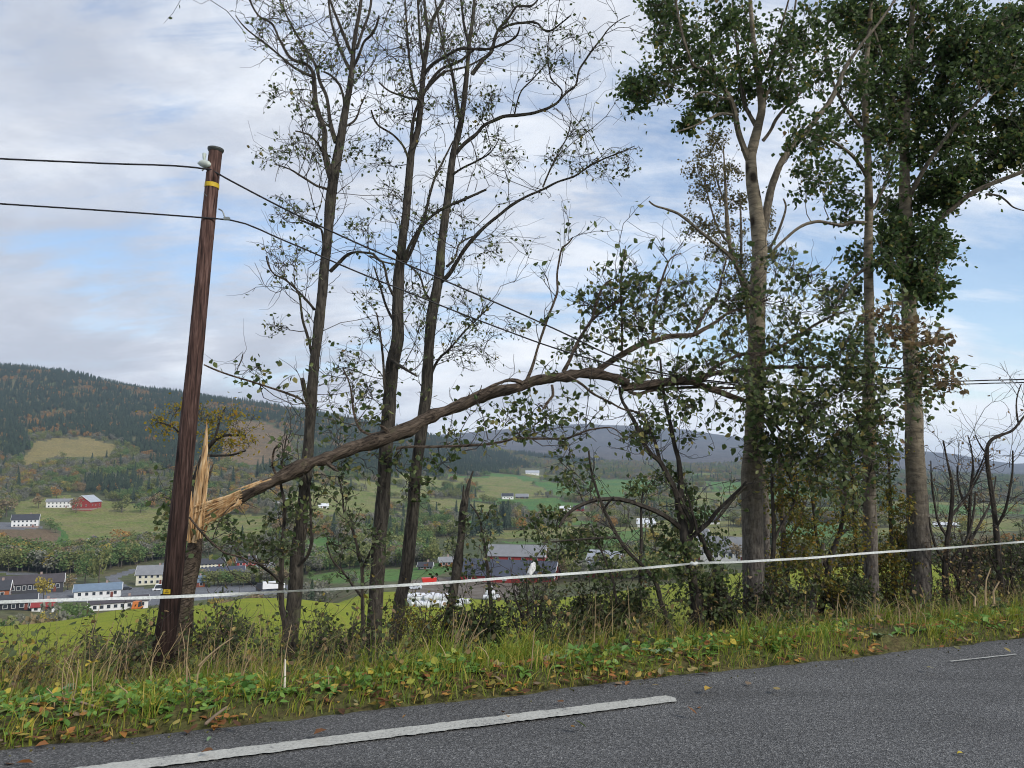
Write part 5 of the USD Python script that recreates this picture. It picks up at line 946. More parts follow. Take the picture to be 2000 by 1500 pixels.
B1.lace(1.8, 0.35, (1, 5), which=('limb',), r=0.006)
B1.blobs([(1275, 20, 25, 35), (1300, 60, 35, 40), (1345, 90, 45, 45), (1300, 130, 45, 35), (1265, 170, 35, 30), (1237, 190, 20, 25), (1225, 175, 15, 12), (1420, 60, 45, 50), (1375, 30, 40, 45), (1470, 30, 45, 45), (1400, 140, 40, 40), (1350, 175, 35, 25), (1440, 120, 35, 45), (1500, 110, 45, 50), (1550, 150, 50, 50), (1560, 50, 40, 50), (1520, 200, 40, 35), (1600, 130, 45, 50), (1340, 240, 15, 20), (1365, 215, 20, 15), (1425, 215, 25, 20), (1570, 260, 40, 30), (1540, 90, 40, 40), (1450, 180, 30, 25), (1610, 60, 40, 50), (1330, 30, 35, 40), (1390, 95, 40, 35)], n=13, leaves=7, sub=0.008, twl=3)
B1.build()
B2 = Tree('aspen_tree', 'slim aspen in the middle of the three right hand aspens', 'tree', 10.4, 'aspen', 'aspen', 12, 0.078, twig='twig_pale')
B2.grow = 1.25; B2.spread = 0.10
B2.limb([(1702, 1200, 30), (1701, 1100, 26), (1699, 1000, 25), (1697, 900, 23), (1695, 800, 21), (1698, 700, 20), (1697, 600, 18), (1696, 500, 17), (1697, 400, 15), (1695, 300, 13), (1690, 220, 12), (1690, 150, 10), (1698, 60, 8), (1705, -60, 6)], name='trunk', rough=0.05, sink=0.6)
B2.limb([(1696, 436, 8), (1665, 434, 7), (1640, 440, 7), (1605, 433, 6), (1580, 436, 6), (1560, 445, 6), (1530, 470, 6), (1510, 490, 6), (1495, 510, 5)], (10.4, 9.5), name='dead_limb')
B2.limb([(1695, 350, 8), (1670, 310, 7), (1640, 285, 6), (1600, 265, 5), (1570, 265, 4)], (10.4, 9.9)); B2.limb([(1694, 260, 8), (1665, 230, 7), (1640, 190, 6), (1620, 140, 5), (1610, 90, 4)], (10.4, 10.2)); B2.limb([(1697, 520, 7), (1665, 545, 6), (1640, 580, 5), (1625, 620, 4)], (10.4, 10.0))
B2.limb([(1697, 420, 7), (1720, 380, 6), (1740, 330, 5), (1750, 270, 4)], (10.4, 10.8)); B2.limb([(1696, 600, 6), (1670, 640, 5), (1640, 690, 4)], (10.4, 10.2))
B2.lace(2.0, 0.4, (2, 6), which=('limb',))
B2.blobs([(1660, 80, 50, 55), (1640, 170, 50, 50), (1650, 250, 50, 45), (1610, 320, 45, 45), (1650, 370, 45, 35), (1580, 350, 35, 40), (1660, 410, 35, 35), (1740, 420, 40, 50), (1670, 510, 30, 35), (1690, 140, 40, 50), (1720, 220, 40, 50), (1620, 250, 35, 35), (1730, 330, 40, 50), (1740, 500, 35, 40), (1640, 560, 45, 40), (1590, 290, 30, 30)], n=12, leaves=6, sub=0.008, twl=3)
B2.build()
B3 = Tree('aspen_tree', 'thickest aspen on the right with the dense dark crown', 'tree', 10.6, 'aspen', 'aspen', 13, 0.082, twig='twig_pale')
B3.grow = 1.25; B3.spread = 0.10
B3.limb([(1797, 1192, 48), (1796, 1100, 42), (1793, 1000, 39), (1787, 900, 35), (1785, 800, 31), (1779, 700, 28), (1775, 600, 27), (1771, 500, 25), (1768, 400, 22), (1766, 320, 18), (1770, 220, 15), (1776, 120, 12), (1782, 20, 9), (1785, -80, 7)], name='trunk', rough=0.05, sink=0.6)
B3.limb([(1772, 520, 12), (1795, 475, 10), (1815, 450, 10), (1840, 425, 10), (1870, 400, 10), (1895, 380, 10), (1925, 364, 9), (1960, 350, 9), (2000, 335, 8), (2060, 310, 6)], (10.6, 10.0))
B3.limb([(1925, 380, 5), (1950, 382, 4), (1965, 392, 4), (1980, 405, 3), (2010, 412, 2)], (10.2, 10.0))
B3.limb([(1770, 400, 10), (1800, 340, 9), (1840, 280, 8), (1880, 230, 7), (1930, 180, 5)], (10.6, 9.8)); B3.limb([(1768, 330, 9), (1800, 250, 8), (1830, 170, 7), (1860, 90, 5)], (10.6, 11.0)); B3.limb([(1772, 250, 8), (1740, 180, 7), (1720, 100, 5), (1700, 40, 4)], (10.6, 10.4))
B3.limb([(1775, 600, 7), (1800, 570, 6), (1820, 545, 5), (1835, 510, 4)], (10.6, 10.3)); B3.limb([(1782, 760, 6), (1805, 720, 5), (1825, 690, 4)], (10.6, 10.4)); B3.limb([(1778, 180, 7), (1830, 120, 6), (1890, 70, 5), (1950, 40, 4)], (10.6, 10.2))
B3.blobs([(1740, 50, 60, 55), (1800, 30, 60, 50), (1860, 40, 60, 55), (1920, 80, 55, 50), (1810, 110, 60, 55), (1870, 130, 60, 55), (1920, 150, 50, 45), (1750, 140, 55, 55), (1810, 190, 60, 50), (1870, 210, 60, 50), (1760, 220, 45, 50), (1930, 240, 50, 45), (1850, 270, 60, 45), (1790, 290, 45, 45), (1850, 330, 55, 35), (1960, 180, 35, 50), (1970, 300, 40, 40), (1770, 410, 40, 45), (1800, 460, 45, 45), (1760, 500, 45, 45), (1830, 500, 35, 40), (1790, 540, 40, 35), (1825, 575, 25, 25), (1840, 380, 40, 30), (1700, 60, 50, 50), (1680, 20, 50, 40), (1990, 60, 30, 50), (1985, 120, 30, 40), (1900, 290, 45, 40), (1990, 230, 30, 40), (1650, 40, 45, 45), (1720, 110, 45, 45), (1700, 170, 40, 45), (1730, 250, 40, 40), (1960, 50, 40, 40), (1950, 120, 40, 40), (1880, 90, 45, 45), (2020, 180, 40, 50), (2030, 300, 40, 40), (1820, 380, 40, 30), (1740, 460, 35, 40), (1900, 345, 40, 25)], n=19, leaves=10, sub=0.009, twl=3)
B3.build()
# slender birch behind the first aspen
SB_ = Tree('birch_tree', 'slender drooping birch with small yellowish leaves behind the forked aspen', 'tree', 14.0, 'aspen', 'birch', 14, 0.055, twig='twig')
SB_.limb([(1500, 1235, 16), (1495, 1000, 15), (1478, 780, 13), (1462, 610, 11), (1448, 545, 10), (1432, 500, 9), (1424, 470, 9), (1420, 430, 8), (1418, 390, 6), (1416, 340, 4), (1412, 280, 2)], name='trunk', rough=0.05, sink=1.2)
SB_.limb([(1446, 540, 6), (1448, 480, 5), (1447, 420, 4), (1445, 380, 2)], (14, 13.8)); SB_.limb([(1424, 475, 5), (1400, 440, 4), (1385, 390, 3), (1375, 340, 2)], (14, 13.6)); SB_.limb([(1418, 400, 4), (1400, 350, 3), (1390, 300, 2)], (14, 14.2))
SB_.blobs([(1385, 290, 35, 30), (1400, 270, 25, 25), (1360, 330, 25, 35), (1395, 340, 40, 40), (1430, 330, 30, 40), (1370, 380, 30, 35), (1410, 390, 35, 35), (1445, 400, 25, 35), (1390, 440, 35, 35), (1350, 440, 25, 30), (1435, 450, 30, 35), (1400, 490, 35, 30), (1450, 500, 25, 35), (1420, 540, 35, 30), (1470, 560, 35, 35), (1430, 600, 40, 35), (1500, 430, 20, 30), (1500, 500, 25, 35)], n=12, leaves=8, sub=0.006, twl=3)
SB_.build()
# yellow tree behind the pole
YT = Tree('small_tree', 'small yellow leaved tree behind the utility pole', 'tree', 12.0, 'shrub', 'yellow', 15, 0.056); YT.grow = 1.35; YT.spread = 0.12
YT.limb([(345, 1300, 12), (350, 1150, 11), (365, 1000, 10), (385, 920, 9), (410, 870, 8), (440, 850, 6), (480, 850, 4)], name='trunk', sink=1.0)
YT.limb([(375, 945, 6), (360, 890, 5), (345, 840, 4), (310, 825, 3)], (12, 11.7)); YT.limb([(400, 890, 6), (440, 890, 5), (480, 880, 3)], (12, 11.8)); YT.limb([(420, 860, 6), (430, 820, 4), (440, 795, 3)], (12, 12.3))
YT.blobs([(420, 815, 30, 20), (450, 810, 30, 18), (470, 835, 30, 22), (440, 840, 35, 20), (405, 840, 25, 22), (480, 860, 20, 15), (455, 870, 25, 15), (425, 870, 25, 15), (315, 825, 22, 12), (345, 800, 18, 18), (360, 830, 18, 18), (390, 810, 22, 22), (325, 835, 15, 12)], n=7, leaves=4, sub=0.005, twl=3)
YT.build()
# ---------------------------------------------------------------- bushes, saplings and shrubs on the bank
def bush(label, u, v, Y, h, w, stems=7, leaf='bush', n=9, leaves=8, ls=0.05, name='bush', bk='shrub', seed=0, bare=0.0, cat=None, wd=(4, 8)):
    b = Tree(name, label, cat or name.replace('_', ' '), Y, bk, leaf, 300 + seed, ls); g = b.g
    for k in range(stems):
        du = w * 0.5 * (2 * (k + 0.5) / stems - 1) * g.uniform(0.7, 1.2); hh = h * g.uniform(0.55, 1.35) * (1 - 0.3 * abs(du) / (w * 0.5 + 1)); x0 = u + du * 0.25
        wpx = g.uniform(*wd); m = 5; t = np.linspace(0, 1, m)
        pts = np.c_[x0 + du * t ** 1.3 + np.r_[0, g.normal(size=m - 1)] * w * 0.03, v - hh * t, wpx * (1 - 0.8 * t)]
        b.limb(pts, (Y + g.uniform(-.15, .15), Y + g.uniform(-.5, .5)), name='stem', rough=0.0, sink=0.35, sides=5)
    b.lace(7 if bare < 0.5 else 8, 0.38 if bare < .5 else 0.5, (1, 5) if bare < 0.5 else (0, 2), up=0.35, r=0.004)
    nb = int(stems * 1.6 * (1 - bare))
    for k in range(nb):
        a = g.uniform(-1, 1); q = g.uniform(0.15, 1.0); b.blob(u + a * w * 0.55 * (0.5 + 0.5 * q), v - h * q * (1 - 0.35 * abs(a)), w * 0.24, h * 0.20, n, max(3, leaves - 4), dY=float(g.uniform(-.45, .45)), sub=0.005, twl=2)
    return b.build()
bush('dark dense leafy bush right of the torn stump', 430, 1292, 7.9, 95, 90, 6, 'bush', 7, 8, 0.05, seed=1)
bush('low leafy brown and green bush left of the utility pole', 235, 1318, 7.2, 85, 140, 6, 'bush', 5, 6, 0.055, seed=2)
bush('sparse weedy bush at the left edge of the bank', 60, 1350, 6.8, 65, 120, 5, 'thicket', 5, 5, 0.05, seed=3)
bush('upright leafy stems right of the leftmost alder', 625, 1300, 8.0, 85, 70, 5, 'bush', 4, 6, 0.055, seed=4)
bush('upright leafy stems left of the middle alder', 685, 1302, 8.1, 80, 60, 5, 'bush', 4, 6, 0.055, seed=5)
bush('rusty small leaved bush between alders and broken snag', 825, 1300, 8.2, 125, 80, 8, 'thicket', 8, 8, 0.035, seed=6)
bush('dark leafy bush right of the broken snag', 925, 1295, 8.4, 150, 90, 8, 'bush', 9, 9, 0.055, seed=7)
bush('tall dark multi stemmed bush carrying the white rag', 1040, 1285, 8.0, 185, 110, 9, 'bush', 5, 4, 0.055, seed=8, wd=(5, 10))
bush('dark green bramble mass below the arched branch', 1150, 1280, 8.6, 120, 130, 9, 'bush', 11, 10, 0.055, seed=9)
bush('dark green bramble mass left of the multi stemmed shrub', 1245, 1270, 8.8, 110, 110, 8, 'bush', 11, 10, 0.055, seed=10)
bush('dark bush between the multi stemmed shrub and the forked aspen', 1405, 1255, 9.2, 130, 100, 8, 'bush', 11, 10, 0.055, seed=11)
bush('dark leafy bush right of the forked aspen foot', 1525, 1240, 9.4, 110, 90, 7, 'bush', 10, 9, 0.055, seed=12)
bush('dark green ivy like bush left of the slim aspen', 1655, 1222, 10.0, 125, 90, 8, 'bush', 12, 10, 0.055, seed=13)
bush('golden leaved bush between the slim and the thickest aspen', 1748, 1212, 10.8, 190, 110, 8, 'thicket', 10, 9, 0.055, seed=14)
bush('brown withered bush right of the thickest aspen', 1880, 1195, 10.4, 120, 110, 9, 'tan', 5, 5, 0.045, seed=15, bare=0.4)
bush('brown withered bush at the right edge of the bank', 1975, 1185, 10.8, 140, 110, 9, 'bush', 6, 6, 0.045, seed=16, bare=0.3)
bush('dark low evergreen hedge behind the bare shrubs at the right edge', 1930, 1120, 17.0, 60, 190, 12, 'bush', 14, 12, 0.08, name='hedge_bush', seed=17, cat='bush')
def thick(label, pts, side, blobs, Y, seed, leaf='thicket', bk='shrub', ls=0.05):
    b = Tree('sapling', label, 'tree', Y, bk, leaf, 400 + seed, ls); b.limb(pts, name='trunk', sink=0.5)
    for q in side: b.limb(q, (Y, Y + b.g.uniform(-.5, .5)))
    b.lace(4, 0.45, (2, 6), r=0.005)
    b.blobs(blobs, n=10, leaves=8, sub=0.006, twl=3); return b.build()
thick('dark stemmed sapling just right of the forked aspen', [(1505, 1235, 12), (1508, 1120, 11), (1512, 1030, 9), (1508, 950, 7), (1515, 880, 4)], [[(1510, 1060, 7), (1530, 1020, 6), (1550, 985, 5), (1560, 940, 3)]], [(1520, 1000, 35, 40), (1510, 930, 35, 40), (1545, 1060, 35, 35), (1520, 1120, 30, 35), (1545, 960, 35, 40)], 9.8, 1)
thick('pale banded thin birch stem in the yellow thicket', [(1545, 1230, 15), (1538, 1150, 14), (1532, 1070, 13), (1527, 990, 11), (1524, 920, 9), (1522, 850, 6)], [[(1535, 1060, 6), (1560, 1020, 5), (1572, 980, 4)]], [(1560, 1010, 40, 45), (1540, 900, 40, 45), (1575, 940, 40, 40), (1560, 1090, 40, 40)], 10.4, 2, bk='aspen')
thick('leaning dark sapling with golden leaves in the thicket', [(1600, 1222, 15), (1612, 1150, 14), (1622, 1090, 12), (1640, 1040, 9), (1650, 980, 7), (1648, 900, 4)], [[(1615, 1110, 8), (1600, 1070, 7), (1590, 1010, 5), (1585, 950, 4)], [(1635, 1050, 6), (1665, 1020, 5), (1680, 980, 3)]], [(1600, 1040, 45, 45), (1650, 1010, 45, 45), (1620, 950, 45, 45), (1670, 940, 40, 45), (1600, 900, 45, 45), (1640, 1100, 40, 40), (1590, 1130, 35, 40), (1665, 1080, 35, 40)], 10.0, 3)
thick('greyish leaning stem at the left foot of the slim aspen', [(1585, 1228, 14), (1590, 1160, 13), (1600, 1110, 11), (1608, 1060, 7)], [[(1592, 1150, 6), (1570, 1110, 5), (1560, 1070, 3)]], [(1580, 1080, 35, 40), (1560, 1150, 35, 35), (1620, 1160, 35, 35)], 9.8, 4, bk='aspen')
thick('slender golden sapling between the slim and thickest aspen', [(1742, 1210, 10), (1745, 1120, 9), (1740, 1030, 7), (1738, 950, 5), (1735, 880, 3)], [[(1743, 1090, 5), (1765, 1050, 4), (1772, 1000, 3)]], [(1745, 1050, 35, 45), (1730, 970, 35, 45), (1755, 1120, 35, 40), (1735, 890, 35, 45), (1760, 990, 30, 40)], 11.0, 5)
thick('dark upright sapling in front of the slim aspen crown', [(1665, 1215, 9), (1672, 1100, 8), (1668, 980, 7), (1660, 880, 5), (1655, 800, 3)], [[(1670, 1000, 5), (1690, 950, 4), (1705, 900, 3)]], [(1660, 900, 45, 50), (1700, 870, 40, 45), (1630, 850, 45, 45), (1690, 960, 40, 40), (1720, 920, 35, 45)], 10.6, 6, leaf='bush')
MS = Tree('multi_stem_shrub', 'dark multi stemmed shrub with one stem arching over to the left', 'shrub', 8.9, 'shrub', 'fallen', 21, 0.07)
MS.limb([(1365, 1232, 26), (1360, 1180, 24), (1352, 1130, 21), (1345, 1090, 19), (1338, 1055, 18), (1333, 1020, 16), (1326, 990, 14), (1325, 970, 13)], name='trunk', rough=0.16, sink=0.5)
MS.limb([(1326, 985, 12), (1318, 955, 11), (1305, 930, 11), (1288, 900, 10), (1270, 885, 10), (1255, 860, 9), (1240, 825, 8), (1225, 800, 7), (1213, 775, 6), (1210, 755, 5)], (8.9, 8.6)); MS.limb([(1290, 905, 8), (1284, 880, 7), (1275, 850, 6), (1255, 815, 5), (1230, 800, 4)], (8.8, 9.0))
MS.limb([(1325, 985, 12), (1330, 940, 11), (1326, 900, 10), (1318, 870, 9), (1310, 830, 8), (1302, 800, 7), (1296, 765, 6), (1290, 700, 4)], (8.9, 9.1))
MS.limb([(1328, 1030, 12), (1310, 1015, 11), (1285, 1000, 10), (1255, 988, 9), (1225, 978, 9), (1195, 974, 9), (1165, 976, 8), (1140, 984, 8), (1115, 998, 7), (1100, 1015, 6), (1092, 1030, 4)], (8.9, 8.2))
MS.limb([(1338, 1055, 10), (1352, 1030, 8), (1335, 990, 8), (1328, 970, 7)], (8.9, 8.7)); MS.limb([(1345, 1060, 11), (1362, 1040, 10), (1385, 1020, 9), (1400, 1000, 8), (1425, 975, 7), (1445, 955, 6), (1458, 940, 4)], (8.9, 8.6))
MS.limb([(1362, 1040, 6), (1355, 1010, 5), (1348, 985, 5), (1343, 968, 3)], (8.8, 8.7))
MS.limb([(1440, 1235, 17), (1420, 1170, 14), (1400, 1115, 13), (1380, 1075, 11), (1365, 1040, 9), (1350, 1000, 7), (1330, 960, 5)], (9.0, 9.2), name='stem', sink=0.4)
MS.limb([(1305, 1225, 12), (1292, 1180, 11), (1282, 1140, 9), (1255, 1105, 8), (1225, 1075, 7), (1205, 1045, 7), (1190, 1015, 6), (1178, 990, 6), (1165, 955, 5), (1155, 920, 4), (1150, 880, 4)], (8.7, 8.4), name='stem', sink=0.4)
MS.limb([(1178, 1000, 5), (1190, 980, 5), (1200, 972, 5)], (8.5, 8.4)); MS.limb([(1205, 1050, 5), (1180, 1050, 5), (1150, 1052, 4), (1100, 1056, 3), (1060, 1060, 3)], (8.5, 8.3))
MS.limb([(1252, 1230, 8), (1250, 1120, 7), (1253, 1050, 6), (1252, 1000, 4), (1256, 960, 3)], (8.7, 8.7), name='stem', sink=0.4); MS.limb([(1210, 1235, 6), (1200, 1150, 5), (1185, 1100, 4), (1165, 1060, 3)], (8.6, 8.5), name='stem', sink=0.4)
MS.lace(6.5, 0.55, (0, 3), which=('limb', 'stem'), r=0.005, up=0.1)
MS.blobs([(1045, 1030, 45, 45), (1095, 1010, 40, 35), (1110, 1060, 45, 35), (1160, 1050, 45, 35), (1060, 1080, 40, 40), (1310, 1030, 40, 35), (1330, 950, 35, 35), (1340, 1075, 35, 30), (1290, 1060, 40, 30), (1300, 930, 30, 30), (1360, 1000, 35, 30), (1260, 850, 25, 25), (1400, 1120, 45, 45), (1350, 1150, 40, 40), (1240, 960, 35, 30), (1120, 940, 40, 30), (1330, 1120, 35, 30), (1390, 1060, 35, 30), (1280, 1110, 40, 40), (1190, 1110, 45, 40)], n=8, leaves=6, sub=0.006)
MS.build()
ST = Tree('sapling', 'thin dark bent sapling rising right of the broken snag', 'tree', 8.3, 'shrub', 'alder', 22, 0.06)
ST.limb([(975, 1285, 9), (965, 1230, 9), (957, 1160, 8), (950, 1090, 6), (942, 1040, 5), (935, 1010, 4), (918, 985, 2)], name='trunk', sink=0.4); ST.lace(4, 0.35, (0, 3)); ST.blobs([(945, 1060, 30, 35), (960, 1010, 35, 30), (930, 1110, 30, 35)], n=5, leaves=5, sub=0.005); ST.build()
for k, (lab, pts, side, Y) in enumerate([
 ('bare dark shrub right of the thickest aspen', [(1848, 1180, 13), (1846, 1120, 12), (1850, 1060, 10), (1858, 1000, 8), (1860, 950, 6), (1850, 900, 4), (1842, 860, 3)], [[(1848, 1110, 8), (1870, 1080, 7), (1885, 1060, 6), (1900, 1010, 4), (1905, 960, 3)], [(1856, 1010, 6), (1880, 980, 5), (1900, 950, 4), (1925, 900, 2)], [(1852, 1050, 6), (1830, 1010, 5), (1822, 960, 4), (1818, 900, 2)], [(1846, 1100, 5), (1825, 1060, 5), (1815, 1010, 3)]], 10.4),
 ('taller bare twiggy shrub near the right edge', [(1892, 1178, 10), (1895, 1100, 9), (1893, 1020, 7), (1896, 960, 6), (1900, 900, 4), (1890, 850, 2)], [[(1894, 1060, 6), (1915, 1020, 5), (1935, 980, 4), (1945, 930, 2)], [(1893, 1000, 5), (1875, 960, 4), (1870, 910, 3)], [(1895, 950, 4), (1915, 910, 3), (1930, 870, 2)]], 10.7),
 ('curved grey stem bending to the right at the edge of the photo', [(1958, 1180, 13), (1952, 1110, 12), (1948, 1060, 11), (1942, 1000, 10), (1935, 950, 9), (1928, 900, 8), (1928, 875, 7), (1938, 858, 6), (1955, 850, 6), (1975, 842, 5), (1995, 820, 4), (2015, 790, 3)], [[(1945, 1030, 6), (1965, 990, 5), (1975, 940, 4), (1978, 880, 3)], [(1930, 890, 4), (1915, 870, 3), (1905, 850, 2)], [(1990, 830, 4), (1985, 790, 3), (1995, 750, 2)]], 10.6)]):
    b = Tree('bare_shrub', lab, 'shrub', Y, 'shrub', 'tan', 500 + k, 0.05); b.limb(pts, name='trunk', sink=0.4)
    for q in side: b.limb(q, (Y, Y + b.g.uniform(-.6, .6)))
    b.lace(5, 0.6, (0, 2), r=0.005, up=0.3, twl=4); b.build()

# ---------------------------------------------------------------- verge: grass, litter, weeds, stalks
gv = np.random.default_rng(77)
def blades(xy, h, w, g, lean=0.35, wind=(0.25, 0.05)):
    n = len(xy); z = ground(xy[:, 0], xy[:, 1]); b = np.c_[xy, z - 0.015]; a = g.uniform(0, 2 * np.pi, n); side = np.stack([np.cos(a), np.sin(a), 0 * a], -1)
    d = g.normal(size=(n, 2)) * lean + np.array(wind); d = np.c_[d, np.zeros(n)]; h = np.broadcast_to(h, (n,))[:, None]; w = np.broadcast_to(w, (n,))[:, None]; up = np.array([0, 0, 1.0]); cur = g.uniform(0.3, 1.0, (n, 1))
    mid = b + up * h * 0.55 + d * h * 0.30; tip = b + up * h * (1.0 - 0.35 * cur * np.linalg.norm(d, axis=1, keepdims=True)) + d * h * (0.75 + 0.4 * cur)
    v = np.stack([b - side * w / 2, b + side * w / 2, mid + side * w * 0.42, mid - side * w * 0.42, tip], 1).reshape(-1, 3); k = np.arange(n)[:, None] * 5
    return v, np.vstack([np.hstack([k, k + 1, k + 2]), np.hstack([k, k + 2, k + 3]), np.hstack([k + 3, k + 2, k + 4])])
def scatter(n, s0, s1, t0, t1, g, dens=None, power=1.0):
    s = s0 + (s1 - s0) * g.random(n) ** power; t = g.uniform(t0, t1, n); x, y = at_st(s, t); xy = np.stack([x, y], -1)
    if dens is not None: xy = xy[g.random(n) < dens(xy)]
    return xy
clump = lambda sc, lo, hi, seed: (lambda xy: sstep(meshkit.fbm(np.c_[xy * sc, 0 * xy[:, 0]], 3, seed), lo, hi))
M['grass'] = leafy('verge_grass', [(0.0, (0.107, 0.176, 0.019)), (0.45, (0.183, 0.260, 0.027)), (0.7, (0.289, 0.328, 0.040)), (0.86, (0.389, 0.336, 0.058)), (1.0, (0.504, 0.366, 0.106))], 0.35)
M['dry'] = leafy('dry_grass', [(0.0, (0.150, 0.106, 0.048)), (0.4, (0.250, 0.181, 0.082)), (0.75, (0.362, 0.269, 0.132)), (0.9, (0.175, 0.188, 0.054)), (1.0, (0.125, 0.175, 0.042))], 0.3)
M['mixed'] = leafy('mixed_grass', [(0.0, (0.122, 0.166, 0.021)), (0.4, (0.201, 0.245, 0.029)), (0.65, (0.273, 0.273, 0.044)), (0.87, (0.359, 0.273, 0.077)), (1.0, (0.475, 0.359, 0.125))], 0.3)
M['litter'] = leafy('fallen_leaves', [(0.0, (0.075, 0.037, 0.019)), (0.3, (0.169, 0.075, 0.029)), (0.5, (0.325, 0.131, 0.036)), (0.66, (0.413, 0.237, 0.048)), (0.8, (0.350, 0.288, 0.060)), (0.9, (0.250, 0.175, 0.120)), (1.0, (0.125, 0.175, 0.048))], 0.2, 0.6)
M['weed'] = leafy('weed_leaves', [(0.0, (0.070, 0.157, 0.031)), (0.45, (0.125, 0.247, 0.046)), (0.75, (0.204, 0.330, 0.066)), (0.9, (0.375, 0.346, 0.051)), (1.0, (0.531, 0.390, 0.051))], 0.3, 0.45)
M['weed_pale'] = plain('pale_weed_leaf', (0.15, 0.23, 0.11), 0.5, 0.2, 9)
M['weed_yellow'] = plain('yellow_weed_leaf', (0.38, 0.29, 0.03), 0.55, 0.2, 9)
x1 = scatter(30000, -0.02, 1.6, -5.5, 15, gv, clump(1.6, 0.30, 0.55, 61), 1.25)
obj('grass', blades(x1, gv.uniform(0.04, 0.20, len(x1)) * (0.6 + 0.8 * meshkit.noise(np.c_[x1 * 1.1, 0 * x1[:, 0]], 62)), gv.uniform(0.004, 0.009, len(x1)), gv, 0.45), M['grass'], kind='stuff')
x2 = scatter(19000, 0.6, 6.5, -6.5, 17, gv, clump(0.9, 0.35, 0.62, 63), 1.0)
hh = np.where(t_of(x2[:, 0], x2[:, 1]) < 2.0, 0.55, 0.40)
obj('dry_grass', blades(x2, gv.uniform(0.25, 1.0, len(x2)) * hh * (0.7 + 0.7 * meshkit.noise(np.c_[x2 * 0.8, 0 * x2[:, 0]], 64)), gv.uniform(0.004, 0.008, len(x2)), gv, 0.42, (0.35, 0.05)), M['dry'], kind='stuff')
x3 = scatter(36000, 0.9, 7.6, -7, 18, gv, clump(1.1, 0.30, 0.5, 65))
obj('bank_grass', blades(x3, gv.uniform(0.06, 0.28, len(x3)), gv.uniform(0.005, 0.011, len(x3)), gv, 0.5), M['mixed'], kind='stuff')
def lay(xy, lift, L, g, mt, name, flat=0.8):
    c = np.c_[xy, np.maximum(ground(xy[:, 0], xy[:, 1]), np.where(s_of(xy[:, 0], xy[:, 1]) < 0.02, 0.004, -9)) + lift]; n = len(c)
    a = g.uniform(0, 2 * np.pi, n); ax = unit(np.stack([np.cos(a), np.sin(a), g.normal(size=n) * (1 - flat)], -1)); nr = unit(np.stack([g.normal(size=n) * .35 * (1 - flat) * 3, g.normal(size=n) * .35 * (1 - flat) * 3, np.ones(n)], -1)); sd = unit(np.cross(ax, nr)); nr = np.cross(sd, ax)
    L = np.broadcast_to(L, (n,))[:, None]; wd = L * g.uniform(0.5, 0.8, (n, 1)); cu = g.uniform(-0.15, 0.45, (n, 1)); fo = g.uniform(0.0, 0.5, (n, 1))
    v = np.stack([c, c + ax * L * .35 + sd * wd * .5 + nr * wd * fo * .6, c + ax * L * .7 + sd * wd * .38 + nr * (wd * fo * .5 + L * cu * .25), c + ax * L + nr * L * cu * .6, c + ax * L * .7 - sd * wd * .38 + nr * (wd * fo * .5 + L * cu * .25), c + ax * L * .35 - sd * wd * .5 + nr * wd * fo * .6], 1).reshape(-1, 3); k = np.arange(n)[:, None] * 6
    return obj(name, (v, np.vstack([np.hstack([k, k + 1, k + 2]), np.hstack([k, k + 2, k + 3]), np.hstack([k, k + 3, k + 4]), np.hstack([k, k + 4, k + 5])])), mt, kind='stuff')
x4 = np.vstack([scatter(2900, -0.14, 0.45, -5, 15, gv, clump(2.2, 0.33, 0.6, 66), 1.1), scatter(2600, 0.3, 3.5, -6, 15, gv, None), scatter(60, -1.6, -0.1, -4, 14, gv, None, 0.4)])
lay(x4, gv.uniform(0.005, 0.05, len(x4)), gv.uniform(0.03, 0.085, len(x4)), gv, M['litter'], 'leaf_litter')
x5 = scatter(13000, 0.03, 1.4, -5.2, 15, gv, clump(1.3, 0.36, 0.58, 67))
lay(x5, gv.uniform(0.02, 0.10, len(x5)), gv.uniform(0.025, 0.075, len(x5)), gv, M['weed'], 'ground_cover', 0.55)
xt = scatter(150, 0.08, 1.9, -5.2, 15, gv); tb = np.repeat(xt, 42, 0) + gv.normal(size=(150 * 42, 2)) * 0.028; hb = np.repeat(gv.uniform(0.14, 0.42, 150), 42) * gv.uniform(0.6, 1.1, len(tb))
obj('grass_tufts', blades(tb, hb, gv.uniform(0.004, 0.008, len(tb)), gv, 0.55, (0.15, -0.05)), M['grass'], kind='stuff')
xh = np.vstack([scatter(1000, 1.0, 5.0, -6.5, 3.5, gv, clump(1.0, 0.3, 0.5, 71)), scatter(1100, 1.0, 4.5, 3.5, 16, gv, clump(1.0, 0.3, 0.5, 72)), scatter(500, 0.3, 1.2, -5, 15, gv, clump(1.2, 0.45, 0.6, 73))])
LF['herb'] = leafy('herb_leaves', [(0.0, (0.037, 0.053, 0.019)), (0.35, (0.069, 0.098, 0.029)), (0.6, (0.119, 0.138, 0.038)), (0.75, (0.138, 0.094, 0.048)), (0.9, (0.250, 0.163, 0.072)), (1.0, (0.350, 0.275, 0.048))], 0.3)
tw, lc = [], []
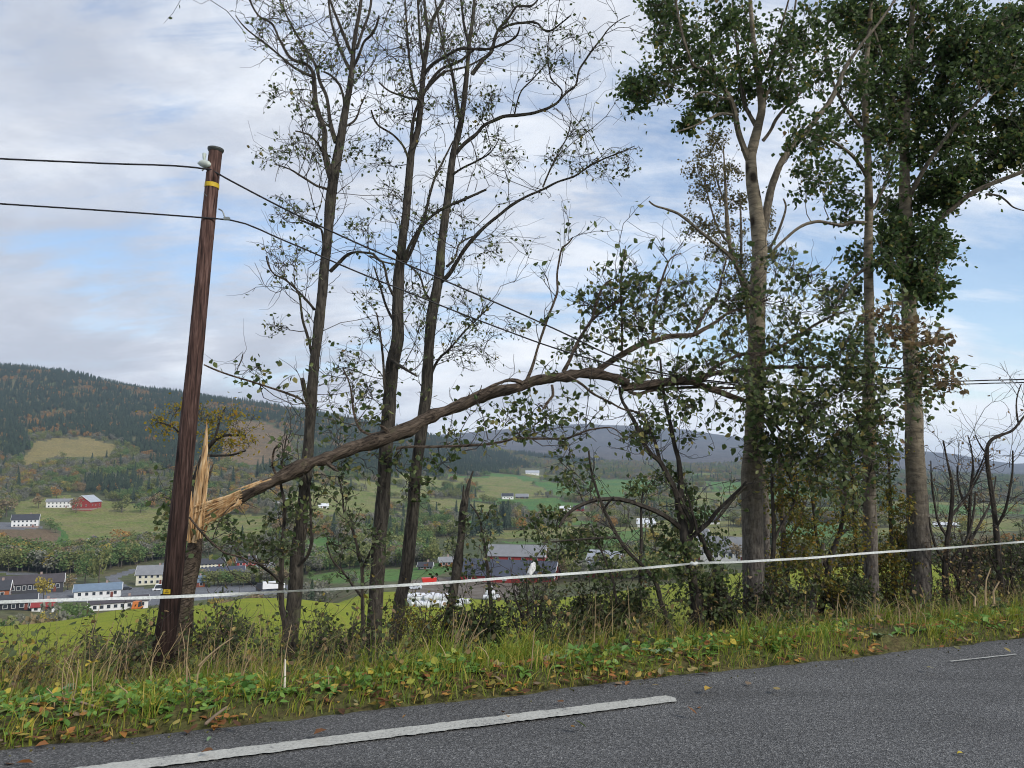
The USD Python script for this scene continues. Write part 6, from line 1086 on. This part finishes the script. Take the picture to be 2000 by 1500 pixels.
for (x, y), h in zip(xh, gv.uniform(0.18, 0.75, len(xh)) * np.where(s_of(xh[:, 0], xh[:, 1]) < 1.2, 0.5, 1.0)):
    b = drop(x, y) - [0, 0, .03]; t_ = np.linspace(0, 1, 6)[:, None]; ln = gv.normal(size=3) * [0.28, 0.28, 0] + [0.12, 0, 0]; p_ = b + np.array([0, 0, 1.0]) * h * t_ + ln * h * t_ ** 1.7 + np.cumsum(gv.normal(size=(6, 3)), 0) * 0.02 * h
    tw.append((p_, 0.003, 0.0012)); k = int(gv.integers(5, 13)); ti = gv.uniform(0.15, 1, k) * 5; i_ = np.minimum(ti.astype(int), 4); lc.append(p_[i_] + (p_[i_ + 1] - p_[i_]) * (ti - i_)[:, None] + gv.normal(size=(k, 3)) * 0.015)
lc = np.vstack(lc); obj('undergrowth_stems', twig_mesh(tw), M['twig'], smooth=True, kind='stuff'); obj('undergrowth', leaf_mesh(lc, gv.uniform(0.025, 0.065, len(lc)), gv, hang=0.1), LF['herb'], kind='stuff')
x6 = scatter(2200, -0.34, 0.06, -5, 15, gv, clump(3.0, 0.45, 0.7, 68), 0.6)
gr = quads(np.c_[x6, np.full(len(x6), 0.006)], gv.uniform(0.004, 0.012, len(x6)), gv); obj('edge_grit', gr, M['bank'], kind='stuff')

def big_leaf(L, W, g, droop=0.5, n=7, wav=0.06):
    """A broad leaf along +x rising from the origin, with a bent midrib and a wavy edge."""
    t = np.linspace(0, 1, n); prof = np.sin(np.pi * np.clip(t * 0.92 + 0.06, 0, 1)) ** 0.75 * (1 - 0.25 * t); x = L * (t - 0.25 * droop * t ** 2); z = L * (0.55 * t - droop * 0.75 * t ** 2); rows = []
    for sgn in (-1, -0.5, 0, 0.5, 1): rows.append(np.stack([x, sgn * W / 2 * prof, z + abs(sgn) * W * 0.16 * prof + (g.normal(size=n) * wav * W if abs(sgn) == 1 else 0)], -1))
    v = np.stack(rows, 1).reshape(-1, 3); i, j = np.meshgrid(np.arange(n - 1), np.arange(4), indexing='ij'); return v, np.stack([i * 5 + j, (i + 1) * 5 + j, (i + 1) * 5 + j + 1, i * 5 + j + 1], -1).reshape(-1, 4)
def rot(v, az, el=0.0):
    c, s = math.cos(el), math.sin(el); v = v @ np.array([[c, 0, s], [0, 1, 0], [-s, 0, c]]); c, s = math.cos(az), math.sin(az); return v @ np.array([[c, s, 0], [-s, c, 0], [0, 0, 1]])
def near_hit(u, v):
    Y = np.linspace(3.5, 16, 2500); p = P(u, v, Y); d = p[:, 2] - ground(p[:, 0], p[:, 1]); return p[int(np.argmax(d < 0))]
wfirst = {}
def weed(u, v, size, kind, label, group=None, shape=0, rz=0.0):
    p = near_hit(u, v); key = (kind, shape); L = size * p[1] / FPX
    if key in wfirst: return copy_of(wfirst[key], 'broad_leaved_weed', label, 'plant', p, rz, L, group=group)
    g = np.random.default_rng(900 + shape); t = thing('broad_leaved_weed', label, 'plant', p, rz, L, group=group); wfirst[key] = str(t.GetPath()); nl = int(g.integers(4, 8)) if kind != 'weed_pale' else 4
    for k in range(nl):
        q, f = big_leaf(g.uniform(0.7, 1.15), g.uniform(0.30, 0.5), g, g.uniform(0.3, 0.9)); q = rot(q, 2 * np.pi * k / nl + g.uniform(-.4, .4), g.uniform(-0.3, 0.5)); obj('leaf', (q, f), M[kind], t, smooth=True)
weed(100, 1372, 66, 'weed_pale', 'large pale green drooping dock leaves at the left end of the verge', shape=1)
for k, (u, v, sz, kd, lab) in enumerate([
 (325, 1368, 40, 'weed', 'broad green dock plant with upright leaves right of the pole foot'), (25, 1395, 44, 'weed', 'dark green low weed at the left edge of the photo'), (700, 1330, 34, 'weed', 'glossy low green weed patch right of the white stake'), (855, 1305, 34, 'weed', 'broad green weed at the foot of the alders'),
 (1095, 1290, 38, 'weed_pale', 'pale lobed thistle like weed below the bramble mass'), (1290, 1278, 42, 'weed_pale', 'tall pale lobed weed in the middle of the verge'), (1515, 1262, 40, 'weed', 'bright green feathery weed right of the forked aspen'), (1720, 1245, 30, 'weed_pale', 'two pale upright leaves below the slim aspen'),
 (1830, 1232, 34, 'weed', 'low dark green leaves below the thickest aspen'), (1640, 1240, 28, 'weed', 'dark green round weed beside the two pale leaves'), (1970, 1205, 34, 'weed', 'bright green weed at the right end of the verge'), (165, 1320, 22, 'weed_yellow', 'bright yellow leaves left of the utility pole'),
 (178, 1296, 20, 'weed_yellow', 'yellow upright leaves behind the bright yellow ones'), (1180, 1262, 20, 'weed_yellow', 'small yellow leaves on a stalk left of the shrub'), (1000, 1342, 20, 'weed_yellow', 'yellow fallen looking leaves at the asphalt edge, mid verge'), (70, 1390, 26, 'weed_yellow', 'yellow green leaves below the large pale dock'), (1430, 1258, 24, 'weed_yellow', 'yellow orange leafy weed at the foot of the forked aspen')]):
    weed(u, v, sz, kd, lab, shape=k % 3, rz=float(gv.uniform(0, 6.28)))
for k in range(70):
    u = gv.uniform(10, 1990); e = 1440 - 0.1025 * u; weed(u, e - gv.uniform(16, 62), gv.uniform(16, 32), 'weed', 'low broad leaved green weed among the verge grass', 'low broad leaved weeds in the verge', k % 3, float(gv.uniform(0, 6.28)))
M['stalk'] = plain('dry_stalk', (0.34, 0.25, 0.14), 0.8, 0.25, 9); M['stick'] = plain('dead_stick', (0.22, 0.16, 0.11), 0.85, 0.25, 12); M['stake'] = plain('bleached_stake', (0.62, 0.57, 0.47), 0.7, 0.15, 20)
def stalk(label, pts, Y, w, m='stalk', name='dry_stalk', cat='stalk', group=None, sides=5):
    p = P(np.array([q[0] for q in pts], float), np.array([q[1] for q in pts], float), np.linspace(*((Y, Y) if np.isscalar(Y) else Y), len(pts))); q, _ = curve(p, 0.05); r = np.linspace(w, w * 0.55, len(q)); v, f = ring_tube(q - q[0], r, sides)
    o = obj(name, (v, tris(f)), M[m], smooth=True); UsdGeom.Xformable(o).AddTranslateOp().Set(Gf.Vec3d(*q[0].tolist())); tag(o, label, cat, group)
for k, (a, lab) in enumerate([([(1122, 1272), (1138, 1228), (1155, 1180)], 'slanting pale dry stalk before the bramble mass'), ([(1160, 1278), (1162, 1220), (1164, 1155)], 'upright pale dry stalk before the bramble mass'), ([(1230, 1278), (1229, 1210), (1226, 1145)], 'tallest pale dry stalk in the middle of the verge'), ([(1475, 1240), (1477, 1200), (1480, 1162)], 'straight pale stalk in front of the forked aspen foot'), ([(1318, 1252), (1336, 1232), (1358, 1212)], 'short leaning dry stalk left of the shrub foot'), ([(300, 1345), (345, 1250), (375, 1215)], 'leaning pale dry stalk crossing the pole foot'), ([(388, 1300), (420, 1270), (455, 1245)], 'leaning pale stalk right of the stump'), ([(150, 1335), (170, 1270), (196, 1180)], 'tall thin stalk left of the pole'), ([(95, 1340), (108, 1270), (112, 1190)], 'tall thin pale stalk near the left edge'), ([(555, 1300), (572, 1270), (584, 1250)], 'leaning brown stalk across the foot of the leftmost alder')]):
    p = near_hit(*a[0]); stalk(lab, a, float(p[1]), 0.0042)
for k in range(16):
    u0 = 872 + 2.2 * k; top = 905 + gv.uniform(-22, 48); stalk('straw coloured stalk in the fan at the foot of the broken snag', [(u0, 1308), ((u0 + top) / 2 - 3, 1255), (top, 1205 + gv.uniform(-20, 30))], 7.0 + gv.uniform(-.2, .2), 0.0045, group='straw stalks at the foot of the snag')
for k in range(64):
    u = gv.uniform(1500, 1990) if k < 46 else gv.uniform(60, 1450); v = 1252 - 0.105 * (u - 1500) - gv.uniform(-4, 30); p = near_hit(u, v); hpx = gv.uniform(25, 75); stalk('thin broken dry stalk standing in the verge grass', [(u, v + 4), (u + gv.uniform(-5, 5), v - hpx * .5), (u + gv.uniform(-22, 14), v - hpx)], float(p[1]), gv.uniform(0.0035, 0.006), group='dry stalks in the verge grass')
for k in range(26):
    u = gv.uniform(120, 560); v = 1405 - 0.1025 * u - gv.uniform(0, 45); p = near_hit(u, v); hpx = gv.uniform(70, 150); stalk('tall straw coloured stalk standing round the foot of the pole', [(u, v + 4), (u + gv.uniform(-6, 14), v - hpx * .5), (u + gv.uniform(-10, 40), v - hpx)], float(p[1]), gv.uniform(0.003, 0.005), group='tall straw stalks round the pole foot')
stalk('long brown bent stick lying against the asphalt edge', [(402, 1414), (425, 1394), (455, 1374), (490, 1357), (532, 1341)], (4.72, 5.6), 0.011, 'stick', 'stick', 'stick')
stalk('pale grey stick lying below the large dock leaves', [(140, 1366), (180, 1378), (236, 1392)], (5.0, 4.85), 0.010, 'stick', 'stick', 'stick')
stalk('curved pale stick lying at the asphalt edge below the slim aspen', [(1585, 1262), (1630, 1262), (1670, 1262), (1700, 1256), (1714, 1250)], (6.75, 7.15), 0.009, 'stalk', 'stick', 'stick')
stalk('broken brown stick lying in the verge below the bramble mass', [(1110, 1310), (1140, 1300), (1165, 1292), (1205, 1296)], (6.2, 6.6), 0.011, 'stick', 'stick', 'stick')
stalk('thin white stake standing in the verge below the leftmost alder', [(555, 1362), (556, 1330), (557, 1288)], 5.35, 0.011, 'stake', 'stake', 'stake')
for (u, v, L, mt, lab) in [(405, 1451, .05, 'weed_pale', 'small pale leaf lying on the asphalt beside the long dash'), (1884, 1477, .05, 'weed_yellow', 'small yellow green leaf on the asphalt at the lower right')]:
    x, y = on_road(u, v); q, f = big_leaf(L, L * .6, gv, 0.6); o = obj('road_leaf', (rot(q, gv.uniform(0, 6)), f), M[mt], smooth=True, label=lab, category='leaf'); UsdGeom.Xformable(o).AddTranslateOp().Set(Gf.Vec3d(float(x), float(y), 0.012))
# ---------------------------------------------------------------- utility pole, wires, fence tape
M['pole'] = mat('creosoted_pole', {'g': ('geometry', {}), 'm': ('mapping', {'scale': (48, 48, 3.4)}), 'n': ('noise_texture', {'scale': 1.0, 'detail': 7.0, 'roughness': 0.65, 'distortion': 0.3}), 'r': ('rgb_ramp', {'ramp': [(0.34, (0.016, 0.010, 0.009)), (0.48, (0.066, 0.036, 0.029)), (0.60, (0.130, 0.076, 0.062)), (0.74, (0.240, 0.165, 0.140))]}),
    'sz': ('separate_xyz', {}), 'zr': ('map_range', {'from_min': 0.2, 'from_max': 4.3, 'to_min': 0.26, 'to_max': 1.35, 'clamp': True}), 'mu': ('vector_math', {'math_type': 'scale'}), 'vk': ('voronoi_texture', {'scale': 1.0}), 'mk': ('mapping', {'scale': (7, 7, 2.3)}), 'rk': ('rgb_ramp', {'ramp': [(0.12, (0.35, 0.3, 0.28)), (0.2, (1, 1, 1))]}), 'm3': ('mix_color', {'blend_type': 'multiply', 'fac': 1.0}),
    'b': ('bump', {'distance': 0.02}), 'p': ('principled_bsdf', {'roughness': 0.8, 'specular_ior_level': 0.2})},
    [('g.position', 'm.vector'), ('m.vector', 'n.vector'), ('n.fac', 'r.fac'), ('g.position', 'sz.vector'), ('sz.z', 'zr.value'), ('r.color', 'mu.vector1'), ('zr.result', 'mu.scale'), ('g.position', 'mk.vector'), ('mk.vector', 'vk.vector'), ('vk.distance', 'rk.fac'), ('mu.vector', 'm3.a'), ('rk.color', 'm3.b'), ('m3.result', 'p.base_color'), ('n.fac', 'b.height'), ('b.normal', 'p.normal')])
M['iron'] = plain('galvanised_iron', (0.26, 0.28, 0.27), 0.5, 0.15, 20, 0.5, 0.6); M['porcelain'] = plain('pale_insulator', (0.42, 0.47, 0.42), 0.4, 0.15, 25); M['rubber'] = plain('wire_rubber', (0.018, 0.018, 0.02), 0.5)
M['yellow'] = plain('yellow_plastic', (0.50, 0.34, 0.02), 0.55, 0.2, 30); M['tagwhite'] = plain('pale_tag', (0.62, 0.72, 0.68), 0.5, 0.05); M['inkdark'] = plain('dark_ink', (0.06, 0.05, 0.02), 0.6); M['cap'] = plain('pole_cap', (0.06, 0.065, 0.06), 0.6)
PY = 7.0
pp = np.array([(309, 1352, 43), (334, 1165, 39), (343, 1075, 38), (362, 890, 35), (381, 700, 32), (402, 480, 29.5), (421, 296, 28)], float); pc = P(pp[:, 0], pp[:, 1], PY); pr = pp[:, 2] / 2 * PY / FPX * np.hypot(1, (pp[:, 0] - 1000) / FPX) * 0.86
pc = np.vstack([pc[0] - [0, 0, 0.9], pc]); pr = np.r_[pr[0] * 1.03, pr]; q, r = curve(pc, 0.05, pr)
pole = thing('utility_pole', 'dark creosoted wooden utility pole with a yellow band near the top', 'utility pole', q[0])
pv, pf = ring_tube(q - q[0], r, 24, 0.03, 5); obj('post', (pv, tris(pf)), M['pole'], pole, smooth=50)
ax = unit(q[-1] - q[-8])
def on_pole(v): i = int(np.argmin(np.abs(project(q)[1] - v))); return q[i], r[i]
top = q[-1]; cv_, cf_ = ring_tube([top - q[0] - ax * .005, top - q[0] + ax * .012, top - q[0] + ax * .028, top - q[0] + ax * .034], [r[-1] * 1.05, r[-1] * 1.22, r[-1] * 1.22, r[-1] * 0.9], 24); obj('cap', (cv_, tris(cf_)), M['cap'], pole)
c, rr = on_pole(363); bv_, bf_ = ring_tube([c - ax * .022 - q[0], c + ax * .022 - q[0]], [rr + .004, rr + .004], 24); obj('band', (bv_, tris(bf_)), M['yellow'], pole, label='yellow marking band around the pole')
c, rr = on_pole(327); ins = c + np.array([-rr * 0.95, -rr * 0.75, 0]) - q[0]
iv, if_ = ring_tube([ins + [-.075, -.01, .006], ins + [-.05, -.012, .004], ins + [-.015, -.014, 0], ins + [.03, -.014, -.008], ins + [.055, -.012, -.014]], [.008, .026, .040, .034, .014], 12); obj('insulator', (iv, tris(if_)), M['porcelain'], pole, smooth=True)
hv, hf = ring_tube([ins + [-.02, 0, .10], ins + [-.012, -.02, .07], ins + [-.01, -.02, .03], ins + [0.0, 0, -.03], ins + [-.03, -.01, -.07]], [.020, .016, .012, .012, .006], 8); obj('bracket', (hv, tris(hf)), M['porcelain'], pole, smooth=True)
c, rr = on_pole(412); h0 = c + np.array([rr * 0.9, -.02, 0]); hk = P(np.array([427, 433, 436, 438, 440]), np.array([408, 411, 415, 421, 425]), PY - .03) - q[0]
hv, hf = ring_tube(hk, [.007] * 5, 8); obj('hook', (hv, tris(hf)), M['iron'], pole, smooth=True)
cl = P(443, 427, PY - .03) - q[0]; obj('clamp', box(.055, .03, .026, cl), M['iron'], pole)
for nm, v, u, w, h, m in [('sign', 1156, 335, .062, .042, 'yellow'), ('tag', 1156, 322, .036, .046, 'tagwhite')]:
    c, rr = on_pole(v); x = (u - project(c)[0]) * PY / FPX; y = -math.sqrt(max(rr ** 2 - x ** 2, 0)) - .004; a = math.atan2(x, -y)
    pl = obj(nm, box(w, .003, h, (c - q[0]) + [x, y, 0], a), M[m], pole, label={'sign': 'small yellow plate with two lines of dark print', 'tag': 'small pale green white tag'}[nm])
    for dz, ww in (((.008, .024), (-.008, .036)) if nm == 'sign' else ((.010, .004),)):
        off = np.array([math.sin(a) * .0028, -math.cos(a) * .0028, dz]); obj('print', box(ww, .001, .007 if nm == 'sign' else .012, (c - q[0]) + [x, y, 0] + off, a), M['inkdark'], pl)
nl = [P(398, 377, PY - .12), P(404, 383, PY - .08)]; hv, hf = ring_tube(np.array(nl) - q[0], [.004, .004], 6); obj('nail', (hv, tris(hf)), M['iron'], pole)

def line_y(u):          # depth of the wire line, which runs along the road through the pole
    k = (u - 1000) / FPX / 1.0066; t = (k * PY + 3.0) / (RD[0] - k * RD[1]); t0 = ((project(on_pole(400)[0])[0] - 1000) / FPX / 1.0066 * PY + 3.0) / (RD[0] - (project(on_pole(400)[0])[0] - 1000) / FPX / 1.0066 * RD[1]); return PY - 0.06 + (t - t0) * RD[1]
def wire(label, px, w, name='overhead_wire'):
    px = np.array(px, float); p = P(px[:, 0], px[:, 1], [line_y(u) for u in px[:, 0]]); c, _ = curve(p, 0.15); v, f = ring_tube(c, w, 8); return obj(name, (v, tris(f)), M['rubber'], smooth=True, label=label, category='cable')
wire('upper black overhead wire, tied at the insulator and sagging under the broken tree', [(-260, 296), (0, 310), (200, 319), (388, 328), (410, 331), (432, 343), (560, 410), (700, 476), (850, 540), (1000, 605), (1100, 650), (1190, 693), (1270, 722), (1350, 739), (1450, 749), (1560, 753), (1700, 751), (1890, 744), (2000, 741), (2500, 730)], 0.0088)
wire('lower black overhead wire, hung from the hook below the yellow band', [(-260, 380), (0, 398), (200, 411), (395, 425), (445, 429), (560, 472), (700, 532), (800, 572), (900, 612), (1000, 650), (1060, 672), (1150, 700), (1260, 726), (1400, 748), (1550, 760), (1700, 760), (1890, 750), (2000, 747), (2500, 736)], 0.0080)
M['tape'] = mat('fence_tape', {'g': ('geometry', {}), 'w': ('noise_texture', {'scale': 60.0, 'detail': 3.0}), 'r': ('rgb_ramp', {'ramp': [(0.3, (0.40, 0.42, 0.40)), (0.7, (0.60, 0.62, 0.60))]}), 'b': ('bump', {'distance': 0.004}), 'p': ('principled_bsdf', {'roughness': 0.6})}, [('g.position', 'w.vector'), ('w.fac', 'r.fac'), ('r.color', 'p.base_color'), ('w.fac', 'b.height'), ('b.normal', 'p.normal')])
tp = np.array([(-200, 1184), (0, 1176), (180, 1170), (300, 1167), (420, 1162), (560, 1155), (700, 1148), (850, 1139), (1000, 1128), (1150, 1118), (1250, 1110), (1350, 1101), (1360, 1100), (1450, 1097), (1560, 1091), (1700, 1080), (1850, 1070), (2000, 1058), (2250, 1040)], float)
def tape_y(u): k = (u - 1000) / FPX / 1.0066; t = (k * 6.7 - E0[0]) ; a = np.array([[RD[0] - k * RD[1]]]); x0, y0 = at_st(1.35, 0.0); t = (k * y0 - x0) / (RD[0] - k * RD[1]); return y0 + t * RD[1]
tc, _ = curve(P(tp[:, 0], tp[:, 1], [tape_y(u) for u in tp[:, 0]]), 0.06); n = len(tc); tw = 0.35 * np.sin(np.linspace(0, 23, n)) + (meshkit.noise(np.c_[np.linspace(0, 40, n), np.zeros(n), np.zeros(n)], 3) - .5) * 0.9
hw = np.c_[np.zeros(n), np.sin(tw) * .0115, np.cos(tw) * .0115]; th = np.c_[np.zeros(n), np.full(n, .0014), np.zeros(n)]
tv = np.stack([tc + hw - th, tc + hw + th, tc - hw + th, tc - hw - th], 1).reshape(-1, 3); i, j = np.meshgrid(np.arange(n - 1), np.arange(4), indexing='ij')
tape = thing('fence_tape', 'white electric fence tape stretched along the whole bank', 'fence tape', tc[0]); obj('tape', (tv - tc[0], np.stack([i * 4 + j, i * 4 + (j + 1) % 4, (i + 1) * 4 + (j + 1) % 4, (i + 1) * 4 + j], -1).reshape(-1, 4)), M['tape'], tape)
k0 = P(1354, 1101, tape_y(1354)); kv, kf = ring_tube(np.array([[-.035, 0, -.006], [-.015, -.006, .004], [.01, -.008, -.004], [.03, 0, .004], [.05, -.004, .012]]) + k0 - tc[0], [.012, .021, .016, .02, .008], 8, 0.2, 3); obj('knot', (kv, tris(kf)), M['tape'], tape, smooth=True)
M['rag'] = plain('white_rag', (0.62, 0.61, 0.60), 0.8, 0.12, 30)
rg = trimesh.creation.icosphere(4, 1.0); vv = np.array(rg.vertices); d = 1 + (meshkit.fbm(vv * 1.6, 4, 7) - .5) * 1.3; vv = vv * d[:, None] * [.032, .026, .062]; vv[:, 0] += vv[:, 2] * .35
rc = P(1039, 1111, tape_y(1039) + 0.02); o = obj('rag', (vv, np.array(rg.faces)), M['rag'], smooth=True, label='crumpled white rag hanging on the bush above the tape', category='rag'); UsdGeom.Xformable(o).AddTranslateOp().Set(Gf.Vec3d(*rc.tolist()))
# ---------------------------------------------------------------- air
hz = mat('haze', {'v': ('principled_volume', {'color': (0.62, 0.78, 1.0), 'density': HAZE, 'anisotropy': 0.25})}, [], surface=None, volume='v.volume')
bm = trimesh.creation.box([17000, 18000, 460]); bv = np.array(bm.vertices) + [500, 2400, 460 / 2 - 95]
obj('haze', (bv, np.array(bm.faces)), hz, kind='stuff')
